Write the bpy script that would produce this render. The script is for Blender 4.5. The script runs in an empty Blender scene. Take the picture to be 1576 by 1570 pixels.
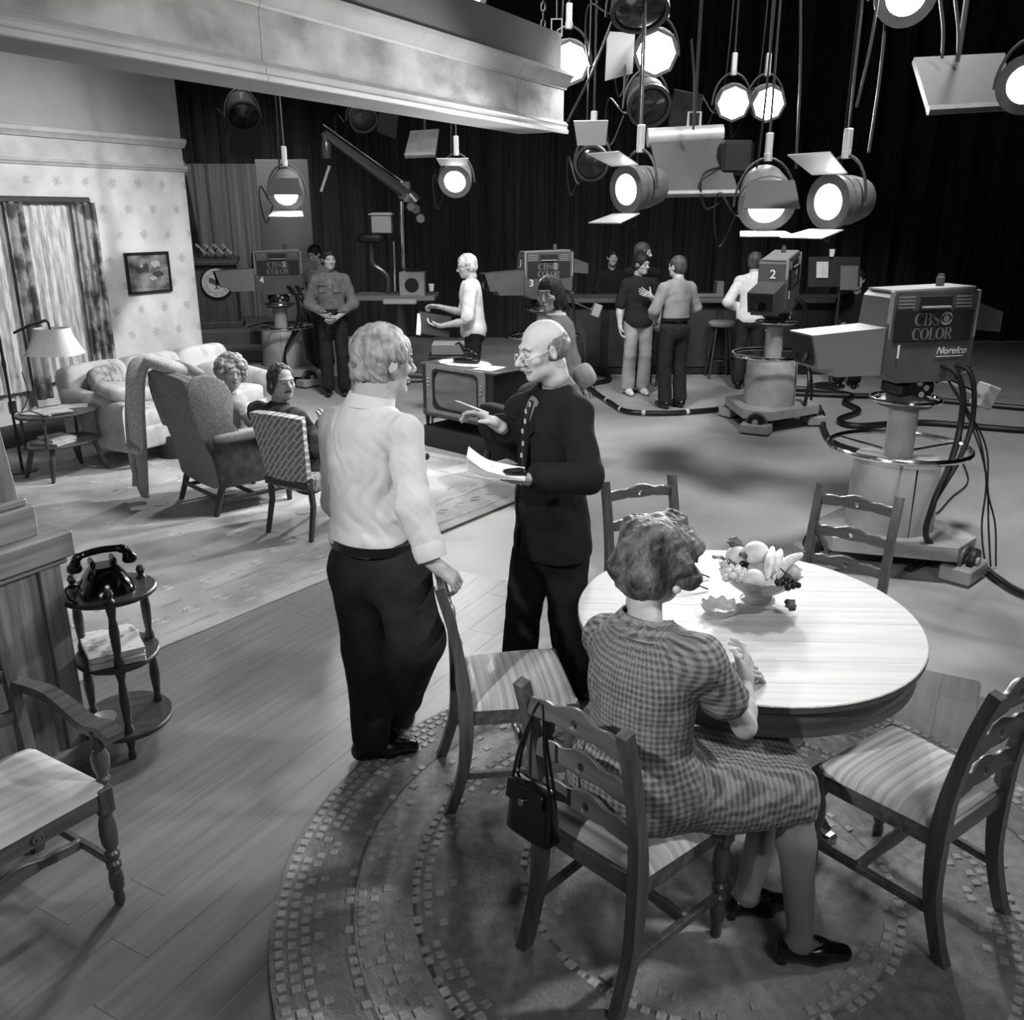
import bpy, bmesh, math, random
import numpy as np
from mathutils import Vector, Matrix, Euler

random.seed(7)
rng = np.random.default_rng(7)
scene = bpy.context.scene
COL = scene.collection
PI = math.pi
def R(d): return math.radians(d)

# ------------------------------------------------------------------ camera
CAM_H, PITCH, FPX = 2.15, R(18.2), 1380.0
cam_data = bpy.data.cameras.new('camera'); cam = bpy.data.objects.new('camera', cam_data); COL.objects.link(cam)
cam.location = (0, 0, CAM_H); cam.rotation_euler = (PI/2 - PITCH, 0, 0)
cam_data.sensor_width = 36.0; cam_data.lens = 36.0*FPX/1576.0; cam_data.clip_start = .05; cam_data.clip_end = 200
scene.camera = cam
CP, SP = math.cos(PITCH), math.sin(PITCH)
def ray(u, v):
    r, p = (u-788)/FPX, (785-v)/FPX
    return Vector((r, CP+p*SP, -SP+p*CP))
def G(u, v, z=0.0):                      # where the sight line of a photograph point meets height z
    d = ray(u, v); t = (z-CAM_H)/d.z
    return Vector((d.x*t, d.y*t, z))
def P(u, v, y):                          # where it meets depth y
    d = ray(u, v); t = y/d.y
    return Vector((d.x*t, y, CAM_H+d.z*t))

# ------------------------------------------------------------------ world, exposure, studio lights
world = bpy.data.worlds.new('studio_dark'); scene.world = world; world.use_nodes = True
world.node_tree.nodes['Background'].inputs[0].default_value = (1, 1, 1, 1)
world.node_tree.nodes['Background'].inputs[1].default_value = 0.065
vs = scene.view_settings
vs.view_transform = 'Standard'; vs.look = 'None'; vs.gamma = 1.0; vs.use_curve_mapping = False; vs.exposure = 0.15
scene.cycles.use_denoising = True
scene.cycles.max_bounces = 6
scene.cycles.sample_clamp_indirect = 6

def spot(name, loc, tgt, power, angle=50, blend=.5, radius=.12):
    l = bpy.data.lights.new(name, 'SPOT'); l.energy = power; l.spot_size = R(angle); l.spot_blend = blend; l.shadow_soft_size = radius
    o = bpy.data.objects.new(name, l); COL.objects.link(o); o.location = loc
    o.rotation_euler = (Vector(tgt)-Vector(loc)).to_track_quat('-Z', 'Y').to_euler()
    return o
# grid lamps beyond the frame, together with unseen spots added for brightness
spot('studio_lamp_table_key', (-2.3, -.3, 3.6), (.9, 3.6, .8), 580, 31, .55, .08)
spot('studio_lamp_right_key', (5.2, 2.9, 4.6), (.0, 3.4, 1.2), 900, 40, .6, .22)
spot('studio_lamp_room_key', (2.4, 9.6, 4.9), (-3.2, 7.6, .9), 1550, 62, .6, .2)
spot('added_room_fill', (-.2, 6.4, 5.2), (-3.4, 8.2, .8), 620, 75, .7, .5)  # added fill without a fixture, lifts the living room and its rug
spot('studio_lamp_back', (3.8, 8.0, 5.2), (.4, 3.6, .8), 430, 50, .6, .25)
spot('studio_lamp_back_left', (-.6, 8.6, 5.2), (.3, 3.8, .8), 400, 50, .6, .25)
spot('added_front_fill', (2.2, -2.6, 5.2), (.2, 4.0, .4), 290, 80, .8, .9)  # unseen fill added from the camera side to lift the foreground
spot('added_floor_spot', (2.6, 4.6, 6.4), (3.0, 8.6, 0), 1500, 80, .8, .4)  # added spot, brightens the studio floor at the right
spot('added_far_spot', (-.5, 7.0, 6.0), (-.2, 11.6, 1.0), 950, 80, .8, .4)  # added to brighten the people at the back, no fixture there
spot('added_far_right_spot', (3.2, 8.0, 6.0), (1.8, 11.2, 1.0), 520, 60, .8, .4)  # another added spot for the far crew, on the right
spot('studio_lamp_left_front', (-1.4, 4.9, 4.8), (.5, 9.0, 1.2), 560, 60, .7, .2)
spot('added_face_spot', (-1.0, 1.2, 4.2), (.12, 3.66, 1.5), 320, 17, .5, .1)  # narrow unseen spot added only to brighten the bald man's face
spot('studio_lamp_room_side', (2.0, 7.5, 4.2), (-1.9, 6.6, 1.0), 620, 34, .6, .15)
spot('added_stage_spot', (-3.2, 11.6, 5.6), (-4.9, 15.8, 1.4), 600, 60, .8, .4)  # added unseen spot that lifts the lectern and drapes

# ------------------------------------------------------------------ materials
def lin(v): return ((v+.055)/1.055)**2.4 if v > .04045 else v/12.92
_M = {}
def M(name, v=.5, rough=.6, spec=.3, metal=0.0, tex=None, v2=None, scale=8.0, stretch=(1, 1, 1), detail=4.0, bump=0.0, bscale=60.0, bstretch=None, emit=0.0, trans=0.0, coat=0.0, alpha=1.0, sheen=0.0, lo=.35, hi=.65):
    if name in _M: return _M[name]
    m = bpy.data.materials.new(name); _M[name] = m; m.use_nodes = True
    nt = m.node_tree; N = nt.nodes; L = nt.links; b = N['Principled BSDF']
    c = lin(v); b.inputs['Base Color'].default_value = (c, c, c, 1)
    b.inputs['Roughness'].default_value = rough; b.inputs['Specular IOR Level'].default_value = spec; b.inputs['Metallic'].default_value = metal
    b.inputs['Transmission Weight'].default_value = trans; b.inputs['Coat Weight'].default_value = coat; b.inputs['Alpha'].default_value = alpha
    b.inputs['Sheen Weight'].default_value = sheen
    if emit:
        b.inputs['Emission Color'].default_value = (1, 1, 1, 1); b.inputs['Emission Strength'].default_value = emit
    tc = N.new('ShaderNodeTexCoord')
    def mapped(st):
        mp = N.new('ShaderNodeMapping'); mp.inputs['Scale'].default_value = st; L.new(tc.outputs['Object'], mp.inputs['Vector']); return mp.outputs[0]
    if tex:
        c2 = lin(v2 if v2 is not None else v*.8)
        ramp = N.new('ShaderNodeValToRGB'); ramp.color_ramp.elements[0].color = (c2, c2, c2, 1); ramp.color_ramp.elements[1].color = (c, c, c, 1)
        ramp.color_ramp.elements[0].position = lo; ramp.color_ramp.elements[1].position = hi
        vec = mapped(stretch)
        if tex == 'noise':
            t = N.new('ShaderNodeTexNoise'); t.inputs['Scale'].default_value = scale; t.inputs['Detail'].default_value = detail
            L.new(vec, t.inputs['Vector']); L.new(t.outputs['Fac'], ramp.inputs[0])
        elif tex == 'voronoi':
            t = N.new('ShaderNodeTexVoronoi'); t.inputs['Scale'].default_value = scale
            L.new(vec, t.inputs['Vector']); L.new(t.outputs['Distance'], ramp.inputs[0])
        elif tex == 'checker':
            t = N.new('ShaderNodeTexChecker'); t.inputs['Scale'].default_value = scale
            L.new(vec, t.inputs['Vector']); L.new(t.outputs['Fac'], ramp.inputs[0])
        elif tex == 'attr':
            t = N.new('ShaderNodeAttribute'); t.attribute_name = 'tone'; L.new(t.outputs['Fac'], ramp.inputs[0])
        L.new(ramp.outputs[0], b.inputs['Base Color'])
    if bump:
        t = N.new('ShaderNodeTexNoise'); t.inputs['Scale'].default_value = bscale; t.inputs['Detail'].default_value = 3
        L.new(mapped(bstretch or (1, 1, 1)), t.inputs['Vector'])
        bp = N.new('ShaderNodeBump'); bp.inputs['Strength'].default_value = bump; bp.inputs['Distance'].default_value = .01
        L.new(t.outputs['Fac'], bp.inputs['Height']); L.new(bp.outputs[0], b.inputs['Normal'])
    return m
def wood(name, v, v2, axis='z', rough=.4, scale=6, spec=.4, coat=0.0, bump=.08):
    st = {'x': (.5, 7, 7), 'y': (7, .5, 7), 'z': (7, 7, .5)}[axis]
    return M(name, v, rough, spec, tex='noise', v2=v2, scale=scale, stretch=st, detail=6, bump=bump, bscale=14, bstretch=st, coat=coat, lo=.3, hi=.7)

# ------------------------------------------------------------------ mesh helpers
class B:
    def __init__(s): s.v = []; s.f = []
    def add(s, vs_, fs):
        n = len(s.v); s.v += [tuple(p) for p in vs_]; s.f += [tuple(i+n for i in f) for f in fs]; return s
    def box(s, c, size, rot=None, bev=0.0, taper=1.0):
        hx, hy, hz = size[0]/2, size[1]/2, size[2]/2; c = Vector(c)
        b = min(bev, hx*.9, hy*.9, hz*.9)
        rm = rot if isinstance(rot, Matrix) else (Euler(rot).to_matrix() if rot else None)
        if b <= 0:
            pts = [(-hx, -hy, -hz), (hx, -hy, -hz), (hx, hy, -hz), (-hx, hy, -hz), (-hx, -hy, hz), (hx, -hy, hz), (hx, hy, hz), (-hx, hy, hz)]
            fs = [(3, 2, 1, 0), (4, 5, 6, 7), (0, 1, 5, 4), (1, 2, 6, 5), (2, 3, 7, 6), (3, 0, 4, 7)]
        else:
            pts = []; idx = {}
            for sx in (-1, 1):
                for sy in (-1, 1):
                    for sz in (-1, 1):
                        for a in range(3):
                            p = [sx*(hx-b), sy*(hy-b), sz*(hz-b)]; p[a] = (sx, sy, sz)[a]*(hx, hy, hz)[a]
                            idx[(sx, sy, sz, a)] = len(pts); pts.append(tuple(p))
            fs = []
            for a in range(3):
                o = [i for i in range(3) if i != a]
                for sg in (-1, 1):
                    q = []
                    for e, g in ((-1, -1), (1, -1), (1, 1), (-1, 1)):
                        k = [0, 0, 0]; k[a] = sg; k[o[0]] = e; k[o[1]] = g; q.append(idx[(k[0], k[1], k[2], a)])
                    fs.append(q)
                for e in (-1, 1):
                    for g in (-1, 1):
                        k0 = [0, 0, 0]; k0[o[0]] = e; k0[o[1]] = g; k1 = list(k0); k0[a] = -1; k1[a] = 1
                        fs.append([idx[(*k0, o[0])], idx[(*k1, o[0])], idx[(*k1, o[1])], idx[(*k0, o[1])]])
            for sx in (-1, 1):
                for sy in (-1, 1):
                    for sz in (-1, 1): fs.append([idx[(sx, sy, sz, 0)], idx[(sx, sy, sz, 1)], idx[(sx, sy, sz, 2)]])
        out = []
        for p in pts:
            k = taper if p[2] > 0 else 1.0
            q = Vector((p[0]*k, p[1]*k, p[2]))
            if rm: q = rm @ q
            out.append(c+q)
        return s.add(out, fs)
    def tube(s, pts, r, seg=8, closed=False, cap=True):
        pts = [Vector(p) for p in pts]; n = len(pts)
        rs = r if isinstance(r, (list, tuple)) else [r]*n
        vs_ = []; prev = None
        for i, p in enumerate(pts):
            if closed: t = pts[(i+1) % n]-pts[i-1]
            else: t = pts[min(i+1, n-1)]-pts[max(i-1, 0)]
            if t.length < 1e-9: t = Vector((0, 0, 1))
            t.normalize()
            if prev is None:
                a = Vector((0, 0, 1)) if abs(t.z) < .9 else Vector((1, 0, 0)); nn = t.cross(a).normalized()
            else:
                nn = prev-t*prev.dot(t)
                nn = nn.normalized() if nn.length > 1e-6 else t.orthogonal().normalized()
            prev = nn; bb = t.cross(nn)
            for k in range(seg):
                an = 2*PI*k/seg; vs_.append(p+(nn*math.cos(an)+bb*math.sin(an))*rs[i])
        fs = []
        m = n if closed else n-1
        for i in range(m):
            for k in range(seg):
                a = i*seg+k; b2 = i*seg+(k+1) % seg; j = (i+1) % n
                fs.append((a, b2, j*seg+(k+1) % seg, j*seg+k))
        if cap and not closed:
            fs.append(tuple(range(seg))[::-1]); fs.append(tuple((n-1)*seg+k for k in range(seg)))
        return s.add(vs_, fs)
    def ribbon(s, pts, w, d, U=(1, 0, 0)):
        pts = [Vector(p) for p in pts]; n = len(pts); U = Vector(U).normalized()
        ws = w if isinstance(w, (list, tuple)) else [w]*n; ds = d if isinstance(d, (list, tuple)) else [d]*n
        vs_ = []
        for i, p in enumerate(pts):
            t = (pts[min(i+1, n-1)]-pts[max(i-1, 0)]).normalized(); nn = U.cross(t).normalized(); u2 = U
            for a, b2 in ((-1, -1), (1, -1), (1, 1), (-1, 1)): vs_.append(p+u2*(a*ws[i]/2)+nn*(b2*ds[i]/2))
        fs = [(3, 2, 1, 0)]+[tuple((n-1)*4+k for k in range(4))]
        for i in range(n-1):
            for k in range(4): fs.append((i*4+k, i*4+(k+1) % 4, i*4+4+(k+1) % 4, i*4+4+k))
        return s.add(vs_, fs)
    def lathe(s, prof, c=(0, 0, 0), seg=24, axis=None, sx=1.0, sy=1.0):
        c = Vector(c); q = axis if axis is not None else None
        vs_ = []; n = len(prof)
        for (r, z) in prof:
            for k in range(seg):
                a = 2*PI*k/seg; p = Vector((r*math.cos(a)*sx, r*math.sin(a)*sy, z))
                vs_.append(c+(q @ p if q is not None else p))
        fs = []
        for i in range(n-1):
            for k in range(seg): fs.append((i*seg+k, i*seg+(k+1) % seg, (i+1)*seg+(k+1) % seg, (i+1)*seg+k))
        if prof[0][0] > 1e-6: fs.append(tuple(range(seg))[::-1])
        if prof[-1][0] > 1e-6: fs.append(tuple((n-1)*seg+k for k in range(seg)))
        return s.add(vs_, fs)
    def prism(s, poly, h, M4=None):                    # polygon in xy, thickness h along z (centred)
        n = len(poly); vs_ = [Vector((x, y, -h/2)) for x, y in poly]+[Vector((x, y, h/2)) for x, y in poly]
        if M4 is not None: vs_ = [M4 @ p for p in vs_]
        fs = [tuple(range(n))[::-1], tuple(range(n, 2*n))]+[(i, (i+1) % n, n+(i+1) % n, n+i) for i in range(n)]
        return s.add(vs_, fs)
    def grid(s, fn, nu, nv, thick=0.0, closed_u=False):  # fn(i/nu, j/nv) -> point
        vs_ = []; fs = []
        for j in range(nv+1):
            for i in range(nu+1): vs_.append(Vector(fn(i/nu, j/nv)))
        w = nu+1
        for j in range(nv):
            for i in range(nu): fs.append((j*w+i, j*w+i+1, (j+1)*w+i+1, (j+1)*w+i))
        if thick:
            nrm = [Vector() for _ in vs_]
            for f in fs:
                nf = (vs_[f[1]]-vs_[f[0]]).cross(vs_[f[3]]-vs_[f[0]])
                for i in f: nrm[i] += nf
            m = len(vs_); vs_ += [p-n.normalized()*thick if n.length > 0 else p for p, n in zip(vs_[:m], nrm)]
            fs += [tuple(i+m for i in f[::-1]) for f in fs]
            bd = [j*w for j in range(nv+1)][::-1]+[i for i in range(1, w)]+[j*w+nu for j in range(1, nv+1)]+[nv*w+i for i in range(nu-1, 0, -1)]
            L_ = len(bd)
            for k in range(L_):
                a, b2 = bd[k], bd[(k+1) % L_]; fs.append((b2, a, a+m, b2+m))
        return s.add(vs_, fs)
    def put(s, name, mat, parent=None, smooth=35, M4=None):
        me = bpy.data.meshes.new(name); me.from_pydata([tuple(p) for p in s.v], [], s.f)
        if M4 is not None: me.transform(M4)
        bm = bmesh.new(); bm.from_mesh(me); bmesh.ops.recalc_face_normals(bm, faces=bm.faces)
        if smooth:
            for e in bm.edges:
                e.smooth = len(e.link_faces) == 2 and e.calc_face_angle(0) < R(smooth)
            for f in bm.faces: f.smooth = True
        bm.to_mesh(me); bm.free(); me.materials.append(mat)
        o = bpy.data.objects.new(name, me); COL.objects.link(o)
        if parent: o.parent = parent
        return o
def raw(name, v, f, mat, parent=None, smooth=True):
    me = bpy.data.meshes.new(name)
    v = np.asarray(v, np.float32); f = np.asarray(f, np.int32); n, k = f.shape
    me.vertices.add(len(v)); me.vertices.foreach_set('co', v.ravel())
    me.loops.add(n*k); me.loops.foreach_set('vertex_index', f.ravel())
    me.polygons.add(n); me.polygons.foreach_set('loop_start', np.arange(0, n*k, k, dtype=np.int32))
    me.update(calc_edges=True); me.validate()
    if smooth: me.polygons.foreach_set('use_smooth', np.ones(len(me.polygons), bool))
    me.materials.append(mat)
    o = bpy.data.objects.new(name, me); COL.objects.link(o)
    if parent: o.parent = parent
    return o
def tag(o, label=None, cat=None, group=None, kind=None):
    if label: o['label'] = label
    if cat: o['category'] = cat
    if group: o['group'] = group
    if kind: o['kind'] = kind
    return o
def thing(name, label, cat, loc=(0, 0, 0), rz=0.0, group=None):
    o = bpy.data.objects.new(name, None); COL.objects.link(o); o.location = loc; o.rotation_euler = (0, 0, rz); o.empty_display_size = .1
    return tag(o, label, cat, group)
def dup(root, loc, rz, label, parent=None):
    c = root.copy(); COL.objects.link(c); c.location = loc; c.rotation_euler = (0, 0, rz); c['label'] = label
    def kids(a, b):
        for ch in a.children:
            k = ch.copy(); COL.objects.link(k); k.parent = b; kids(ch, k)
    kids(root, c); return c
def outline(name, loops, thick, mat, parent, M4, bev=0.0):     # filled 2-D outline with holes, given thickness
    cu = bpy.data.curves.new(name, 'CURVE'); cu.dimensions = '2D'; cu.fill_mode = 'BOTH'; cu.extrude = thick/2-bev; cu.bevel_depth = bev; cu.bevel_resolution = 1
    for lp in loops:
        sp = cu.splines.new('POLY'); sp.points.add(len(lp)-1); sp.use_cyclic_u = True
        for p, q in zip(sp.points, lp): p.co = (q[0], q[1], 0, 1)
    o = bpy.data.objects.new(name, cu)
    me = bpy.data.meshes.new_from_object(o); bpy.data.objects.remove(o); bpy.data.curves.remove(cu)
    me.name = name; me.transform(M4); me.materials.clear(); me.materials.append(mat)
    o = bpy.data.objects.new(name, me); COL.objects.link(o); o.parent = parent
    return o
def text(name, s_, size, mat, parent, M4, shear=0.0, ext=.001, bold=0.0):
    cu = bpy.data.curves.new(name, 'FONT'); cu.body = s_; cu.size = size; cu.align_x = 'CENTER'; cu.align_y = 'CENTER'; cu.extrude = ext; cu.shear = shear; cu.offset = bold
    cu.resolution_u = 3
    o = bpy.data.objects.new(name, cu)
    me = bpy.data.meshes.new_from_object(o); bpy.data.objects.remove(o); bpy.data.curves.remove(cu)
    me.name = name; me.transform(M4); me.materials.clear(); me.materials.append(mat)
    o = bpy.data.objects.new(name, me); COL.objects.link(o); o.parent = parent
    return o
def frame(o, x, y):                                  # 4x4 from origin and two axes
    x = Vector(x).normalized(); z = x.cross(Vector(y)).normalized(); y = z.cross(x)
    m = Matrix((x, y, z)).transposed().to_4x4(); m.translation = Vector(o); return m
def aim(d):                                          # 3x3 that turns +z to d
    return Vector(d).to_track_quat('Z', 'Y').to_matrix()
def bez(pts, n=12):                                  # smooth curve through points (Catmull-Rom)
    pts = [Vector(p) for p in pts]; pts = [pts[0]*2-pts[1]]+pts+[pts[-1]*2-pts[-2]]; out = []
    for i in range(1, len(pts)-2):
        a, b, c, d = pts[i-1:i+3]
        for k in range(n):
            t = k/n
            out.append(.5*((2*b)+(c-a)*t+(2*a-5*b+4*c-d)*t*t+(3*b-a-3*c+d)*t**3))
    out.append(pts[-2]); return out

# ================================================================== SETTING
AZ = R(28.7)                                     # the set's own axes: A runs away to the right, Bx to the left wall
A = Vector((math.sin(AZ), math.cos(AZ), 0)); BX = Vector((-math.cos(AZ), math.sin(AZ), 0)); Z = Vector((0, 0, 1))
def set_frame(o): return frame(o, A, BX)         # local x along A, local y along BX

m_floor = M('studio_floor_paint', .66, .5, .3, tex='noise', v2=.58, scale=1.2, detail=6, bump=.02, bscale=30)
m_plank = [M('floor_board_%d' % i, v, .42, .35, tex='noise', v2=v-.09, scale=3.2, stretch=(.45, 9, 3), detail=7, bump=.05, bscale=18, bstretch=(.4, 8, 3), lo=.3, hi=.72) for i, v in enumerate((.50, .51, .49, .505))]
m_seam = M('board_joint', .2, .8)
def st(o): return tag(o, kind='structure')

floor = st(B().box((0, 6, -.06), (30, 34, .10)).put('floor', m_floor, smooth=0))
# boards of the dining side, laid along A
F0 = Vector((-1.75, 2.2, 0))
k = 0
for i in range(-9, 31):
    y0 = i*.165
    x = -3.6 + (i*.77 % 1.6)
    while x < 3.4:
        ln = 2.2+rng.random()*1.4
        a = max(x, -3.6); b_ = min(x+ln, 3.4)
        if b_-a > .2:
            c = F0 + A*((a+b_)/2) - BX*y0
            keep = -4.5 < c.x < 7 and -1.5 < c.y < 9
            if keep:
                o = B().box((0, 0, 0), (b_-a-.0008, .1643, .012), bev=.0007).put('floor_board', m_plank[k % 4], floor, smooth=0)
                o.matrix_world = set_frame((c.x, c.y, -.005)); k += 1
        x += ln

# ---- living-room rug
m_rug = M('room_rug_pile', .74, .9, .1, tex='noise', v2=.63, scale=3, detail=8, bump=.25, bscale=160)
m_rugd = M('rug_border_pile', .62, .9, .1, tex='noise', v2=.72, scale=9, detail=6, bump=.25, bscale=160, lo=.42, hi=.58)
rug = thing('area_rug', 'large pale area rug with faint scroll border under the wing chair', 'rug', (0, 0, 0))
e0, e1 = G(215, 1012), G(770, 782)
AR = (e1-e0).normalized(); BR = Vector((-AR.y, AR.x, 0))
rugM = frame(e0, AR, BR)
LR, WR = 5.6, 4.1
B().box((LR/2-1.6, WR/2, .006), (LR, WR, .012), bev=.004).put('pile', m_rug, rug, M4=rugM)
def rug_ring(nm, inset, w, mat, z):
    b = B(); a, c = -1.6+inset, inset; d, e = LR-1.6-inset, WR-inset
    for (x0, y0, x1, y1) in ((a, c, d, c+w), (a, e-w, d, e), (a, c+w, a+w, e-w), (d-w, c+w, d, e-w)):
        b.box(((x0+x1)/2, (y0+y1)/2, z), (x1-x0, y1-y0, .004))
    return b.put(nm, mat, rug, M4=rugM, smooth=0)
rug_ring('border_band', .10, .035, m_rugd, .0125)
rug_ring('border_band', .42, .03, m_rugd, .0125)
m_scroll = M('rug_scroll_pile', .75, .9, .1, tex='noise', v2=.72, scale=20)
sc = B()
for i in range(26):                              # raised scrolls of the border and the field
    for (cx, cy, rr) in ((-1.3+i*.2, .28, .07), (-1.2+i*.2, .62+.1*math.sin(i), .05)):
        for s_ in (0, 1):
            pts = [(cx+rr*(1-.09*q)*math.cos(q*.75+s_*PI), cy+rr*.7*(1-.09*q)*math.sin(q*.75+s_*PI), .0095) for q in range(9)]
            sc.tube(pts, .006, 4)
for i in range(110):
    cx, cy = rng.uniform(-1.2, 3.6), rng.uniform(.9, 3.7); rr = rng.uniform(.04, .11); ph = rng.uniform(0, 6)
    sc.tube([(cx+rr*(1-.09*q)*math.cos(q*.75+ph), cy+rr*.7*(1-.09*q)*math.sin(q*.75+ph), .0095) for q in range(9)], .007, 4)
tag(sc.put('scroll_pattern', m_scroll, rug, M4=rugM), kind='stuff')

# ---- braided round rug under the table
RC = Vector((.66, 2.52, 0)); RR = 1.44
brug = thing('braided_rug', 'round braided rug with rings of light stitches under the dining table', 'rug', RC)
m_br = M('braid_dark', .60, .95, .05, tex='noise', v2=.51, scale=26, bump=.5, bscale=90)
m_br2 = M('braid_mid', .66, .95, .05, tex='noise', v2=.59, scale=30, bump=.5, bscale=90)
m_st = M('braid_light', .86, .9, .1, tex='noise', v2=.74, scale=40, bump=.3, bscale=120)
prof = [(0.001, .008)]
r = .02
while r < RR-.001:
    prof += [(r, .0095), (r+.012, .012), (r+.024, .0095)]; r += .025
prof += [(RR, .005), (RR+.003, 0)]
for nm, lo_, hi_, mt in (('braid_field', 0, .62, m_br2), ('braid_field', .60, 1.0, m_br), ('braid_field', .98, 1.2, m_br2), ('braid_field', 1.18, 2, m_br)):
    pp = [p for p in prof if lo_ <= p[0] <= hi_]
    b = B(); n = len(pp); seg = 96
    vs_ = [(p[0]*math.cos(2*PI*q/seg), p[0]*math.sin(2*PI*q/seg), p[1]) for p in pp for q in range(seg)]
    fs = [(i*seg+q, i*seg+(q+1) % seg, (i+1)*seg+(q+1) % seg, (i+1)*seg+q) for i in range(n-1) for q in range(seg)]
    b.add(vs_, fs).put(nm, mt, brug)
sm = B().box((0, 0, 0), (.031, .033, .008), bev=.003).put('stitch', m_st, brug).data
bpy.data.objects.remove(bpy.data.objects['stitch'])
m_stm = M('braid_light_soft', .73, .9, .1, tex='noise', v2=.62, scale=40)
sm2 = sm.copy(); sm2.materials.clear(); sm2.materials.append(m_stm)
cand = []
for (rad, me_, dens) in ((1.415, sm, .98), (1.375, sm, .92), (1.335, sm2, .8), (1.295, sm2, .6), (1.20, sm2, .5), (1.16, sm2, .6), (1.12, sm2, .6), (1.08, sm2, .5), (1.04, sm2, .4), (.985, sm, .92), (.945, sm, .85), (.905, sm2, .5), (.86, sm2, .3), (.62, sm, .9), (.58, sm2, .6), (.54, sm2, .3)):
    n = int(2*PI*rad/.043)
    for q in range(n):
        a = 2*PI*(q+rng.random()*.12)/n+rad*3
        if rng.random() > dens*(1 if dens > .75 else .65+.35*math.sin(a*3+rad*9)): continue
        p = Vector((rad*math.cos(a), rad*math.sin(a), .011)); w = RC+p
        if w.y < 1.35: continue
        cand.append((w.y+abs(w.x-.2)*.3, p, a, me_))
cand.sort(key=lambda t: t[0])
restb = B()
for i, (d_, p, a, me_) in enumerate(cand):
    if i < 300:
        o = bpy.data.objects.new('stitch', me_); COL.objects.link(o); o.parent = brug; o.location = p; o.rotation_euler = (0, 0, a+rng.normal()*.08); s_ = .75+.3*rng.random(); o.scale = (s_, s_, 1)
    else: restb.box(p, (.028, .030, .008), rot=(0, 0, a), bev=.003)
tag(restb.put('stitch_rows', m_stm, brug), kind='stuff')

# ---- left wall with wallpaper, window, mouldings
W0 = Vector((-4.91, 8.48, 0))                    # a point on the wall plane; s runs along A
S_END, S_BEG, W_H = 2.57, -4.6, 4.5
def wl(s_, n, z): return W0 + A*s_ - BX*n + Z*z  # n = out of the wall towards the room
def wall_paper():
    m = bpy.data.materials.new('floral_wallpaper'); m.use_nodes = True; nt = m.node_tree; N = nt.nodes; L = nt.links; b = N['Principled BSDF']
    b.inputs['Roughness'].default_value = .8; b.inputs['Specular IOR Level'].default_value = .15
    tc = N.new('ShaderNodeTexCoord'); mp = N.new('ShaderNodeMapping'); L.new(tc.outputs['Object'], mp.inputs[0])
    def math_(op, a, b_=None, c=None):
        n = N.new('ShaderNodeMath'); n.operation = op
        for i, q in enumerate((a, b_, c)):
            if q is None: continue
            if isinstance(q, (int, float)): n.inputs[i].default_value = q
            else: L.new(q, n.inputs[i])
        return n.outputs[0]
    sep = N.new('ShaderNodeSeparateXYZ'); L.new(mp.outputs[0], sep.inputs[0])
    x, z = sep.outputs[0], sep.outputs[2]
    row = math_('FLOOR', math_('DIVIDE', z, .26))
    odd = math_('MULTIPLY', math_('MODULO', math_('ABSOLUTE', row), 2), .16)
    xx = math_('SUBTRACT', math_('MODULO', math_('ADD', math_('ADD', x, odd), 32.0), .32), .16)
    zz = math_('SUBTRACT', math_('MODULO', math_('ADD', z, 26.0), .26), .13)
    n1 = N.new('ShaderNodeTexNoise'); n1.inputs['Scale'].default_value = 48; n1.inputs['Detail'].default_value = 4; L.new(tc.outputs['Object'], n1.inputs['Vector'])
    d = math_('SQRT', math_('ADD', math_('MULTIPLY', xx, xx), math_('MULTIPLY', zz, zz)))
    d2 = math_('ADD', d, math_('MULTIPLY', math_('SUBTRACT', n1.outputs['Fac'], .5), .16))
    spr = math_('MAXIMUM', math_('MULTIPLY', math_('SUBTRACT', .055, d2), 34.0), 0.0)
    n2 = N.new('ShaderNodeTexNoise'); n2.inputs['Scale'].default_value = 3; n2.inputs['Detail'].default_value = 5; L.new(tc.outputs['Object'], n2.inputs['Vector'])
    r_ = N.new('ShaderNodeValToRGB'); a0, a1 = lin(.74), lin(.86)
    r_.color_ramp.elements[0].color = (a0,)*3+(1,); r_.color_ramp.elements[1].color = (a1,)*3+(1,); r_.color_ramp.elements[0].position = .3; r_.color_ramp.elements[1].position = .65
    L.new(n2.outputs['Fac'], r_.inputs[0])
    mx = N.new('ShaderNodeMix'); mx.data_type = 'RGBA'; L.new(math_('MULTIPLY', math_('MINIMUM', spr, 1.0), .5), mx.inputs[0]); L.new(r_.outputs[0], mx.inputs[6]); mx.inputs[7].default_value = (lin(.55),)*3+(1,)
    L.new(mx.outputs[2], b.inputs['Base Color']); return m
m_paper = wall_paper()
m_frieze = M('frieze_paint', .78, .8, .15, tex='noise', v2=.68, scale=4, detail=6)
m_upper = M('upper_wall_paint', .66, .85, .1, tex='noise', v2=.62, scale=2)
m_mould = M('painted_moulding', .74, .55, .3, tex='noise', v2=.68, scale=6)
m_dark = M('dark_stained_wood', .22, .45, .4, tex='noise', v2=.14, scale=8, stretch=(1, 8, 8))
WZ0, WZ1 = .60, 2.22                             # window opening
WS0, WS1 = -1.4, 1.05
wm = set_frame(W0)
def wallbox(b, s0, s1, z0, z1, th=.08): return b.box(((s0+s1)/2, th/2, (z0+z1)/2), (s1-s0, th, z1-z0))
b = B(); wallbox(b, S_BEG, WS0, 0, 2.68); wallbox(b, WS1, S_END, 0, 2.68); wallbox(b, WS0, WS1, 0, WZ0); wallbox(b, WS0, WS1, WZ1, 2.68)
wall = st(b.put('wall_left', m_paper, smooth=0)); wall.matrix_world = wm
b = B(); wallbox(b, S_BEG, S_END, 2.68, 2.92); b.put('frieze', m_frieze, wall, smooth=0)
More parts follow.
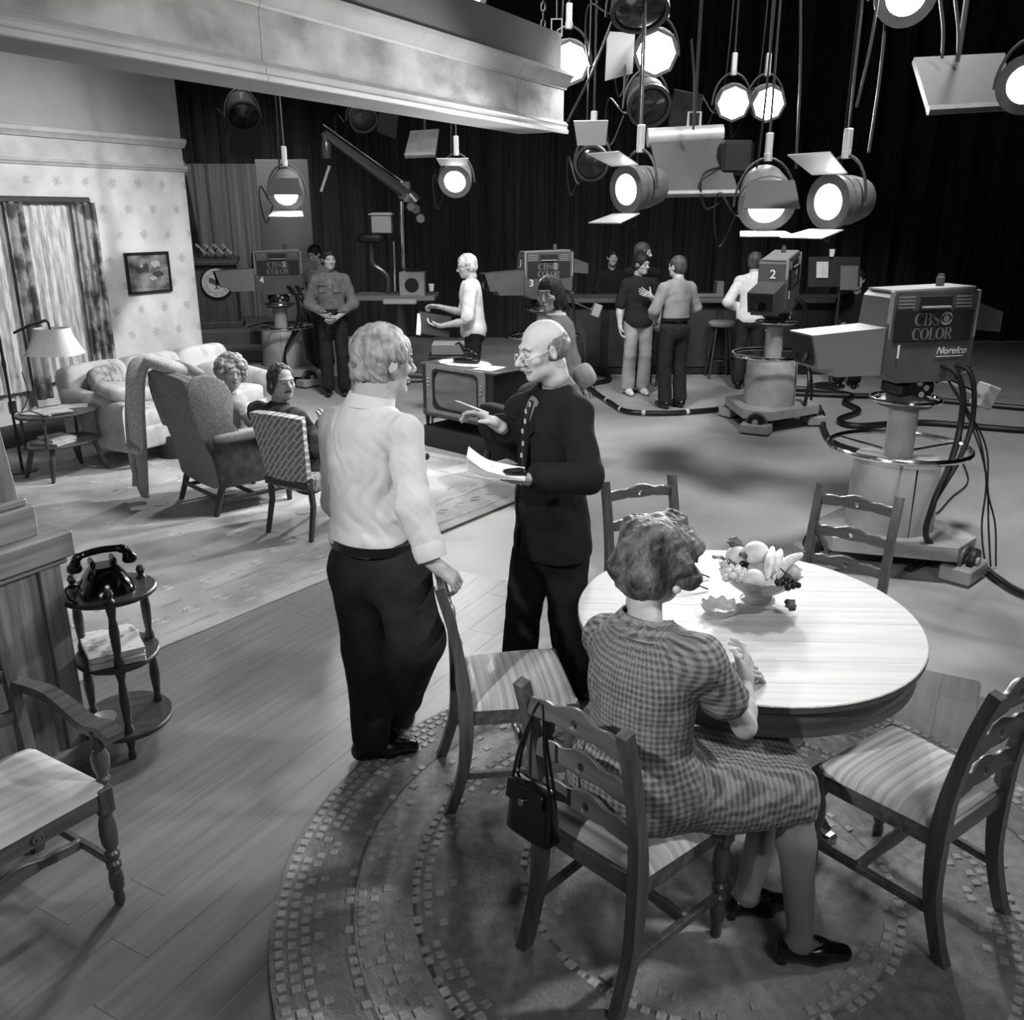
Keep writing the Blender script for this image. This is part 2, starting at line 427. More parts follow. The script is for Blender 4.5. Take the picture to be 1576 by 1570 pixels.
b = B(); wallbox(b, S_BEG, S_END, 2.92, W_H); b.put('upper_panel', m_upper, wall, smooth=0)
def moulding(nm, z, prof, parent, mat, s0=S_BEG, s1=S_END+.03):
    pts = [(-n, z+h) for n, h in prof]
    b = B(); n_ = len(pts)
    vs_ = [(s0, p[0], p[1]) for p in pts]+[(s1, p[0], p[1]) for p in pts]
    fs = [tuple(range(n_)), tuple(range(n_, 2*n_))[::-1]]+[(i, (i+1) % n_, n_+(i+1) % n_, n_+i) for i in range(n_)]
    o = b.add(vs_, fs).put(nm, mat, parent, smooth=20); return o
t1 = st(moulding('trim_1', 2.86, [(0, 0), (.015, .0), (.03, .03), (.05, .05), (.055, .085), (.02, .10), (0, .10)], None, m_mould)); t1.matrix_world = wm
t2 = st(moulding('trim_2', 2.61, [(0, 0), (.012, .0), (.02, .02), (.032, .03), (.035, .05), (.015, .065), (0, .065)], None, m_mould)); t2.matrix_world = wm
bb = st(moulding('baseboard_left', 0, [(0, 0), (.02, 0), (.02, .17), (.012, .20), (0, .21)], None, m_dark)); bb.matrix_world = wm
# window: dark frame, sash, panes, night outside
win = st(B().box(((WS0+WS1)/2, .05, WZ0-.03), (WS1-WS0+.16, .14, .06), bev=.008).put('window_1', m_dark)); win.matrix_world = wm
fr = B()
for (c, sz) in ((((WS0+WS1)/2, .04, WZ1+.035), (WS1-WS0+.1, .11, .07)), ((WS0-.03, .04, (WZ0+WZ1)/2), (.06, .11, WZ1-WZ0)), ((WS1+.03, .04, (WZ0+WZ1)/2), (.06, .11, WZ1-WZ0)), (((WS0+WS1)/2, .05, (WZ0+WZ1)/2), (.06, .05, WZ1-WZ0)), (((WS0+WS1)/2, .05, 1.48), (WS1-WS0, .05, .04))):
    fr.box(c, sz, bev=.006)
fr.put('window_frame', m_dark, win)
m_glass = M('window_pane', .05, .08, .5)
for (x0, x1) in ((WS0, (WS0+WS1)/2-.03), ((WS0+WS1)/2+.03, WS1)):
    for (z0, z1) in ((WZ0, 1.46), (1.50, WZ1)):
        B().box(((x0+x1)/2, .055, (z0+z1)/2), (x1-x0, .006, z1-z0)).put('pane', m_glass, win)

# ---- the header beam over the set
beam_o = Vector((-1.66, 3.08, 0)); BM = set_frame(beam_o)
m_plast = M('beam_plaster', .78, .75, .2, tex='noise', v2=.55, scale=3.2, stretch=(1, 1, 1.6), detail=8, bump=.06, bscale=12)
m_soff = M('beam_soffit', .55, .8, .15, tex='noise', v2=.5, scale=2)
m_raw = M('beam_top_board', .55, .8, .15, tex='noise', v2=.51, scale=1.5)
LB0, LB1 = -2.2, 4.18; ZB = 2.70
beam = st(B().box(((LB0+LB1)/2, .17, ZB+.2), (LB1-LB0, .34, .40)).put('trim_3', m_soff, smooth=0)); beam.matrix_world = BM
J = 3.50
for (x0, x1) in ((LB0, 1.25), (1.253, J), (J+.004, LB1)):
    B().box(((x0+x1)/2, -.004, ZB+.185), (x1-x0, .012, .25)).put('plaster_panel', m_plast, beam, smooth=0)
    for nm, z, pr in (('crown_moulding', ZB+.268, [(0, 0), (.012, 0), (.015, .012), (.03, .025), (.05, .06), (.07, .08), (.07, .10), (0, .10)]), ('lower_moulding', ZB-.012, [(0, 0), (.03, 0), (.034, .02), (.022, .03), (.022, .045), (.03, .055), (.012, .075), (0, .08)])):
        moulding(nm, z, [(n_+.004, h) for n_, h in pr], beam, m_mould, x0, x1+(.03 if x1 == LB1 else 0))
    B().box(((x0+x1)/2, .03, ZB+.49), (x1-x0, .03, .25)).put('top_board', m_raw, beam, smooth=0)

# ---- half wall with tapered column
NW = Vector((-1.755, 3.235, 0)); NM = set_frame(NW)           # corner towards A and the dining side; body runs -x, +y
m_newel = M('half_wall_wood', .50, .45, .4, tex='noise', v2=.36, scale=5, stretch=(7, 7, .5), detail=6, bump=.08, bscale=14, bstretch=(7, 7, .5))
m_newelh = M('half_wall_cap_wood', .55, .42, .4, tex='noise', v2=.42, scale=5, stretch=(.5, 7, 7), detail=6, bump=.08, bscale=14, bstretch=(.5, 7, 7))
hw = st(B().box((-1.2, .22, .45), (2.4, .44, .90), bev=.006).put('trim_4', m_newel)); hw.matrix_world = NM
for x in (-.05, -1.25, -2.35): B().box((x, -.008, .45), (.09, .016, .86), bev=.004).put('stile', m_newel, hw)
B().box((-1.2, .22, .885), (2.45, .49, .03), bev=.006).put('cap_moulding', m_newelh, hw)
B().box((-1.2, .22, .95), (2.49, .54, .10), bev=.006).put('cap', m_newelh, hw)
B().box((-1.2, -.012, .05), (2.42, .03, .10), bev=.006).put('plinth', m_newelh, hw)
B().box((-.45, .22, 1.06), (.80, .42, .12), bev=.006).put('column_base', m_newelh, hw)
B().box((-.45, .22, 1.135), (.77, .39, .03), bev=.008).put('column_base_moulding', m_newelh, hw)
colb = B(); colb.box((-.45, .22, 1.92), (.73, .36, 1.56), bev=.006, taper=.72); colb.put('tapered_column', m_newel, hw)

# ---- black drapes and far studio
m_black = M('black_drape', .25, .95, .05, tex='noise', v2=.18, scale=1.2, stretch=(14, 14, .4), bump=.2, bscale=6, bstretch=(10, 10, .3))
def drape(nm, p0, p1, z0, z1, amp, wl_, mat, parent=None, seed=0, thick=0.0, nv=6, flare=.3):
    p0, p1 = Vector(p0), Vector(p1); d = p1-p0; ln = d.length; d.normalize(); n = Vector((-d.y, d.x, 0)); nu = max(8, int(ln/wl_*7))
    r_ = random.Random(seed); ph = [r_.uniform(0, 6) for _ in range(4)]
    def fn(u, v):
        s_ = u*ln; k_ = 2*PI/wl_
        a = math.sin(s_*k_+ph[0]+.8*math.sin(s_*k_*.23+ph[1]))*.7+.3*math.sin(s_*k_*2.3+ph[2])
        return p0+d*s_+n*(a*amp*(1-flare*(1-v) if False else (.55+.45*(1-v))))+Z*(z0+(z1-z0)*v)
    return B().grid(fn, nu, nv, thick).put(nm, mat, parent)
wb = st(drape('wall_back', (-14, 17.5, 0), (14, 16.0, 0), 0, 8.5, .10, .55, m_black, seed=3))
st(drape('wall_right', (10.5, 17, 0), (9.5, -4, 0), 0, 8.5, .10, .6, m_black, seed=4))
st(B().box((0, 6, 8.6), (30, 34, .1)).put('ceiling', m_black, smooth=0))

# ================================================================== FURNITURE
def az2rz(az): return -R(az)                     # things face local +y; az is measured clockwise from +Y
m_chair = wood('dining_chair_wood', .38, .25, 'z', .32, spec=.5)
m_chairx = wood('dining_chair_slat_wood', .40, .27, 'x', .32, spec=.5)
def stripe_mat(name, base, dark, axis=0, sc=60):
    m = bpy.data.materials.new(name); m.use_nodes = True; nt = m.node_tree; N = nt.nodes; L = nt.links; b = N['Principled BSDF']; b.inputs['Roughness'].default_value = .85; b.inputs['Specular IOR Level'].default_value = .15
    tc = N.new('ShaderNodeTexCoord'); mp = N.new('ShaderNodeMapping'); s_ = [.25, .25, .25]; s_[axis] = sc; mp.inputs['Scale'].default_value = s_; L.new(tc.outputs['Object'], mp.inputs[0])
    t = N.new('ShaderNodeTexNoise'); t.inputs['Scale'].default_value = 1.0; t.inputs['Detail'].default_value = 4; L.new(mp.outputs[0], t.inputs['Vector'])
    r_ = N.new('ShaderNodeValToRGB'); r_.color_ramp.elements[0].position = .33; r_.color_ramp.elements[1].position = .62
    r_.color_ramp.elements[0].color = (lin(dark),)*3+(1,); r_.color_ramp.elements[1].color = (lin(base),)*3+(1,)
    L.new(t.outputs['Fac'], r_.inputs[0]); L.new(r_.outputs[0], b.inputs['Base Color'])
    n2 = N.new('ShaderNodeTexNoise'); n2.inputs['Scale'].default_value = 220; L.new(tc.outputs['Object'], n2.inputs['Vector'])
    bp = N.new('ShaderNodeBump'); bp.inputs['Strength'].default_value = .2; bp.inputs['Distance'].default_value = .005; L.new(n2.outputs['Fac'], bp.inputs['Height']); L.new(bp.outputs[0], b.inputs['Normal'])
    return m
m_seat = stripe_mat('striped_seat_cloth', .80, .56, 1, 42)
TURN = [(.012, 0), (.017, .01), (.019, .035), (.015, .055), (.022, .07), (.024, .10), (.021, .13), (.017, .135), (.024, .15), (.024, .165), (.016, .175), (.024, .19), (.024, .205), (.016, .215), (.026, .24), (.029, .28), (.027, .32), (.02, .345), (.026, .36)]
def slat_loops(w, h, hump, hole=.014):
    top = []; bot = []; n = 28
    for i in range(n+1):
        x = -w/2+w*i/n; q = x/(w/2)
        bow = math.exp(-(q/.36)**2)*hump + .006*math.cos(q*PI*3)*math.exp(-(abs(q)-.6)**2/.05)
        top.append((x, h/2+bow)); bot.append((x, -h/2+bow*.55-.010*math.exp(-(q/.2)**2)+.008*math.exp(-((abs(q)-.42)/.1)**2)))
    return [top+bot[::-1], [(hole*math.cos(2*PI*k/16), h*.12+hole*1.1*math.sin(2*PI*k/16)) for k in range(16)]]
def side_rail(b, x0, y0, x1, y1, z, w, h): 
    v = Vector((x1-x0, y1-y0, 0)); b.box(((x0+x1)/2, (y0+y1)/2, z), (v.length, w, h), rot=(0, 0, math.atan2(v.y, v.x)), bev=.003)
def seat_cushion(wf, wr, d, z, th, parent, mat, ins=.0):
    def fn(u, v):
        q, p = u*2-1, v*2-1
        w = (wr+(wf-wr)*v)/2
        rx, ry = abs(q), abs(p)
        hgt = th*(1-rx**6)**.5*(1-ry**6)**.5 if rx < 1 and ry < 1 else 0
        return (q*w, p*d/2, z+hgt+.010*(1-q*q)*(1-p*p))
    b = B().grid(fn, 20, 20)
    b.grid(lambda u, v: ((1-2*u)*((wr+(wf-wr)*v)/2), (v*2-1)*d/2, z-.001), 4, 4)
    return b.put('seat', mat, parent, smooth=60)
def dining_chair(label, loc, az, arms=False, seat_mat=None, group='dining chairs of the set', wf=.46, wr=.40, dp=.42):
    t = thing('dining_armchair' if arms else 'dining_chair', label, 'chair', loc, az2rz(az), group)
    yb, yf, sz = -dp/2, dp/2, .44
    for s_ in (-1, 1):
        x = s_*(wr/2-.018)
        prof = [(yb-.075, .0), (yb-.05, .06), (yb-.012, .2), (yb, .34), (yb, .46), (yb-.012, .6), (yb-.045, .78), (yb-.085, .93)]
        B().ribbon(bez([(x, y, z) for y, z in prof], 4), .036, [.036+.016*math.exp(-((i/28-.5)/.2)**2) for i in range(29)]).put('rear_post', m_chair, t)
        lg = B().lathe(TURN, (s_*(wf/2-.028), yf-.028, 0), 14); lg.box((s_*(wf/2-.028), yf-.028, .405), (.05, .05, .09), bev=.004)
        lg.put('front_leg', m_chair, t)
        b = B(); side_rail(b, x, yb, s_*(wf/2-.028), yf-.03, sz-.03, .022, .06); b.put('seat_rail', m_chairx, t)
        b = B(); side_rail(b, x, yb-.02, s_*(wf/2-.028), yf-.03, .165, .022, .028); b.put('stretcher', m_chairx, t)
    b = B(); side_rail(b, -wf/2+.03, yf-.022, wf/2-.03, yf-.022, sz-.03, .022, .06); b.put('seat_rail', m_chairx, t)
    b = B(); side_rail(b, -wr/2+.02, yb, wr/2-.02, yb, sz-.03, .022, .06); b.put('seat_rail', m_chairx, t)
    outline('stretcher', slat_loops(wf-.08, .030, .028, .001)[:1], .020, m_chairx, t, frame((0, .02, .168), (1, 0, 0), (0, 0, 1)), .003)
    for z, y in ((.86, -.066), (.715, -.034), (.575, -.010)):
        outline('back_slat', slat_loops(wr-.055, .046, .026), .016, m_chairx, t, frame((0, yb+y, z), (1, 0, 0), (0, .24, 1)), .003)
    seat_cushion(wf-.01, wr-.01, dp-.01, sz+.002, .032, t, seat_mat or m_seat)
    if arms:
        for s_ in (-1, 1):
            arm = bez([(s_*(wr/2-.01), yb-.03, .68), (s_*(wr/2+.03), yb+.12, .665), (s_*(wf/2+.01), yf-.12, .625), (s_*(wf/2+.01), yf-.02, .64), (s_*(wf/2+.01), yf+.03, .625)], 6)
            B().ribbon(arm, [.04+.02*min(1, i/14) for i in range(len(arm))], .032, (1, 0, 0)).put('arm', m_chairx, t)
            B().lathe([(.014, 0), (.022, .02), (.016, .03), (.026, .06), (.028, .10), (.018, .125), (.024, .135), (.018, .15), (.02, .19)], (s_*(wf/2-.005), yf-.05, .44), 14).put('arm_post', m_chair, t)
    return t
dining_chair('dining chair the standing man in the white shirt rests his hand on', (.01, 3.09, 0), 81, wr=.42)
dining_chair('dining chair that the woman in the checked dress is sitting on', (.365, 2.27, 0), 46)
dining_chair('empty dining chair with striped seat at the right edge beside the table', (1.275, 2.47, 0), -36)
dining_chair('dining chair behind the table in front of the numbered 1 camera', (1.44, 3.78, 0), 219)
dining_chair('dining chair half hidden behind the seated woman and the table', (.72, 3.93, 0), 160)
m_seat2 = stripe_mat('pale_wood_look_seat', .80, .66, 1, 22)
ac = dining_chair('wooden armchair with turned legs and scrolled arms at the left edge', (-1.57, 2.32, 0), 124, True, m_seat2, None, .50, .46, .44)
B().lathe([(.018, 0), (.018, .006), (.013, .008), (.012, .005), (.007, .005), (.006, .010), (0.0001, .011)], (0, 0, 0), 18, axis=aim((0, 1, 0))).put('rosette', m_chairx, ac, M4=Matrix.Translation((0, .21, .41)))

# ---- dining table
m_top = M('table_top_wood', .63, .5, .3, tex='noise', v2=.57, scale=4, stretch=(.4, 9, 9), detail=7, lo=.25, hi=.6)
m_top2 = M('table_apron_wood', .36, .4, .4, tex='noise', v2=.26, scale=5, stretch=(.6, .6, 8), detail=5)
m_tleg = M('table_leg_wood', .50, .35, .45, tex='noise', v2=.36, scale=5, stretch=(7, 7, .6), detail=5)
TC = Vector((.865, 3.04, 0)); TA, TB = .615, .665; TZ = .745
table = thing('dining_table', 'oval wooden dining table with pale boards holding the fruit bowl', 'table', TC, R(-2))
NB = 9
yy = [-TB+2*TB*i/NB for i in range(NB+1)]
for i in range(NB):
    y0, y1 = yy[i]+.0007, yy[i+1]-.0007
    ys = [y0+(y1-y0)*k/10 for k in range(11)]
    rgt = [(TA*math.sqrt(max(0, 1-(y/TB)**2)), y) for y in ys]
    poly = rgt+[(-x, y) for x, y in rgt[::-1]]
    B().prism(poly, .022, Matrix.Translation((0, 0, TZ-.011))).put('top_board', m_top, table, smooth=0)
def ovl(rx, ry, z, n=64): return [(rx*math.cos(2*PI*k/n), ry*math.sin(2*PI*k/n), z) for k in range(n)]
def ring_loft(rings):
    n = len(rings[0]); vs_ = [p for r_ in rings for p in r_]
    fs = [(i*n+k, i*n+(k+1) % n, (i+1)*n+(k+1) % n, (i+1)*n+k) for i in range(len(rings)-1) for k in range(n)]
    return B().add(vs_, fs)
ring_loft([ovl(TA-.012, TB-.012, TZ-.022), ovl(TA+.004, TB+.004, TZ-.022), ovl(TA+.004, TB+.004, TZ-.001), ovl(TA-.001, TB-.001, TZ-.001), ovl(TA-.001, TB-.001, TZ-.022)]).put('top_edge', m_top2, table)
ring_loft([ovl(TA-.02, TB-.02, TZ-.022), ovl(TA-.02, TB-.02, TZ-.12), ovl(TA-.045, TB-.045, TZ-.12), ovl(TA-.045, TB-.045, TZ-.022)]).put('apron', m_top2, table)
B().lathe([(.20, .62), (.20, .60), (.08, .58), (.075, .52), (.10, .46), (.12, .38), (.11, .30), (.08, .26), (.10, .24), (.10, .16), (.05, .14)], (0, 0, 0), 20).put('pedestal', m_tleg, table)
for k in range(4):
    a = R(-50+90*k); d = Vector((math.cos(a), math.sin(a), 0)); n = Vector((-d.y, d.x, 0))
    pts = bez([d*.07+Z*.27, d*.20+Z*.25, d*.33+Z*.11, d*.42+Z*.03], 5)
    lg = B().ribbon(pts, .05, [.09-.045*i/15 for i in range(16)], n); lg.put('leg', m_tleg, table)
    B().box(d*.435+Z*.022, (.06, .055, .044), rot=(0, 0, a), bev=.01).put('foot_cap', M('brass_cap', .6, .25, .5, 1.0), table)
for (x, y) in ((.42, .40),): B().lathe([(.016, 0), (.022, .02), (.03, .10), (.022, .16), (.028, .18), (.028, .62)], (x, y, 0), 14).put('turned_leg', m_top2, table)

# ---- fruit bowl
def onT(u, v, dz=0): return G(u, v, TZ+dz)
bc = onT(1166, 922); bc.z = TZ
m_cut = M('cut_glass', .92, .06, .6, trans=.75, bump=.7, bscale=55)
bowl = thing('fruit_bowl', 'cut glass footed bowl full of fruit on the dining table', 'bowl', bc)
def flute(prof, nm, mat, parent, seg=48, lobes=12, amp=.05):
    vs_ = []; n = len(prof)
    for (r_, z, f) in prof:
        for k in range(seg):
            a = 2*PI*k/seg; rr = r_*(1+amp*f*math.cos(a*lobes)); vs_.append((rr*math.cos(a), rr*math.sin(a), z+.006*f*math.cos(a*lobes)))
    fs = [(i*seg+k, i*seg+(k+1) % seg, (i+1)*seg+(k+1) % seg, (i+1)*seg+k) for i in range(n-1) for k in range(seg)]
    return B().add(vs_, fs).put(nm, mat, parent)
flute([(.001, 0.0115, 0), (.055, 0.0098, 0), (.062, 0.0000, 0), (.066, 0.0025, .3), (.05, 0.0131, 0), (.03, 0.0230, 0), (.07, 0.0369, .3), (.115, 0.0697, .8), (.15, 0.1148, 1), (.155, 0.1197, 1), (.145, 0.1132, 1), (.105, 0.0722, .6), (.06, 0.0410, .2), (.001, 0.0279, 0)], 'glass_bowl', m_cut, bowl)
m_or = M('orange_rind', .78, .45, .3, bump=.3, bscale=220); m_mel = M('pale_melon_rind', .84, .5, .3, tex='noise', v2=.78, scale=20)
m_ban = M('banana_peel', .86, .5, .3, tex='noise', v2=.72, scale=30); m_pear = M('pear_skin', .70, .45, .3, tex='noise', v2=.55, scale=40)
m_gr = M('pale_grape', .76, .25, .5); m_gd = M('dark_grape', .08, .2, .6); m_leaf = M('grape_leaf', .34, .6, .3, tex='noise', v2=.24, scale=50); m_stem = M('fruit_stem', .2, .7)
def ballpts(r_, n=14): return [(r_*math.sin(PI*i/n)+1e-5*(i in (0, n)), -r_*math.cos(PI*i/n)) for i in range(n+1)]
def fruit_ball(nm, label, p, r_, mat, sz=1.0):
    o = B().lathe([(a, c*sz) for a, c in ballpts(r_)], (0, 0, 0), 20).put(nm, mat); o.location = bc+Vector(p); return tag(o, label, 'fruit', 'fruit in the glass bowl')
fruit_ball('orange', 'front small pale orange in the glass bowl, beside the light grapes', (-.045, -.085, 0.113), .043, m_or)
fruit_ball('grapefruit', 'largest round pale fruit at the top of the glass bowl', (-.01, .04, 0.168), .052, m_mel)
fruit_ball('melon', 'speckled round fruit at the back left of the glass bowl', (-.075, .065, 0.148), .045, m_mel)
fruit_ball('apple', 'glossy blotched apple at the right of the glass bowl', (.105, -.02, 0.118), .042, m_pear, .9)
o = B().lathe([(1e-4, -.06), (.03, -.052), (.042, -.03), (.04, 0), (.026, .035), (.018, .06), (1e-4, .07)], (0, 0, 0), 18).put('pear', m_pear); o.location = bc+Vector((-.005, -.03, 0.123)); o.rotation_euler = (R(70), 0, R(40))
tag(o, 'darker pear lying in the middle of the glass bowl', 'fruit', 'fruit in the glass bowl')
bn = ('left banana of the three leaning across the glass bowl', 'middle banana of the three leaning across the glass bowl', 'right banana of the three, pointing out over the glass bowl')
for i, (p0, p1, p2) in enumerate((((0, -.10, 0.123), (.02, -.04, 0.173), (.055, .05, 0.193)), ((.025, -.085, 0.118), (.05, -.03, 0.168), (.085, .045, 0.183)), ((.045, -.075, 0.118), (.085, -.035, 0.163), (.155, .005, 0.183)))):
    pts = bez([p0, p1, p2], 8); n = len(pts); rs = [.019*max(.25, math.sin(PI*(q+.6)/(n+.4))**.5) for q in range(n)]
    t = B().tube([Vector(p)-Vector(p0) for p in pts], rs, 8).put('banana', m_ban); t.location = bc+Vector(p0); tag(t, bn[i], 'fruit', 'fruit in the glass bowl')
    e = pts[-1]-Vector(p0); B().tube([e, e+(pts[-1]-pts[-3]).normalized()*.018], [.006, .007], 6).put('stem', m_stem, t)
def grapes(nm, label, c, mat, n, r_, spread):
    t = thing(nm, label, 'fruit', bc+Vector(c), 0, 'fruit in the glass bowl')
    B().tube([(0, 0, .02), (0, .01, .04), (-.02, .03, .055)], .003, 5).put('stem', m_stem, t)
    me = None; rr = random.Random(n)
    for i in range(n):
        a = i*2.4; q = math.sqrt((i+.5)/n); p = (spread[0]*q*math.cos(a), spread[1]*q*math.sin(a), spread[2]*(1-q*q)+rr.uniform(-.003, .003))
        if me is None: o = B().lathe(ballpts(r_, 8), (0, 0, 0), 10).put('grape', mat, t); me = o.data
        else: o = bpy.data.objects.new('grape', me); COL.objects.link(o); o.parent = t
        o.location = p
grapes('grape_bunch', 'bunch of pale grapes at the left of the glass bowl', (-.105, -.035, 0.113), m_gr, 13, .0165, (.045, .05, .025))
grapes('grape_bunch', 'bunch of small dark grapes hanging at the front right of the bowl', (.075, -.095, 0.098), m_gd, 16, .012, (.045, .035, .022))
grapes('grape_bunch', 'dark grapes tucked between the pale fruit in the bowl', (-.055, .01, 0.123), m_gd, 8, .013, (.03, .03, .015))
lf = thing('vine_sprig', 'leafy vine sprig sticking out at the left of the glass bowl', 'leaves', bc+Vector((-.115, .03, 0.128)), 0)
B().tube(bez([(0, 0, 0), (.02, .02, .03), (.05, .02, .04), (.07, .0, .035)], 4), .003, 5).put('stem', m_stem, lf)
for (p, a, s_, tl) in (((-.015, .005, .015), 2.8, .05, .3), ((.025, .04, .05), 1.4, .055, .9), ((.07, .02, .045), .3, .05, .3), ((.19, -.13, -.09), -.9, .05, -.5), ((.04, .0, .04), -.6, .035, .2)):
    def lv(u, v, s_=s_): 
        w = s_*.55*math.sin(PI*min(1, v*.95+.05))**.7*(1+.25*math.cos(v*16)); return ((u-.5)*2*w, v*s_, .01*(1-(2*u-1)**2)+.006*math.sin(v*5))
    o = B().grid(lv, 6, 8, .0012).put('leaf', m_leaf, lf); o.location = p; o.rotation_euler = (tl, .2, a-PI/2)

# ---- ashtray, folded glasses on the table
at = onT(1108, 943); at.z = TZ
o = flute([(.001, .012, 0), (.03, .010, 0), (.052, .018, .5), (.066, .032, 1), (.070, .034, 1), (.066, .02, 1), (.05, .002, .4), (.001, 0, 0)], 'ashtray', m_cut, None, lobes=10, amp=.07)
o.location = at; tag(o, 'small scalloped cut glass dish in front of the fruit bowl', 'ashtray')
gl = thing('eyeglasses', 'pair of dark rimmed eyeglasses lying on the table by the woman', 'eyeglasses', onT(1052, 896), R(-105))
m_rim = M('dark_plastic_rim', .06, .25, .5)
for s_ in (-1, 1):
    B().tube([(s_*.034+.026*math.cos(a*PI/8), -.02, .026+.021*math.sin(a*PI/8)) for a in range(16)], .003, 6, True).put('rim', m_rim, gl)
    B().tube([(s_*.062, -.02, .036), (s_*.064, .05, .022), (s_*.062, .10, .006)], .003, 6).put('temple', m_rim, gl)
    B().lathe([(.023, -.0008), (.023, .0008)], (0, 0, 0), 16).put('lens', M('clear_lens', .95, .03, .5, trans=.95), gl, M4=Matrix.Translation((s_*.034, -.02, .026)) @ Matrix.Rotation(PI/2, 4, 'X'))
B().tube([(-.009, -.02, .03), (0, -.021, .034), (.009, -.02, .03)], .003, 6).put('bridge', m_rim, gl)

# ---- handbag hanging on the woman's chair
hb = thing('handbag', 'black patent leather handbag hanging from the chair post behind the woman', 'handbag', (.06, 2.15, .475), R(-46)); hb.scale = (.82, .82, .82)
m_pat = M('black_patent', .07, .18, .6, bump=.05, bscale=30)
def bagfn(u, v):
    a = 2*PI*u; w = .105*(1-.12*v); d = .048*(1-.45*v) ; s_ = lambda c: math.copysign(abs(c)**.45, c)
    return (w*s_(math.cos(a)), d*s_(math.sin(a)), .19*v)
b = B().grid(bagfn, 40, 10); b.grid(lambda u, v: (bagfn(u, 0)[0]*v, bagfn(u, 0)[1]*v, 0), 40, 3); b.grid(lambda u, v: (bagfn(u, 1)[0]*v, bagfn(u, 1)[1]*v, .19+.012*(1-v)), 40, 3)
b.put('bag_body', m_pat, hb, smooth=50)
B().box((0, -.045, .165), (.17, .012, .07), rot=(R(-10), 0, 0), bev=.006).put('flap', m_pat, hb)
B().lathe([(.012, 0), (.014, .006), (.01, .012), (.0001, .014)], (0, 0, 0), 14, axis=aim((0, -1, 0))).put('clasp', M('nickel', .7, .2, .5, 1.0), hb, M4=Matrix.Translation((0, -.055, .15)))
for s_ in (-1, 1):
    B().tube(bez([(-.09, s_*.012, .185), (-.06, s_*.008+.01, .33), (.005, .03, .50), (.05, s_*.008+.01, .33), (.09, s_*.012, .185)], 6), .006, 6).put('strap', m_pat, hb)

# ---- telephone stand with telephone, books and dish
m_std = wood('stand_dark_wood', .26, .15, 'x', .3, spec=.5)
SC = Vector((-1.64, 3.36, 0))
stand = thing('telephone_stand', 'dark three tier wooden stand with turned posts beside the half wall', 'stand', SC, R(20))
SH = ((.12, .185, .205), (.42, .165, .185), (.70, .185, .175))
for z, rx, ry in SH: ring_loft([ovl(.001, .001, z-.011, 40), ovl(rx-.006, ry-.006, z-.011, 40), ovl(rx, ry, z-.006, 40), ovl(rx, ry, z+.006, 40), ovl(rx-.006, ry-.006, z+.011, 40), ovl(.001, .001, z+.011, 40)]).put('shelf', m_std, stand)
for a in (35, 155, 275):
    c, s_ = math.cos(R(a))*.15, math.sin(R(a))*.15
    B().lathe([(.012, 0), (.018, .02), (.012, .05), (.02, .09), (.02, .14), (.013, .16), (.017, .2), (.022, .26), (.017, .32), (.013, .36), (.02, .39), (.02, .45), (.013, .47), (.018, .52), (.02, .58), (.014, .64), (.02, .68), (.02, .715), (.012, .725), (.019, .745), (.012, .762), (.0001, .766)], (c, s_, 0), 14).put('post', m_std, stand)
m_bk = M('bakelite_black', .05, .12, .6)
ph = thing('telephone', 'black bakelite dial telephone on the top shelf of the stand', 'telephone', SC+Vector((.0, -.01, .711)), R(35))
def phb(u, v):
    a = 2*PI*u; k_ = 1-.55*v**1.5; s_ = lambda c: math.copysign(abs(c)**.6, c)
    return (.105*k_*s_(math.cos(a)), (.10*k_)*s_(math.sin(a))+.02*v, .10*v)
b = B().grid(phb, 40, 10); b.grid(lambda u, v: (phb(u, 1)[0]*v, phb(u, 1)[1]*v+.02*(1-v), .10), 40, 2); b.put('telephone_body', m_bk, ph, smooth=50)
B().lathe([(.001, .012), (.03, .012), (.043, .006), (.045, 0), (.001, 0)], (0, 0, 0), 24, axis=aim((0, -.8, .6))).put('dial', m_bk, ph, M4=Matrix.Translation((0, -.062, .052)))
for s_ in (-1, 1): B().box((s_*.04, .02, .115), (.02, .07, .035), bev=.008).put('cradle', m_bk, ph)
B().tube(bez([(-.10, .02, .12), (-.085, .02, .15), (-.03, .02, .162), (.03, .02, .162), (.085, .02, .15), (.10, .02, .12)], 4), [.02]*2+[.018]*3+[.014]*10+[.018]*4+[.02]*2, 10).put('handset', m_bk, ph)
for s_ in (-1, 1): B().lathe([(.016, .01), (.027, 0), (.03, -.018), (.024, -.026), (.001, -.026)], (s_*.104, .02, .118), 16).put('earpiece', m_bk, ph)
B().tube(bez([(-.09, .08, .01), (-.14, .05, .02), (-.15, -.03, .012), (-.13, -.1, .005)], 6), .005, 6).put('cord', m_bk, ph)
m_paper2 = M('pale_paper', .82, .8, .1, tex='noise', v2=.74, scale=14); m_cover = M('book_cover_pale', .80, .6, .2, tex='noise', v2=.60, scale=7, detail=6)
def book(nm, label, loc, rz, w, d, h, cov, group=None, cat='book'):
    t = thing(nm, label, cat, loc, rz, group)
    B().box((0, 0, h/2), (w-.008, d-.008, h-.004), bev=.001).put('pages', m_paper2, t)
    B().box((0, 0, h-.0015), (w, d, .003), bev=.001).put('cover', cov, t); B().box((0, 0, .0015), (w, d, .003), bev=.001).put('cover', cov, t)
    B().box((-w/2, 0, h/2), (.004, d, h), bev=.001).put('spine', cov, t)
    return t
book('directory', 'lower thick telephone directory on the middle shelf of the stand', SC+Vector((.0, -.02, .432)), R(28), .21, .27, .026, m_cover, 'directories on the stand')
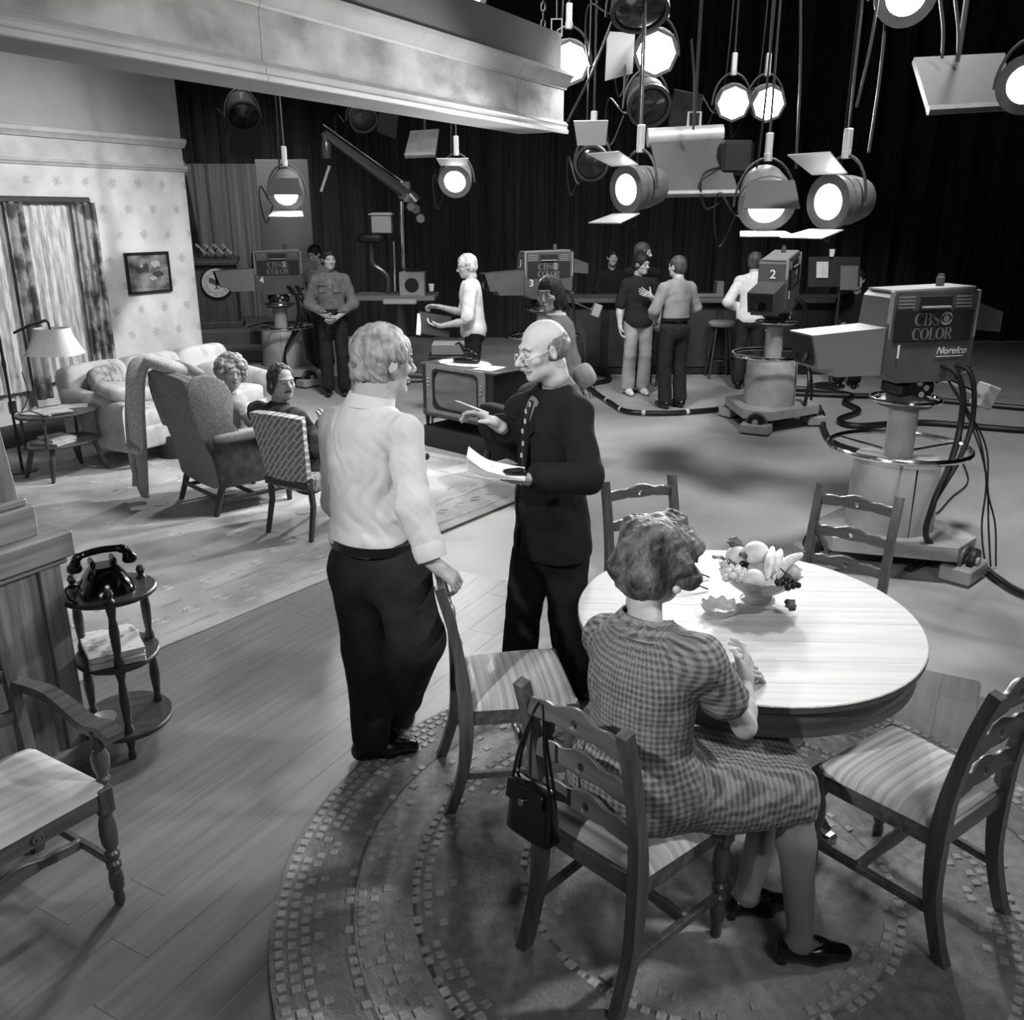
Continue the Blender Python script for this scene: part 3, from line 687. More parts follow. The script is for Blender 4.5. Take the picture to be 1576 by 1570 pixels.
book('directory', 'upper telephone directory with printed cover on the middle shelf of the stand', SC+Vector((-.012, -.015, .459)), R(33), .21, .27, .026, M('book_cover_print', .80, .6, .2, tex='noise', v2=.50, scale=16, detail=8, lo=.38, hi=.5), 'directories on the stand')
o = B().lathe([(.001, .006), (.02, .006), (.03, .012), (.045, .03), (.05, .036), (.047, .028), (.03, .005), (.018, 0), (.001, 0)], (0, 0, 0), 24).put('dish', M('pale_china', .8, .25, .5)); o.location = SC+Vector((-.06, -.08, .132)); tag(o, 'small pale dish on the lowest shelf of the telephone stand', 'dish')

# ---- sofa
m_sofa = M('sofa_cloth', .80, .9, .1, tex='noise', v2=.66, scale=7, detail=5, bump=.15, bscale=120, lo=.3, hi=.55)
m_sofas = M('sofa_cloth_print', .76, .9, .1, tex='voronoi', v2=.84, scale=9, bump=.1, bscale=120)
m_legw = wood('furniture_leg_wood', .30, .18, 'z', .4)
SOF = G(200, 727) ; sofM = set_frame(SOF)
sofa = thing('sofa', 'long pale upholstered sofa standing under the window wall', 'sofa', SOF, PI/2-AZ)     # local x along A, y to the wall
SL, SD = 1.95, .88
def puff(c, size, e=.35, n=26):                  # rounded superellipsoid block
    vs_ = []; fs = []; m_ = n//2
    sg = lambda q, p: math.copysign(abs(q)**p, q)
    for j in range(m_+1):
        ph_ = -PI/2+PI*j/m_
        for i in range(n):
            th_ = 2*PI*i/n
            vs_.append((c[0]+size[0]/2*sg(math.cos(ph_), e)*sg(math.cos(th_), e), c[1]+size[1]/2*sg(math.cos(ph_), e)*sg(math.sin(th_), e), c[2]+size[2]/2*sg(math.sin(ph_), e)))
    for j in range(m_):
        for i in range(n): fs.append((j*n+i, j*n+(i+1) % n, (j+1)*n+(i+1) % n, (j+1)*n+i))
    return vs_, fs
def P_(b, c, s_, e=.3, rot=None):
    v, f = puff((0, 0, 0), s_, e); rm = Euler(rot).to_matrix() if rot else Matrix.Identity(3)
    return b.add([rm @ Vector(p)+Vector(c) for p in v], f)
P_(B(), (SL/2, SD/2, .25), (SL-.06, SD-.06, .22), .2).put('base', m_sofa, sofa, smooth=70)
for i in range(3): P_(B(), (.13+(i+.5)*(SL-.26)/3, .36, .41), ((SL-.27)/3, .62, .17), .3).put('seat_cushion', m_sofas, sofa, smooth=70)
for i in range(3): P_(B(), (.02+(i+.5)*(SL-.04)/3, .76, .62), ((SL-.02)/3+.02, .26, .50), .4, (R(-10), 0, 0)).put('back_panel', m_sofa, sofa, smooth=70)
for s_, x in ((-1, .06), (1, SL-.06)):
    def armf(u, v, x=x):
        y = -.02+v*.80; top = .60+.10*v; a = 2*PI*u
        return (x+.075*math.copysign(abs(math.cos(a))**.6, math.cos(a)), y+.06*0, (.16+top)/2+(top-.16)/2*math.copysign(abs(math.sin(a))**.5, math.sin(a)))
    b = B().grid(armf, 28, 8)
    for v_ in (0, 1): b.grid(lambda u, v, v_=v_: tuple(Vector(armf(u, v_)).lerp(Vector((x, -.02+v_*.80, .4)), 1-v)), 28, 3)
    b.put('arm', m_sofa, sofa, smooth=60)
    B().tube(bez([(x-.07, -.025, .60), (x, -.03, .615), (x+.07, -.025, .60), (x+.078, .1, .60)], 3), .009, 6).put('piping', m_sofa, sofa)
for (x, y) in ((.08, .05), (SL-.08, .05), (.08, SD-.08), (SL-.08, SD-.08)):
    B().tube(bez([(x, y, .20), (x-.01, y-.02, .12), (x, y-.01, .04), (x, y-.02, 0)], 3), [.04, .04, .038, .034, .03, .026, .022, .02, .022, .026], 10).put('leg', m_legw, sofa)
def cushion(label, p, size, rot, mat):
    o = P_(B(), (0, 0, 0), size, .55).put('cushion', mat, smooth=70); o.location = sofM @ Vector(p); o.rotation_euler = rot; return tag(o, label, 'cushion', 'loose cushions on the sofa')
m_cu1 = M('patterned_cushion_cloth', .70, .9, .1, tex='noise', v2=.48, scale=14, detail=6, lo=.4, hi=.6)
cushion('square patterned cushion leaning in the left corner of the sofa', (.32, .54, .68), (.46, .14, .36), (R(-20), 0, PI/2-AZ+R(20)), m_cu1)
cushion('pale cushion lying over the left sofa arm', (.22, .20, .66), (.44, .36, .14), (R(6), R(8), PI/2-AZ+R(-8)), M('pale_cushion_cloth', .80, .9, .1, tex='noise', v2=.70, scale=12))
cushion('small mottled cushion on the middle seat of the sofa', (.78, .50, .60), (.42, .15, .32), (R(-25), 0, PI/2-AZ), m_cu1)
cushion('plump pale cushion at the right end of the sofa', (1.55, .42, .62), (.5, .4, .26), (R(-12), 0, PI/2-AZ), M('plain_cushion_cloth', .84, .9, .1, tex='noise', v2=.78, scale=10))

# ---- wing chair with a coat thrown over it
m_wing = M('wing_chair_tweed', .62, .95, .1, tex='noise', v2=.50, scale=70, bump=.3, bscale=200)
m_wingl = M('wing_chair_leather', .38, .5, .35, tex='noise', v2=.20, scale=9, bump=.1, bscale=60)
wc0 = (G(290, 767)+G(345, 795))/2
wrz = math.atan2(G(345, 795).y-G(290, 767).y, G(345, 795).x-G(290, 767).x)     # local x from far rear leg to near rear leg
wc = thing('wing_chair', 'high backed tweed wing chair turned away, with the curly haired woman in it', 'armchair', wc0, wrz)
W2 = .33
def slab(b, poly, th, x):                         # outline in (y,z), thickness in x, softened edge
    n = len(poly); cy = sum(p[0] for p in poly)/n; cz = sum(p[1] for p in poly)/n
    rings = []
    for (k_, dx) in ((.0, -th/2), (.93, -th/2), (.985, -th*.38), (1, -th*.15), (1, th*.15), (.985, th*.38), (.93, th/2), (0, th/2)):
        rings.append([(x+dx, cy+(p[0]-cy)*k_, cz+(p[1]-cz)*k_) for p in poly])
    vs_ = [p for r_ in rings for p in r_]
    fs = [(i*n+k, i*n+(k+1) % n, (i+1)*n+(k+1) % n, (i+1)*n+k) for i in range(len(rings)-1) for k in range(n)]
    return b.add(vs_, fs)
backp = bez([(-.02, .20, 0), (-.06, .45, 0), (-.14, .75, 0), (-.20, 1.02, 0), (-.17, 1.06, 0), (-.10, 1.04, 0), (-.02, .75, 0), (.06, .45, 0), (.10, .20, 0)], 5)
slab(B(), [(p.x, p.y) for p in backp], W2*2, 0).put('back', m_wing, wc, smooth=50)
for s_ in (-1, 1):
    wing = bez([(-.13, .62, 0), (-.19, .90, 0), (-.17, 1.03, 0), (-.03, 1.07, 0), (.10, 1.00, 0), (.15, .86, 0), (.13, .70, 0), (.18, .60, 0), (-.02, .56, 0)], 5)
    slab(B(), [(p.x, p.y) for p in wing], .075, s_*(W2-.02)).put('wing', m_wing, wc, smooth=50)
    pan = bez([(-.02, .22, 0), (-.04, .42, 0), (-.08, .62, 0), (.2, .61, 0), (.56, .59, 0), (.60, .55, 0), (.58, .40, 0), (.58, .22, 0)], 4)
    slab(B(), [(p.x, p.y) for p in pan], .07, s_*(W2-.015)).put('side_panel', m_wingl, wc, smooth=50)
    P_(B(), (s_*(W2-.005), .29, .60), (.115, .66, .075), .5).put('arm', m_wing, wc, smooth=70)
    for k_ in range(9):
        nz = .26+.04*k_; B().lathe([(.008, 0), (.006, .004), (.0001, .006)], (0, 0, 0), 8, axis=aim((s_, 0, 0))).put('nail_head', m_legw, wc, M4=Matrix.Translation((s_*(W2+.018), -.005-.10*(nz-.22), nz)))
    B().tube([(s_*(W2-.03), .02, .24), (s_*(W2-.03), -.02, .12), (s_*(W2-.02), -.06, 0)], [.03, .024, .02], 8).put('leg', m_legw, wc)
    B().tube([(s_*(W2-.03), .56, .24), (s_*(W2-.03), .56, 0)], [.028, .02], 8).put('leg', m_legw, wc)
    B().box((s_*(W2-.03), .27, .12), (.022, .54, .03), bev=.004).put('stretcher', m_legw, wc)
B().box((0, .27, .12), (W2*2-.08, .022, .03), bev=.004).put('stretcher', m_legw, wc); B().box((0, -.02, .14), (W2*2-.08, .022, .03), bev=.004).put('stretcher', m_legw, wc)
P_(B(), (0, .31, .29), (W2*2-.06, .58, .14), .25).put('seat_base', m_wing, wc, smooth=70); P_(B(), (0, .36, .41), (W2*2-.12, .50, .13), .35).put('seat_cushion', m_wing, wc, smooth=70)
# coat: a folded cloth over the far top corner
m_coat = M('coat_suede', .70, .9, .1, tex='noise', v2=.60, scale=12, bump=.1, bscale=80); m_flc = M('coat_fleece', .90, 1, .05, tex='noise', v2=.74, scale=60, bump=.8, bscale=90)
coat = thing('coat', 'fleece lined coat thrown over the top left of the wing chair', 'coat', wc0, wrz)
def coatf(off, wd, zlo):
    def f(u, v):
        x = -W2-.10+wd*(u-.5)+.03*math.sin(v*9+u*4)*(.3+abs(v-.5)); path = bez([(-.30, zlo, 0), (-.28, .45, 0), (-.26, .8, 0), (-.21, 1.04, 0), (-.10, 1.12, 0), (.06, 1.04, 0), (.14, .82, 0), (.17, .62, 0)], 4)
        q = v*(len(path)-1.001); i = int(q); p = path[i].lerp(path[i+1], q-i)
        return (x, p.x-off+.02*math.sin(u*7+v*5), p.y+off*.6-.06*abs(u-.5))
    return f
B().grid(coatf(.03, .30, .12), 12, 26, .012).put('outer', m_coat, coat, smooth=60)
B().grid(coatf(.05, .24, .46), 12, 26, .03).put('fleece', m_flc, coat, smooth=60)
P_(B(), (-.16, -.10, 1.085), (.46, .24, .09), .6, (R(-12), R(4), R(6))).put('fleece_roll', m_flc, coat, smooth=70)
P_(B(), (-.10, .03, 1.06), (.40, .16, .07), .6, (R(-30), 0, R(-6))).put('collar_fold', m_coat, coat, smooth=70)
def slv(u, v):
    a = 2*PI*u; p = bez([(-W2-.20, -.26, .90), (-W2-.22, -.30, .55), (-W2-.20, -.30, .22), (-W2-.10, -.29, .05)], 6); q = v*(len(p)-1.001); i = int(q); c = p[i].lerp(p[i+1], q-i); return (c.x+.055*math.cos(a)*(1+.1*math.sin(v*15)), c.y+.03*math.sin(a), c.z)
B().grid(slv, 14, 16).put('sleeve', m_coat, coat, smooth=60)

# ---- side chair with a woven diagonal pattern
def weave_mat():
    m = bpy.data.materials.new('basket_weave_cloth'); m.use_nodes = True; nt = m.node_tree; N = nt.nodes; L = nt.links; b = N['Principled BSDF']; b.inputs['Roughness'].default_value = .9
    tc = N.new('ShaderNodeTexCoord'); mp = N.new('ShaderNodeMapping'); mp.inputs['Rotation'].default_value = (0, R(45), 0); mp.inputs['Scale'].default_value = (1, 0, 1); L.new(tc.outputs['Object'], mp.inputs[0])
    mp2 = N.new('ShaderNodeMapping'); mp2.inputs['Scale'].default_value = (14, 14, 14); L.new(mp.outputs[0], mp2.inputs[0])
    br = N.new('ShaderNodeTexBrick'); br.inputs['Scale'].default_value = 1; br.inputs['Mortar Size'].default_value = .09; br.inputs['Brick Width'].default_value = 1.6; br.inputs['Row Height'].default_value = .45
    br.inputs['Color1'].default_value = (lin(.50),)*3+(1,); br.inputs['Color2'].default_value = (lin(.58),)*3+(1,); br.inputs['Mortar'].default_value = (lin(.80),)*3+(1,)
    sw = N.new('ShaderNodeSeparateXYZ'); cb = N.new('ShaderNodeCombineXYZ'); L.new(mp2.outputs[0], sw.inputs[0]); L.new(sw.outputs[0], cb.inputs[0]); L.new(sw.outputs[2], cb.inputs[1]); L.new(cb.outputs[0], br.inputs['Vector'])
    L.new(br.outputs['Color'], b.inputs['Base Color']); return m
m_weave = weave_mat(); m_weave2 = M('fleck_weave_cloth', .78, .9, .1, tex='noise', v2=.48, scale=30, stretch=(1, 3, 1), lo=.45, hi=.55)
g0, g1 = G(408, 820), G(487, 838); sc0 = (g0+g1)/2; srz = math.atan2(g1.y-g0.y, g1.x-g0.x)
sch = thing('side_chair', 'armless side chair with woven diagonal pattern back, the moustached man on it', 'chair', sc0, srz)
def bk(u, v):
    q = u*2-1; w = (.185+.055*v)*1.0
    return (q*w, -.0-.10*v-.035*(1-q*q)*0+.05*q*q*(.3+.7*v), .42+.46*v+(.02*(1-q*q)*v if v > .9 else 0))
B().grid(bk, 14, 16, .055).put('backrest', m_weave, sch, smooth=60)
P_(B(), (0, .26, .40), (.46, .48, .13), .4).put('seat', m_weave2, sch, smooth=70)
for s_ in (-1, 1):
    B().ribbon([(s_*.20, -.01, 0), (s_*.19, .05, .25), (s_*.18, .04, .45)], [.024, .03, .034], [.024, .03, .034]).put('leg', m_legw, sch)
    B().ribbon([(s_*.19, .46, 0), (s_*.18, .42, .36)], [.022, .034], [.022, .034]).put('leg', m_legw, sch)
B().box((0, .015, .40), (.40, .03, .05), bev=.005).put('rear_rail', m_legw, sch)

# ---- end table with magazines
m_et = wood('end_table_wood', .34, .2, 'x', .35)
etc = (G(45, 737)+G(110, 747)+G(166, 727)+G(100, 712))/4
et = thing('end_table', 'two tier wooden end table with spindle posts at the left sofa arm', 'table', etc, PI/2-AZ)
for z, k_ in ((.56, 1.0), (.30, .94)):
    ring_loft([ovl(.001, .001, z-.012, 36), ovl(.36*k_, .25*k_, z-.012, 36), ovl(.37*k_, .26*k_, z, 36), ovl(.36*k_, .25*k_, z+.010, 36), ovl(.001, .001, z+.010, 36)]).put('shelf', m_et, et)
for (sx, sy) in ((1, 1), (1, -1), (-1, 1), (-1, -1)):
    B().tube([(sx*.20, sy*.13, .29), (sx*.235, sy*.155, .15), (sx*.27, sy*.18, 0)], [.022, .024, .014], 10).put('leg', m_et, et)
    B().lathe([(.010, .30), (.014, .36), (.010, .42), (.014, .48), (.010, .56)], (sx*.25, sy*.15, 0), 10).put('spindle', m_et, et)
m_mag = M('magazine_cover', .84, .5, .3, tex='noise', v2=.66, scale=9, detail=5)
def magz(label, p, rz, w=.21, d=.28, h=.008, base=etc, brz=PI/2-AZ, grp='magazines on the end table'):
    q = Matrix.Rotation(brz, 3, 'Z') @ Vector(p)
    return book('magazine', label, base+q, brz+rz, w, d, h, m_mag, grp, 'magazine')
magz('bottom magazine of the pile on top of the end table', (-.14, .0, .571), .3)
magz('open topmost magazine on top of the end table', (-.08, -.03, .580), -.25, .24, .30, .010)
magz('single magazine at the right on top of the end table', (.16, .03, .571), .9, .18, .24, .006)
magz('lower bound magazine on the lower shelf of the end table', (-.10, -.02, .311), .2, .22, .28, .02)
magz('upper bound magazine on the lower shelf of the end table', (-.05, .0, .332), -.15, .21, .27, .02)

# ---- bridge floor lamp
flp = G(55, 735)+BX*.25+A*.05; flp.z = 0
fl = thing('floor_lamp', 'bridge arm floor lamp with pale square shade behind the end table', 'floor lamp', flp, 0)
m_iron = M('dark_bronze', .16, .4, .5, .3)
hz = P(45, 505, flp.y).z
B().lathe([(.001, .03), (.05, .03), (.12, .02), (.13, 0), (.001, 0)], (0, 0, 0), 24).put('base', m_iron, fl)
B().lathe([(.012, .02), (.014, .3), (.02, .32), (.012, .36), (.012, .9), (.018, .95), (.012, 1.0), (.012, hz)], (0, 0, 0), 12).put('pole', m_iron, fl)
tip = P(70, 493, flp.y-.12)-flp; tl_ = P(22, 512, flp.y+.05)-flp
B().ribbon([tl_, (tl_+tip)/2+Z*.012, tip], [.03, .05, .03], .02, (0, 1, .2)).put('bridge_arm', m_iron, fl)
B().tube([tip, tip+Vector((.02, 0, -.02)), tip+Vector((.025, 0, -.08))], .010, 8).put('socket', m_iron, fl)
sh0 = P(79, 505, flp.y-.12)-flp; sh1 = P(85, 545, flp.y-.12)-flp
shade = B()
def sq(r_, c, n=40): return [tuple(Vector(c)+Vector((r_*1.15*math.copysign(abs(math.cos(2*PI*k/n))**.55, math.cos(2*PI*k/n)), r_*.9*math.copysign(abs(math.sin(2*PI*k/n))**.55, math.sin(2*PI*k/n)), 0))) for k in range(n)]
rg = []
for i in range(7):
    q = i/6; rg.append(sq(.115+.075*q**1.4, Vector(sh0).lerp(Vector(sh1), q)))
for i in range(6, -1, -1):
    q = i/6; rg.append(sq(.112+.075*q**1.4, Vector(sh0).lerp(Vector(sh1), q)))
ring_loft(rg).put('lamp_shade', M('lamp_shade_cloth', .90, .8, .1, tex='noise', v2=.86, scale=40), fl)

# ---- window curtains: rods, sheers and patterned side drapes
crm = wm
m_sheer = M('lace_sheer', .88, .9, .1, tex='noise', v2=.70, scale=5, stretch=(6, 6, 1), detail=5, alpha=.93, lo=.4, hi=.6)
m_pat2 = M('patterned_drape', .66, .9, .1, tex='noise', v2=.34, scale=7, stretch=(1, 1, .8), detail=5, lo=.42, hi=.56)
rod = B().box(((WS0+WS1)/2, -.10, WZ1+.07), (WS1-WS0+.34, .05, .06), bev=.01).put('curtain_rail', m_dark); rod.matrix_world = crm
tag(rod, 'dark wooden curtain rail above the window on the papered wall', 'curtain rail')
def wcurt(nm, label, s0, s1, n, z0, z1, amp, wl_, mat, seed):
    o = drape(nm, wl(s0, n, 0), wl(s1, n, 0), z0, z1, amp, wl_, mat, seed=seed, thick=.004, nv=14); return tag(o, label, 'curtain', 'curtains of the living room window')
wcurt('sheer_curtain', 'lace sheer curtain at the right of the window behind the lamp', WS0+1.85, WS1-.02, .07, .56, WZ1+.04, .02, .11, m_sheer, 11)
wcurt('sheer_curtain', 'lace sheer curtain beside the left edge of the picture', -.30, .34, .07, .52, WZ1+.04, .02, .11, m_sheer, 12)
wcurt('patterned_curtain', 'dark patterned curtain hanging at the right end of the window', 1.0, 1.28, .12, .25, WZ1+.05, .035, .10, m_pat2, 13)
wcurt('patterned_curtain', 'patterned curtain between the two lace sheers at the left', WS0+1.70, WS0+1.88, .12, .42, WZ1+.05, .035, .11, m_pat2, 14)
# outlet on the wall
oo = B().box((.12, -.006, .38), (.075, .012, .115), bev=.003).put('wall_outlet', m_dark); oo.matrix_world = wm; tag(oo, 'dark electric outlet plate low on the papered wall', 'outlet')
oc = B().tube(bez([wl(.12, .03, .36), wl(.16, .06, .33), wl(.24, .10, .5), wl(.2, .12, .72)], 6), .005, 6).put('lamp_cord', m_dark); tag(oc, 'thin cord running up from the wall outlet', 'cord')
# picture
pc = (P(226, 420, 9.0)); 
den = (ray(226, 420)); 
def on_wall(u, v, n=0.0):
    d = ray(u, v); o_ = W0-BX*n; k_ = -BX; t = (o_-Vector((0, 0, CAM_H))).dot(k_)/d.dot(k_); return Vector((0, 0, CAM_H))+d*t
q0, q1, q2, q3 = on_wall(190, 388), on_wall(257, 388), on_wall(263, 449), on_wall(196, 453)
cen = (q0+q1+q2+q3)/4; pw = ((q1-q0).length+(q2-q3).length)/2; phh = ((q3-q0).length+(q2-q1).length)/2
pic = thing('framed_picture', 'framed landscape painting hanging on the floral papered wall', 'picture', cen-BX*.02, PI/2-AZ)
fb = B(); fw = .025
for (c, s_) in (((0, 0, phh/2-fw/2), (pw, .03, fw)), ((0, 0, -phh/2+fw/2), (pw, .03, fw)), ((-pw/2+fw/2, 0, 0), (fw, .03, phh-2*fw)), ((pw/2-fw/2, 0, 0), (fw, .03, phh-2*fw))): fb.box(c, s_, bev=.004)
fb.put('frame', M('picture_frame_black', .10, .4, .4), pic)
B().box((0, .006, 0), (pw-2*fw+.004, .008, phh-2*fw+.004)).put('canvas', M('landscape_paint', .56, .6, .2, tex='noise', v2=.24, scale=5, stretch=(1, 1, 1.6), detail=8, lo=.35, hi=.62), pic, smooth=0)
m_pt1 = M('painted_tree', .24, .7); m_pt2 = M('painted_light', .66, .7)
def blob(b, c, r_, n=9, s_=1): b.add([(c[0]+r_*math.cos(2*PI*k/n)*(1+.25*math.sin(k*2.7)), -.0005, c[1]+r_*s_*math.sin(2*PI*k/n)*(1+.2*math.cos(k*3.1))) for k in range(n)], [tuple(range(n))])
b = B(); blob(b, (-.11, .03), .06, 11, .6); blob(b, (-.02, .05), .025, 9, 2.2); blob(b, (-.05, .06), .02, 9, 1.8); blob(b, (.12, -.02), .07, 11, .5); b.put('painted_trees', m_pt1, pic, smooth=0)
b = B(); blob(b, (-.09, .07), .02); blob(b, (.05, -.06), .05, 11, .4); blob(b, (.10, .09), .06, 11, .6); b.put('painted_highlights', m_pt2, pic, smooth=0)

# ---- television console
tvl, tvr = G(653, 688), None
m_tvw = wood('tv_cabinet_wood', .30, .2, 'x', .35)
m_tvd = M('tv_dark_wood', .14, .4, .4, tex='noise', v2=.1, scale=6)
tvz = R(-10); tvc = G(651, 650)
tvc = G(653, 684); TVW, TVD, TVH = .94, .50, .80
tv = thing('television', 'old console television in a dark wooden cabinet on the rug edge', 'television', tvc, R(-42))   # local x along the front, y into the set; origin front left foot
B().box((TVW/2, TVD/2, .10), (TVW, TVD, .20), bev=.006).put('base_box', m_tvd, tv)
for x in (.03, TVW-.03):
    for y in (.03, TVD-.03): B().tube([(x, y, .20), (x, y, .30)], [.016, .024], 8).put('leg', m_tvd, tv)
B().box((TVW/2, TVD/2, .545), (TVW, TVD, .49), bev=.006).put('cabinet', m_tvd, tv)
B().box((TVW/2, TVD/2, .80), (TVW+.04, TVD+.03, .022), bev=.004).put('cabinet_top', m_tvw, tv)
B().box((TVW/2, -.006, .34), (TVW-.02, .014, .06), bev=.004).put('lower_rail', m_tvw, tv)
SXc, SZc, SW, SH_ = TVW/2-.01, .575, .62, .40
def rrect(w, h, r_, c=(0, 0), n=6):
    o_ = []
    for (sx, sy, a0) in ((1, 1, 0), (-1, 1, 90), (-1, -1, 180), (1, -1, 270)):
        for k in range(n+1):
            a = R(a0+90*k/n); o_.append((c[0]+sx*(w/2-r_)+r_*math.cos(a), c[1]+sy*(h/2-r_)+r_*math.sin(a)))
    return o_
m_bez = M('tv_bezel_gold', .52, .4, .5, .2, tex='noise', v2=.46, scale=20)
FM = frame((SXc, -.004, SZc), (1, 0, 0), (0, 0, 1))
outline('bezel', [rrect(SW+.15, SH_+.06, .02), rrect(SW, SH_, .06)], .03, m_bez, tv, FM, .004)
outline('screen_mask', [rrect(SW+.02, SH_+.02, .06), rrect(SW-.05, SH_-.05, .06)], .026, M('screen_mask', .12, .5), tv, FM, .003)
def scr(u, v):
    x, z = (u*2-1), (v*2-1); return (SXc+x*(SW/2-.012), -.006-.03*(1-x*x)*(1-z*z)+.02*(x*x*z*z), SZc+z*(SH_/2-.012))
B().grid(scr, 16, 12).put('screen', M('tv_tube_glass', .38, .12, .6), tv)
for s_ in (-1, 1):
    for k_ in range(3): B().lathe([(.011, 0), (.011, .012), (.007, .018), (.0001, .019)], (0, 0, 0), 12, axis=aim((0, -1, 0))).put('knob', M('nickel2', .75, .25, .5, .8), tv, M4=Matrix.Translation((SXc+s_*(SW/2+.038), -.018, SZc+.10-.035*k_)))
TM = Matrix.Translation(tvc) @ Matrix.Rotation(R(-42), 4, 'Z')
o = B().add([(.30*math.cos(2*PI*k/48)*(1+.04*math.cos(k*PI/2)), .19*math.sin(2*PI*k/48)*(1+.04*math.cos(k*PI/2)), 0) for k in range(48)]+[(0, 0, .001)], [(k, (k+1) % 48, 48) for k in range(48)]).put('doily', M('lace_doily', .66, .9, .1, tex='noise', v2=.7, scale=60), smooth=0); o.location = TM @ Vector((.34, .24, .813)); o.rotation_euler = (0, 0, R(-42)); tag(o, 'white lace doily on top of the television', 'doily')
ho = thing('horse_figurine', 'dark glossy horse figurine standing on the lace doily on the television', 'figurine', TM @ Vector((.36, .25, .815)), R(-20))
m_fig = M('dark_glazed', .07, .2, .6)
P_(B(), (0, 0, .022), (.27, .11, .05), .6).put('plinth', m_fig, ho, smooth=70)
hb_ = B(); hb_.tube(bez([(-.02, 0, .105), (.03, 0, .105), (.07, 0, .08)], 5), [.026]*4+[.024]*4+[.02, .018, .012], 10); hb_.tube(bez([(-.015, 0, .11), (-.05, 0, .155), (-.075, 0, .185)], 4), [.024, .022, .02, .018, .017, .015, .014, .013, .012], 10); hb_.tube([(-.07, 0, .185), (-.115, 0, .165)], [.014, .008], 8)
hb_.put('horse_body', m_fig, ho)
for (x, y, x2, z2) in ((-.015, .014, -.05, .05), (-.01, -.014, -.01, .045), (.055, .014, .06, .04), (.06, -.014, .085, .04)): B().tube([(x, y, .095), ((x+x2)/2+.005, y, .07), (x2, y, z2)], [.012, .008, .007], 8).put('leg', m_fig, ho)
B().tube(bez([(.07, 0, .09), (.10, 0, .085), (.115, 0, .055), (.095, 0, .045)], 4), [.009, .009, .008, .008, .008, .007, .007, .006, .006, .005, .005, .004, .003], 6).put('tail', m_fig, ho)
tvm = book('magazine', 'magazine lying at the right of the television top', TM @ Vector((.76, .14, .812)), R(-30), .20, .26, .008, m_mag, None, 'magazine')

# ---- dark low armchair behind the man in the jacket
m_dk = M('dark_velvet', .10, .8, .2, tex='noise', v2=.07, scale=12)
dac = G(800, 735); dac.y += .16; dac.x += .10
da = thing('dark_armchair', 'dark upholstered armchair half hidden behind the bald man in the jacket', 'armchair', dac, R(35))
P_(B(), (0, 0, .30), (.66, .66, .26), .3).put('seat_base', m_dk, da, smooth=70)
P_(B(), (0, -.26, .60), (.66, .20, .52), .5).put('backrest', m_dk, da, smooth=70)
for s_ in (-1, 1): P_(B(), (s_*.30, .03, .47), (.14, .60, .32), .5).put('arm', m_dk, da, smooth=70)
for (x, y) in ((-.27, -.27), (.27, -.27), (-.27, .27), (.27, .27)): B().tube([(x, y, .2), (x*1.05, y*1.05, .06), (x*1.1, y*1.1, 0)], [.035, .03, .04], 8).put('leg', M('black_gloss_leg', .06, .2, .6), da)
ant = P_(B(), (0, 0, 0), (.16, .03, .12), .6).put('white_cloth', M('white_cloth', .88, .9, .1)); ant.location = P(795, 627, dac.y-.15); ant.rotation_euler = (R(20), R(15), R(35)); tag(ant, 'small white cloth on the back of the dark armchair', 'cloth')

# ---- low round table stub by the coat
pf = B().lathe([(.15, 0), (.17, .02), (.16, .2), (.15, .22), (.001, .22)], (0, 0, 0), 20).put('footstool', m_legw); pf.location = G(268, 706)+Vector((0, .1, 0)); tag(pf, 'dark round footstool on the rug behind the wing chair', 'footstool')

# ---- bottle / cup on the wing chair arm
o = B().lathe([(.001, 0), (.032, 0), (.036, .11), (.034, .11), (.03, .004), (.001, .004)], (0, 0, 0), 18).put('paper_cup', M('white_paper_cup', .9, .7, .2)); o.location = P(379, 672, wc0.y+.12); o.location.z = .64; tag(o, 'white paper cup standing on the wing chair arm', 'cup')

# ================================================================== STUDIO EQUIPMENT
m_cb = M('camera_grey_paint', .34, .45, .4, tex='noise', v2=.31, scale=6); m_cl = M('camera_pale_paint', .60, .4, .4); m_cp = M('camera_logo_panel', .17, .5, .3); m_ltr = M('camera_lettering', .46, .5, .3); m_wht = M('white_lettering', .9, .5, .3)
m_ped = M('pedestal_grey_paint', .68, .42, .4, tex='noise', v2=.57, scale=3); m_chr = M('chrome', .85, .12, .5, 1.0); m_blk = M('black_rubber', .09, .5, .4); m_cab = M('cable_black', .10, .4, .4)
def vstroke(pts, widths, cl=False):               # 2-D stroke of varying width -> verts, faces
    n = len(pts); vs_ = []
    for i, (x, y) in enumerate(pts):
        a, b_ = pts[max(0, i-1)], pts[min(n-1, i+1)]
        if cl: a, b_ = pts[i-1], pts[(i+1) % n]
        tx, ty = b_[0]-a[0], b_[1]-a[1]; l = math.hypot(tx, ty) or 1; nx, ny = -ty/l, tx/l; w = widths[i]/2
        vs_ += [(x+nx*w, y+ny*w), (x-nx*w, y-ny*w)]
    fs = [(2*i, 2*i+1, 2*i+3, 2*i+2) for i in range(n-1)]
    if cl: fs.append((2*n-2, 2*n-1, 1, 0))
    return vs_, fs
def arc(cx, cy, rx, ry, a0, a1, n=16): return [(cx+rx*math.cos(R(a0+(a1-a0)*k/n)), cy+ry*math.sin(R(a0+(a1-a0)*k/n))) for k in range(n+1)]
TH, TN = .22, .045
def wid(pts, cx, rx): return [TN+(TH-TN)*abs((p[0]-cx)/rx)**1.5 for p in pts]
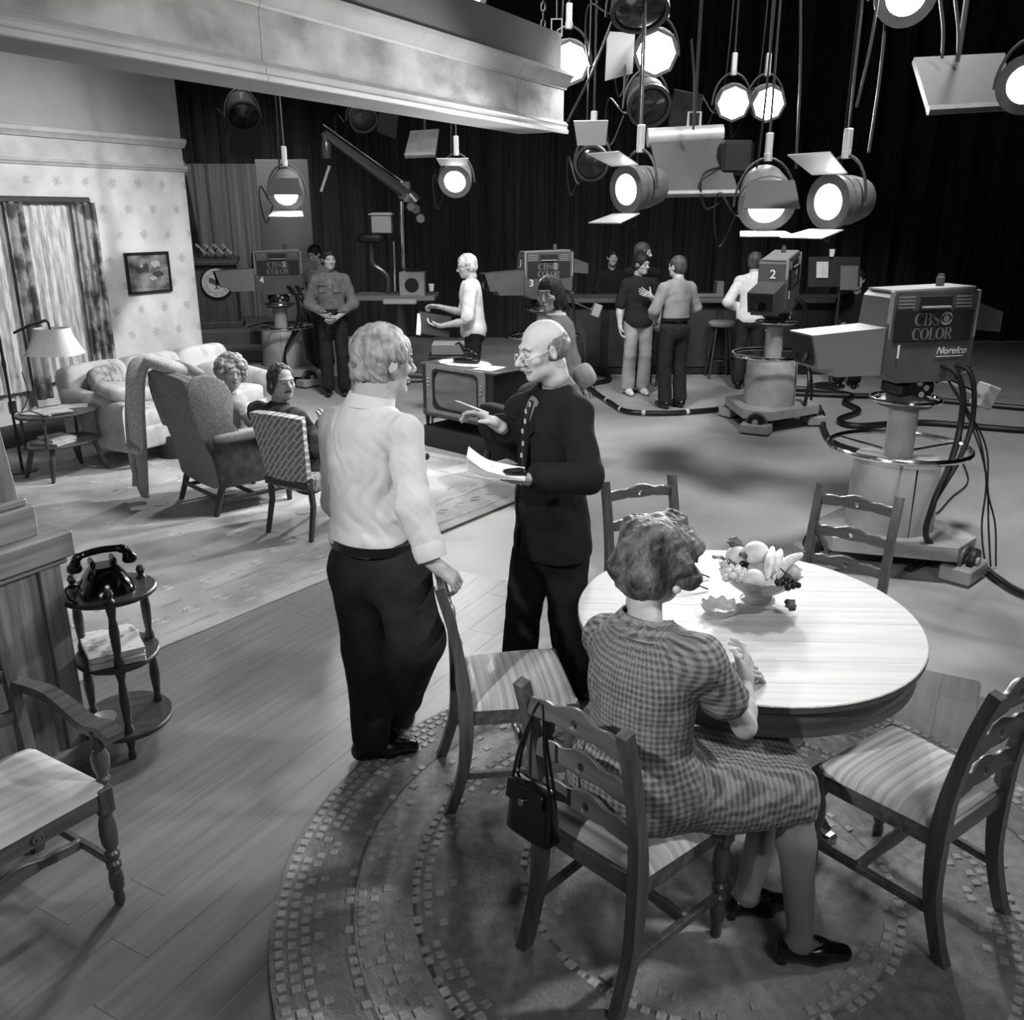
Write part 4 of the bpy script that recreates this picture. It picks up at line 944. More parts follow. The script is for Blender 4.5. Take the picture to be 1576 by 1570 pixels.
def glyph(ch):                                    # high-contrast roman capitals, height 1
    S = []
    if ch == 'O': p = arc(.4, .5, .33, .46, 0, 360, 28)[:-1]; S.append((p, wid(p, .4, .33), True)); return S, .82
    if ch == 'C':
        p = arc(.42, .5, .33, .46, 50, 310, 24); S.append((p, [TN+(TH-TN)*max(0, -(q[0]-.42)/.33)**1.5+.03 for q in p], False)); S.append(([(.66, .68), (.68, .98)], [.05, .05], False)); return S, .80
    if ch == 'L': S += [([(.18, 0), (.18, 1)], [TH*.8]*2, False), ([(.02, .98), (.36, .98)], [TN]*2, False), ([(.02, .02), (.62, .02)], [TN]*2, False), ([(.61, 0), (.63, .3)], [TN, TN], False)]; return S, .70
    if ch in 'BR':
        S += [([(.18, 0), (.18, 1)], [TH*.8]*2, False), ([(.02, .98), (.4, .98)], [TN]*2, False), ([(.02, .02), (.34, .02)], [TN]*2, False), ([(.18, .52), (.42, .52)], [TN]*2, False)]
        p = arc(.38, .75, .24, .23, 90, -90, 14); S.append((p, [TN+(TH-TN)*max(0, (q[0]-.38)/.24)**1.5 for q in p], False))
        if ch == 'B': p = arc(.40, .27, .28, .25, 90, -90, 14); S.append((p, [TN+(TH-TN)*max(0, (q[0]-.40)/.28)**1.5 for q in p], False)); S.append(([(.18, .02), (.42, .02)], [TN]*2, False))
        else: S.append(([(.42, .52), (.56, .26), (.64, .04), (.76, .02)], [TH*.6, TH*.8, TH*.6, TN], False))
        return S, .78
    if ch == 'S':
        p = [(.56, .78), (.46, .93), (.32, .97), (.16, .88), (.12, .74), (.2, .6), (.36, .5), (.52, .40), (.6, .26), (.54, .1), (.36, .03), (.2, .08), (.1, .26)]
        q = [(v.x, v.y) for v in bez([(a, b_, 0) for a, b_ in p], 3)]; n = len(q); S.append((q, [TN+(TH-TN)*math.exp(-((i/n-.5)/.16)**2) for i in range(n)], False)); return S, .70
    return S, .5
def roman(name, word, h, mat, parent, M4):
    b = B(); x = 0
    tot = sum(glyph(c)[1] for c in word)*h
    for c in word:
        S, adv = glyph(c)
        for p, w, cl in S:
            v, f = vstroke(p, w, cl); b.add([M4 @ Vector((x+a*h-tot/2, c_*h-h/2, .001)) for a, c_ in v], f)
        x += adv*h
    return b.put(name, mat, parent, smooth=0)
def eye_logo(parent, M4, r_, mat, dark):
    n = 40
    outline('logo_disc', [[(r_*math.cos(2*PI*k/n), r_*math.sin(2*PI*k/n)) for k in range(n)], [(r_*.98*math.cos(2*PI*k/n), r_*.62*math.copysign(abs(math.sin(2*PI*k/n))**1.25, math.sin(2*PI*k/n))) for k in range(n)]], .003, mat, parent, M4)
    outline('logo_pupil', [[(r_*.5*math.cos(2*PI*k/n), r_*.5*math.sin(2*PI*k/n)) for k in range(n)]], .003, mat, parent, M4)
def tv_camera(label, loc, az, num, drop=0.0, pan=0.0, maker=True, tilt=0.0, face=1):
    t = thing('studio_camera', label, 'television camera', loc, az2rz(az), 'colour studio cameras')
    # pedestal
    B().lathe([(.001, .20), (.272, .20), (.27, .24), (.262, .66), (.25, .69), (.001, .695)], (0, 0, 0), 40).put('pedestal_drum', m_ped, t, smooth=40)
    B().box((-.262, .05, .45), (.012, .003, .44)).put('drum_seam', m_blk, t)
    B().tube([(.42*math.cos(2*PI*k/48), .42*math.sin(2*PI*k/48), .75) for k in range(48)], .018, 10, True).put('steering_ring', m_chr, t)
    for k in range(3):
        a = R(30+120*k); B().tube([(.10*math.cos(a), .10*math.sin(a), .72), (.42*math.cos(a), .42*math.sin(a), .75)], .009, 6).put('ring_spoke', m_chr, t)
    ztop = 1.03-drop
    B().lathe([(.088, .69), (.088, ztop)], (0, 0, 0), 20).put('column', m_ped, t)
    B().box((0, -.088, .85), (.022, .012, .32)).put('column_slot', m_blk, t)
    B().tube([(.205*math.cos(2*PI*k/40), .205*math.sin(2*PI*k/40), ztop+.03) for k in range(40)], .013, 8, True).put('small_ring', m_chr, t)
    B().lathe([(.16, ztop-.01), (.17, ztop+.01), (.12, ztop+.05), (.10, ztop+.07)], (0, 0, 0), 24).put('ring_plate', m_cb, t)
    # base with three casters
    tri = []
    for k in range(3):
        a = R(90+120*k)
        for da_ in (-16, 16): tri.append((.52*math.cos(a+R(da_)), .52*math.sin(a+R(da_))))
    B().prism(tri, .09, Matrix.Translation((0, 0, .185))).put('base_plate', m_ped, t, smooth=0)
    B().lathe([(.001, .05), (.20, .06), (.26, .13), (.001, .14)], (0, 0, 0), 24).put('base_pan', m_blk, t)
    for k in range(3):
        a = R(90+120*k); c = Vector((.50*math.cos(a), .50*math.sin(a), 0)); rz = a+R(90)
        B().box(c+Z*.055, (.30, .19, .10), rot=(0, 0, rz), bev=.012).put('caster_guard', m_ped, t); cg = COL.objects[-1]
        u = Vector((math.cos(a), math.sin(a), 0)); w_ = Vector((-math.sin(a), math.cos(a), 0))
        for s_ in (-1, 1):
            B().lathe([(.05, -.02), (.078, -.018), (.082, 0), (.078, .018), (.05, .02)], (0, 0, 0), 18, axis=aim(u)).put('wheel', m_blk, cg, M4=Matrix.Translation(c+Z*.125+u*(s_*.05)))
        hub = B(); hub.tube([c+Z*.125-u*.085, c+Z*.125+u*.085], .03, 10); hub.put('axle', m_ped, cg)
        b = B(); b.tube([c+Z*.10+w_*(.10*math.cos(q*PI/8))+Z*(.105*math.sin(q*PI/8)) for q in range(9)], .018, 6); b.put('wheel_arch', m_cb, cg)
    # head
    z0 = ztop+.07
    hd = B(); hd.box((0, 0, z0+.035), (.20, .26, .09), bev=.02); hd.tube([(-.13, .02, z0+.06), (.13, .02, z0+.06)], .06, 14); hd.put('pan_head', m_blk, t)
    for q, (yy_, zz_) in enumerate(((.02, .10), (-.03, .07), (.0, .03))): B().lathe([(.018, 0), (.018, .006), (.010, .006), (.010, .002)], (0, 0, 0), 14, axis=aim((-1, 0, 0))).put('head_bolt', m_cl, t, M4=Matrix.Translation((-.135, yy_, z0+zz_-.02)))
    zb = z0+.09
    Tm = Matrix.Translation((0, 0, zb)) @ Matrix.Rotation(R(tilt), 4, 'X') @ Matrix.Translation((0, 0, -zb))
    # body profile in (y,z)
    bp = [(-.30, .10), (-.22, .0), (.20, .0), (.30, .06), (.30, .30), (.285, .50), (.26, .535), (-.26, .55), (-.295, .53), (-.31, .47)]
    n = len(bp); wv = .15
    vs_ = []
    for x, k_ in ((-wv, 1), (wv, 1)):
        for (y, z) in bp: vs_.append((x*(1-.10*max(0, (z-.48)/.07)), y, zb+z))
    B().add(vs_, [tuple(range(n))[::-1], tuple(range(n, 2*n))]+[(i, (i+1) % n, n+(i+1) % n, n+i) for i in range(n)]).put('body', m_cb, t, smooth=0, M4=Tm)
    B().prism([(-.125, -.285), (.125, -.285), (.125, .275), (-.125, .275)], .012, Tm @ Matrix.Translation((0, 0, zb+.545)) @ Matrix.Rotation(R(-1.6), 4, 'X')).put('top_cover', m_cl, t, smooth=0)
    cb = B()
    for y in (-.302, .288): cb.box((-.135, y, zb+.40), (.03, .016, .28), bev=.004)
    cb.put('corner_strip', m_cl, t, M4=Tm)
    LM = Tm @ frame((-wv-.002, 0, zb), (0, -1, 0), (0, 0, 1))                      # logo side (left of the lens)
    RM = Tm @ frame((wv+.002, 0, zb), (0, 1, 0), (0, 0, 1))
    for FMx in (LM, RM):
        B().prism([(-.26, .245), (.27, .245), (.27, .425), (-.26, .425)], .003, FMx).put('logo_panel', m_cp, t, smooth=0); lp = COL.objects[-1]
        roman('logo_letters', 'CBS', .075, m_ltr, lp, FMx @ Matrix.Translation((-.045, .375, .002)))
        roman('logo_letters', 'COLOR', .07, m_ltr, lp, FMx @ Matrix.Translation((.0, .29, .002)))
        eye_logo(lp, FMx @ Matrix.Translation((.085, .378, .002)), .040, m_cl if face else m_cl, m_cp)
        for x0 in (-.20, .19):
            for q in range(4): B().box((x0, .445+.02*q, .001), (.11, .007, .004)).put('vent_slat', m_cl, t, M4=FMx)
        hnd = B(); hnd.box((0, .472, .004), (.22, .075, .008), bev=.003); hnd.put('handle_recess', m_cp, t, M4=FMx)
        hb2 = B(); hb2.box((0, .445, .010), (.20, .014, .016), bev=.004); hb2.put('side_handle', m_cl, t, M4=FMx)
        text('number_mark', num, .11, m_wht, t, FMx @ Matrix.Translation((-.215, .185, .002)), bold=.002)
        if maker:
            text('maker_script', 'Norelco', .062, m_wht, t, FMx @ Matrix.Translation((.15, .185, .002)), shear=.35)
            ul = B(); ul.box((.145, .152, .001), (.19, .005, .002)); ul.put('script_underline', m_wht, t, M4=FMx)
    if num != '1': text('number_mark', num, .12, m_wht, t, Tm @ frame((0, .302, zb+.40), (-1, 0, 0), (0, -.08, 1)), bold=.002)
    # lens shroud
    sh = B(); sy0, sy1 = .30, .78
    pr = [(sy0, .05), (sy0+.30, .05), (sy0+.33, .10), (sy1-.06, .10), (sy1, .30), (sy0, .33)]
    m_ = len(pr); vs_ = [(x, y, zb+z) for x in (-.13, .13) for (y, z) in pr]
    sh.add(vs_, [tuple(range(m_))[::-1], tuple(range(m_, 2*m_))]+[(i, (i+1) % m_, m_+(i+1) % m_, m_+i) for i in range(m_)]); sh.put('lens_shroud', M('shroud_grey', .48, .45, .4) if num in '14' else m_cb, t, smooth=0, M4=Tm)
    dk = B(); dk.add([(x, sy1-.052+.05*(z-.12)/.2, zb+z) for x, z in ((-.115, .12), (.115, .12), (.115, .29), (-.115, .29))], [(0, 1, 2, 3)]); dk.v = [(v[0], v[1]+.016, v[2]) for v in dk.v]; dk.put('shroud_mouth', m_blk, t, smooth=0, M4=Tm)
    B().lathe([(.001, .0), (.07, .0), (.075, .02), (.001, .021)], (0, 0, 0), 24, axis=aim((0, 1, 0))).put('lens_glass', M('lens_glass', .05, .05, .6), t, M4=Tm @ Matrix.Translation((0, sy1-.035, zb+.20)))
    # rear viewfinder hood
    vf = B(); vq = [(-.31, .30), (-.31, .47), (-.52, .40), (-.52, .28)]
    vf.add([(x, y, zb+z) for x in (-.11, .11) for y, z in vq], [(3, 2, 1, 0), (4, 5, 6, 7)]+[(i, (i+1) % 4, 4+(i+1) % 4, 4+i) for i in range(4)]); vf.put('viewfinder_hood', m_cb, t, smooth=0, M4=Tm)
    B().lathe([(.024, 0), (.024, .05), (.018, .055), (.018, .07), (.001, .07)], (0, 0, 0), 14).put('tally_lamp', m_cb, t, M4=Tm @ Matrix.Translation((.0, -.13, zb+.555)))
    # pan handles and cables
    B().tube([(.10, -.12, z0+.08), (.16, -.45, z0+.02), (.22, -.85, z0-.14)], .014, 8).put('pan_handle', m_chr, t)
    B().box((.215, -.78, z0-.10), (.13, .10, .16), rot=(R(20), 0, R(-10)), bev=.01).put('zoom_control', m_cl, t)
    B().tube([(-.10, -.12, z0+.08), (-.14, -.32, z0+.16)], .014, 8).put('pan_handle', m_chr, t)
    for q in range(2):
        B().tube(bez([(-.13, -.10-.10*q, zb+.10), (-.21, -.15-.10*q, zb+.07), (-.25, -.20-.08*q, zb-.06), (-.27, -.20-.08*q, .92), (-.33, -.12-.05*q, .72), (-.40, .02, .48), (-.38, .0, .25), (-.36, -.30, .06)], 6), .019-.003*q, 8).put('cable', m_cab, t)
    for q in range(3):
        B().tube(bez([(-.05, -.22, zb+.02), (-.18-.03*q, -.34-.04*q, zb-.25-.06*q), (-.30-.02*q, -.42, .62-.05*q), (-.36, -.40-.05*q, .30), (-.34, -.5-.04*q, .008)], 6), .006, 6).put('thin_cable', m_cab, t)
    return t
c1 = G(1365, 857); tv_camera('large studio camera numbered 1 behind the dining table at the right', (c1.x-.02, 5.55, 0), -104, '1', 0.0)
c2 = G(1180, 652); tv_camera('studio camera numbered 2 pointing towards us near the bar stool', (c2.x, c2.y, 0), -152, '2', -.03, maker=False, tilt=-6)
tv_camera('studio camera numbered 3 behind the dark haired woman', (P(838, 400, 11.1).x, 11.1, 0), -108, '3', -.01, maker=False)
tv_camera('studio camera numbered 4 in front of the lectern and pale drapes', (P(424, 400, 12.1).x, 12.1, 0), -112, '4', 0.02, maker=False)

# ---- floor cables
m_tape = M('cable_tape', .75, .6)
def cable(label, pix, r_=.03, tapes=0, mat=m_cab):
    t = thing('floor_cable', label, 'cable', (0, 0, 0), 0, 'camera cables on the studio floor')
    pts = bez([G(u, v, r_) for u, v in pix], 8); B().tube(pts, r_, 8).put('sheath', mat, t)
    for k in range(tapes):
        i = int((k+.5)*len(pts)/tapes); i = min(i, len(pts)-2); d = (pts[i+1]-pts[i]).normalized(); B().tube([pts[i]-d*.02, pts[i]+d*.02], r_*1.12, 8).put('tape_band', m_tape, t)
    return t
cable('taped black cable curving past the bald man towards camera 2', ((895, 585), (915, 603), (940, 620), (958, 631), (985, 635), (1040, 635), (1110, 629), (1150, 622)), .028, 6)
cable('black cable loop on the floor behind the bald man', ((905, 591), (935, 585), (933, 577), (905, 573), (880, 578)), .028)
cable('black cable zigzagging on the floor between camera 2 and camera 1', ((1200, 596), (1260, 600), (1310, 608), (1300, 618), (1322, 632), (1292, 645), (1320, 655), (1420, 650), (1580, 662), (1760, 668)), .03)
cable('black cable running along the far floor behind camera 1', ((1215, 605), (1300, 608), (1400, 612), (1580, 628), (1760, 640)), .03)
cable('black cable draped on the floor from camera 2 to the steering ring', ((1215, 618), (1262, 632), (1268, 660), (1285, 682), (1340, 700), (1390, 715)), .028)
cable('thick cable bundle leaving the camera 1 base to the right edge', ((1400, 875), (1462, 845), (1500, 862), (1535, 890), (1580, 915), (1720, 960)), .022)
cable('thin cable looped on the floor right of the camera 1 pedestal', ((1480, 640), (1480, 700), (1490, 740), (1465, 765), (1440, 790), (1445, 755), (1475, 715)), .006)

# ---- lamps
m_lh = M('lamp_housing_grey', .40, .4, .4, tex='noise', v2=.34, scale=10); m_ls = M('lamp_silver', .74, .35, .5, .4); m_hot = M('lamp_lens_lit', 1, .3, emit=22); m_off = M('lamp_lens_unlit', .12, .15, .5); m_hang = M('hanger_steel', .20, .5, .4)
def lamp(label, u, v, y, az, pit, r_=.17, lit=22, top=7.5, doors=(), power=0, spot_a=60, rod=True, ln=.34, yoke=True, octo=False, cable_=True, dark=False):
    c = P(u, v, y); t = thing('studio_lamp', label, 'studio lamp', c, az2rz(az), 'hanging studio lamps')
    Rm = Matrix.Rotation(R(-pit), 4, 'X')                      # local +y is the beam, pitched down
    seg = 8 if octo else 28; lr = .9 if octo or not lit else .68
    B().lathe([(r_*.55, -ln), (r_*.8, -ln*.95), (r_*.95, -ln*.6), (r_, -.05), (r_*1.06, -.04), (r_*1.06, 0), (r_*lr, 0), (r_*lr, -.02)], (0, 0, 0), seg, axis=aim((0, 1, 0))).put('housing', m_lh if lit else M('lamp_housing_shaded', .20, .5), t, M4=Rm)  # unlit lamps get darker housing paint standing in for the overhead gloom
    mt = M('lamp_lens_lit_%d' % lit, 1, .3, emit=lit) if lit else m_off
    B().lathe([(r_*lr, -.015), (r_*lr*.67, .008), (.0005, .02)], (0, 0, 0), seg, axis=aim((0, 1, 0))).put('lens', mt, t, M4=Rm)
    rb = B()
    for q in range(4): rb.tube([(r_*(1.0-.06*q)*math.cos(2*PI*k/20), -.08-.05*q, r_*(1.0-.06*q)*math.sin(2*PI*k/20)) for k in range(20)], .008, 5, True)
    rb.put('cooling_ribs', m_lh, t, M4=Rm)
    if yoke:
        B().tube([(r_*1.15*math.cos(PI*k/14), -ln*.4, r_*1.75*math.sin(PI*k/14)) for k in range(15)], .010, 6).put('yoke', m_hang, t)
        hk = B(); hk.box((0, -ln*.4, r_*1.75+.09), (.05, .05, .16), bev=.008); hk.lathe([(.03, 0), (.03, .05), (.018, .06), (.018, .11)], (0, -ln*.4, r_*1.75-.02), 10); hk.put('clamp', m_ls, t)
    if rod:
        B().tube([(0, -ln*.4, r_*1.75+.15), (.03, -ln*.4, top-c.z)], .009, 6).put('hanger_rod', m_hang, t)
    if cable_:
        B().tube(bez([(r_*.8, -ln*.9, 0), (r_*1.5, -ln, -.1-r_), (r_*1.7, -ln*.9, r_*.5), (.06, -ln*.5, r_*1.9), (.05, -ln*.4, top-c.z)], 8), .008, 6).put('cable', m_cab, t)
    for dn in doors:
        a = {'top': 90, 'bottom': -90, 'left': 180, 'right': 0}[dn[0]]; op = dn[1]
        ca, sa = math.cos(R(a)), math.sin(R(a)); h = Vector((ca*r_*1.05, .0, sa*r_*1.05)); out = Vector((ca, 0, sa)); tan = Vector((-sa, 0, ca)); fw_ = (Vector((0, 1, 0))*math.cos(R(op))+out*math.sin(R(op)))*(dn[2] if len(dn) > 2 else r_*1.5); nn = tan.cross(fw_).normalized()*.004
        w = r_*.85; q = [h-tan*w, h+tan*w, h+fw_+tan*w*1.2, h+fw_-tan*w*1.2]
        B().add([p+nn for p in q]+[p-nn for p in q], [(0, 1, 2, 3), (7, 6, 5, 4), (0, 4, 5, 1), (1, 5, 6, 2), (2, 6, 7, 3), (3, 7, 4, 0)]).put('barn_door', M('barn_door_black', .16, .6) if (dark and dn[0] == 'top') or (not lit and dn[0] != 'top') else m_ls, t, smooth=0, M4=Rm)
    if power:
        d = Vector((math.sin(R(az))*math.cos(R(pit)), math.cos(R(az))*math.cos(R(pit)), -math.sin(R(pit))))
        s_ = spot('lamp_beam', c+d*.06, c+d*3, power, spot_a, .6, r_*.6)
    return t
D_ = lambda *a: a
lamp('lit hanging lamp in front of the pale drapes at the left', 440, 300, 9.6, 172, 30, .17, 20, doors=(('bottom', -18), ('top', -22, .2)), power=200, dark=True)
lamp('lit hanging lamp above the boom operator platform', 700, 280, 9.8, 185, 22, .16, 24, doors=(('top', 60, .1),), power=330)
lamp('unlit hanging lamp with a raised white door right of the beam', 910, 252, 7.6, 190, 10, .13, 0, doors=(('top', 70),))
lamp('lit lamp with open doors turned left, beside the soft light panel', 963, 292, 7.0, -128, 6, .16, 18, doors=(('top', 25), ('bottom', 10)), power=420)
lamp('lit lamp facing us in the middle of the right hand lamp row', 1180, 318, 6.8, 187, 30, .19, 24, doors=(('bottom', -24, .28), ('top', -25, .23)), power=300, dark=True)
lamp('lit lamp turned left, the right end of the lamp row', 1274, 311, 6.4, -122, 4, .17, 18, doors=(('top', 32), ('bottom', 8)), power=420)
lamp('bright octagonal lamp high up above the unlit lamp', 1010, 82, 7.6, 182, 18, .165, 26, octo=True, doors=(('right', 60),), power=250)
lamp('bright round lamp peeping out behind the end of the beam', 876, 97, 8.2, 180, 15, .17, 26, octo=True, power=250)
lamp('left one of the two bright lamps side by side at the upper right', 1129, 159, 9.0, 185, 15, .155, 24, octo=True, power=250)
lamp('right one of the two bright lamps side by side at the upper right', 1183, 160, 9.0, 180, 15, .155, 28, octo=True, power=250)
lamp('bright lamp at the very top edge right of the hanging rods', 1395, -8, 6.4, 190, 20, .18, 26, power=300, cable_=False)
lamp('lamp cut by the right edge with perforated pale shade', 1580, 130, 5.2, -150, 5, .14, 18, power=120, cable_=False)
lamp('bright lamp glowing over the top of the beam', 690, -12, 7.4, 180, 25, .28, 24, power=250, cable_=False, octo=True)
lamp('dark unlit lamp hanging behind the bright octagonal lamp', 1000, 165, 8.4, 175, 30, .18, 0, doors=(('left', 50),))
lamp('dark unlit lamp at the top edge above the octagonal lamp', 985, 20, 7.2, 178, 60, .2, 0)
lamp('dark unlit lamp in the gloom above the boom arm', 560, 185, 11.5, 160, 35, .16, 0, doors=(('left', 60),))
lamp('dark unlit lamp hanging high behind the papered wall', 375, 180, 12.5, 160, 40, .2, 0, doors=(('bottom', 70),))
# soft light with square back pan
def softlight(label, corners, y, az, sv=.27):
    c = P(sum(p[0] for p in corners)/4, sum(p[1] for p in corners)/4, y); t = thing('soft_light', label, 'studio lamp', c, 0, 'soft lights')
    dy = (.15, .15, -.25, -.25)
    q = [P(p[0], p[1], y+d)-c for p, d in zip(corners, dy)]; n = (q[1]-q[0]).cross(q[3]-q[0]).normalized()*.02
    B().add([p+n for p in q]+[p-n for p in q], [(0, 1, 2, 3), (7, 6, 5, 4), (0, 4, 5, 1), (1, 5, 6, 2), (2, 6, 7, 3), (3, 7, 4, 0)]).put('back_pan', M('soft_light_grey_%d' % int(sv*100), sv, .6, .3), t, smooth=0)
    rim = B(); rim.tube([q[2], q[3]], .03, 6); rim.put('front_rim', m_lh, t)
    return t, q
t, q = softlight('big square soft light pan hanging behind the lamp row', ((1000, 216), (1108, 210), (1136, 297), (1018, 299)), 7.9, 180)
B().tube([q[0]+Vector((-.02, 0, .02)), q[1]+Vector((.02, 0, .02))], .075, 14).put('tube_cover', m_ls, t)
B().box((q[1]+q[2])/2+Vector((.05, 0, .05)), (.26, .2, .26), bev=.03).put('lamp_box', m_blk, t)
B().tube(bez([(q[1]+q[2])/2, (q[1]+q[2])/2+Vector((-.25, -.2, -.1)), (q[1]+q[2])/2+Vector((-.2, -.2, -.35)), (q[1]+q[2])/2+Vector((.05, -.1, -.2))], 6), .009, 6).put('cable', m_cab, t)
B().tube([(q[0]+q[1])/2+Vector((.07, 0, .08)), (q[0]+q[1])/2+Vector((.07, 0, 4.5))], .016, 6).put('hanger_rod', m_hang, t)
B().tube([(q[0]+q[1])/2+Vector((.02, 0, .04)), (q[0]+q[1])/2+Vector((.02, 0, .2)), (q[0]+q[1])/2+Vector((.12, 0, .2)), (q[0]+q[1])/2+Vector((.12, 0, .04))], .012, 6).put('hanger_fork', m_ls, t)
t, q = softlight('grey soft light pan hanging in the upper right corner', ((1405, 93), (1545, 86), (1550, 163), (1428, 170)), 6.0, 180, .14)
B().tube([(q[0]+q[1])/2+Vector((0, 0, .0)), (q[0]+q[1])/2+Vector((0, 0, 4.5))], .016, 6).put('hanger_rod', m_hang, t)
t, q = softlight('dark square pan hanging in the gloom behind the beam end', ((632, 204), (676, 201), (670, 238), (623, 240)), 10.5, 180)
B().tube([(q[0]+q[1])/2, (q[0]+q[1])/2+Vector((0, 0, 4.2))], .016, 6).put('hanger_rod', m_hang, t)
for o_ in t.children:
    if o_.name.startswith('back_pan'): o_.data.materials.clear(); o_.data.materials.append(m_lh)
# loose hanger rods, cords and pulleys over the set
for i, (u0, v0, u1, v1, y, lb) in enumerate(((1352, -5, 1318, 165, 6.4, 'left steel cord holding the right end lamp'), (1366, -5, 1337, 235, 6.5, 'right cord hanging slack beside the right end lamp'), (938, 45, 873, 188, 6.9, 'slanting steel rod near the end of the beam'), (1447, 0, 1450, 90, 6.0, 'left thin rod at the top right corner'), (1470, 0, 1474, 95, 6.0, 'right thin rod at the top right corner'), (958, 60, 960, 150, 7.6, 'upright steel tube left of the octagonal lamp'), (1232, -30, 1225, 260, 7.2, 'loose cord dangling right of the twin lamps'), (1064, 60, 1067, 200, 7.8, 'upright rod above the square soft light'))):
    tt = B().tube(bez([P(u0, v0, y), P((u0+u1)/2+3, (v0+v1)/2, y), P(u1, v1, y)], 6), .010, 6).put('hanger_cord', m_hang); tag(tt, lb, 'rigging')
ch = thing('chain', 'chain holding up the end of the beam', 'chain', P(836, 50, 6.6))
for k in range(22):
    B().tube([(.014*math.cos(2*PI*q/8)*(k % 2), .014*math.cos(2*PI*q/8)*(1-k % 2), .05*k+.03*math.sin(2*PI*q/8)) for q in range(8)], .005, 5, True).put('link', m_hang, ch)
hkk = thing('pulley_block', 'small square steel shackle hanging by the beam chain', 'rigging', P(857, 42, 6.7))
B().tube([(-.035, 0, .05), (-.035, 0, -.05), (.035, 0, -.05), (.035, 0, .05)], .006, 6, True).put('shackle', m_ls, hkk); B().tube([(0, 0, .05), (0, 0, 1.5)], .005, 5).put('cord', m_hang, hkk)
for i, (x, y) in enumerate(((-2, 6.2), (-1, 8.4), (0, 10.5))):
    tt = B().tube([(-6, y+.8, 4.9+.25*i), (9, y-.4, 4.9+.25*i)], .03, 8).put('grid_pipe', m_blk); tag(tt, ('nearest', 'middle', 'farthest')[i]+' of the dark lighting grid pipes overhead', 'rigging')

# ---- boom microphone on its platform
by = 12.0; bo = P(622, 600, by); bo.z = 0
bm_ = thing('microphone_boom', 'studio microphone boom with long arm rising to the left from a wheeled platform', 'microphone boom', (bo.x, by, 0))
m_bo = M('boom_steel', .34, .3, .5, .5); m_plat = M('platform_grey', .42, .6, .3)
rel = lambda u, v, y=by: P(u, v, y)-Vector((bo.x, by, 0))
pA, pB = rel(498, 205, by-.6), rel(628, 300, by)
B().tube([pB, pA], [.075, .05], 12).put('boom_arm', m_bo, bm_); B().tube([pB+Z*.12, pA+Z*.10], .012, 6).put('guide_tube', m_chr, bm_)
B().tube([pB+(pB-pA).normalized()*.02, pB+Vector((.10, 0, -.10))], .09, 12).put('counterweight', m_bo, bm_)
gear = B()
for k in range(7): gear.lathe([(.05, -.03), (.06, 0), (.05, .03)], rel(606+7*k, 282+9*k)+Vector((0, -.05, .04*(k % 2))), 12, axis=aim((.3*(k % 3), 1, .2)))
gear.box(pB+Vector((-.05, 0, .10)), (.18, .14, .12), bev=.02); gear.put('boom_head', M('boom_head_metal', .55, .3, .5, .7), bm_)
mic = B(); mic.lathe([(.05, 0), (.06, .05), (.06, .16), (.04, .20)], pA+Vector((.02, 0, -.28)), 12); mic.tube([pA, pA+Vector((.02, 0, -.1))], .03, 8); mic.put('microphone_cradle', m_bo, bm_)
B().tube([rel(507, 255, by-.6), rel(494, 295, by-.6)], .018, 8).put('microphone', m_ls, bm_)
B().tube([rel(619, 310), rel(621, 420)], .035, 10).put('mast', m_chr, bm_); B().tube([rel(607, 370), rel(609, 450)], .018, 8).put('rail', m_chr, bm_)
B().tube(bez([rel(573, 375), rel(574, 405), rel(590, 418), rel(598, 430), rel(598, 452)], 4), .03, 8).put('seat_post', m_bo, bm_)
P_(B(), rel(572, 367), (.36, .34, .12), .5).put('operator_seat', m_blk, bm_, smooth=70)
B().box(rel(588, 343), (.25, .2, .25), bev=.01).put('control_box', m_cl, bm_); B().box(rel(587, 330), (.30, .24, .02), bev=.004).put('box_lid', m_ls, bm_)
pl0, pl1 = rel(548, 457), rel(672, 455)
B().box((pl0+pl1)/2, ((pl1-pl0).length, .7, .06), bev=.008).put('platform', m_plat, bm_); B().box(rel(616, 464, by-.36), (.42, .16, .06), bev=.01).put('platform_step', m_cl, bm_)
B().lathe([(.09, 0), (.085, (pl0.z))], ((pl0+pl1).x/2+.05, 0, 0), 16).put('pedestal', m_bo, bm_)
for a in (20, 140, 260): B().tube([((pl0+pl1).x/2+.05, 0, .12), ((pl0+pl1).x/2+.05+.55*math.cos(R(a)), .55*math.sin(R(a)), .06)], .045, 8).put('foot', m_bo, bm_)
spk = thing('loudspeaker_box', 'small grey loudspeaker box with round dark grille on the boom platform', 'speaker', P(636, 460, by-.12))
B().box((0, 0, .17), (.32, .24, .34), bev=.008).put('cabinet', m_cl, spk); B().lathe([(.085, 0), (.09, .006), (.08, .008), (.001, .004)], (0, 0, 0), 24, axis=aim((0, -1, 0))).put('grille', m_blk, spk, M4=Matrix.Translation((.0, -.118, .18))); B().tube([(-.08, 0, .345), (-.05, 0, .365), (.05, 0, .365), (.08, 0, .345)], .01, 6).put('handle', m_blk, spk)
def cup(label, p):
    o = B().lathe([(.001, 0), (.028, 0), (.038, .09), (.036, .09), (.027, .004), (.001, .004)], (0, 0, 0), 16).put('paper_cup', M('white_paper_cup', .9, .7, .2)); o.location = p; return tag(o, label, 'cup')
cup('white paper cup at the right end of the boom platform', P(664, 448, by-.1)-Z*.0)

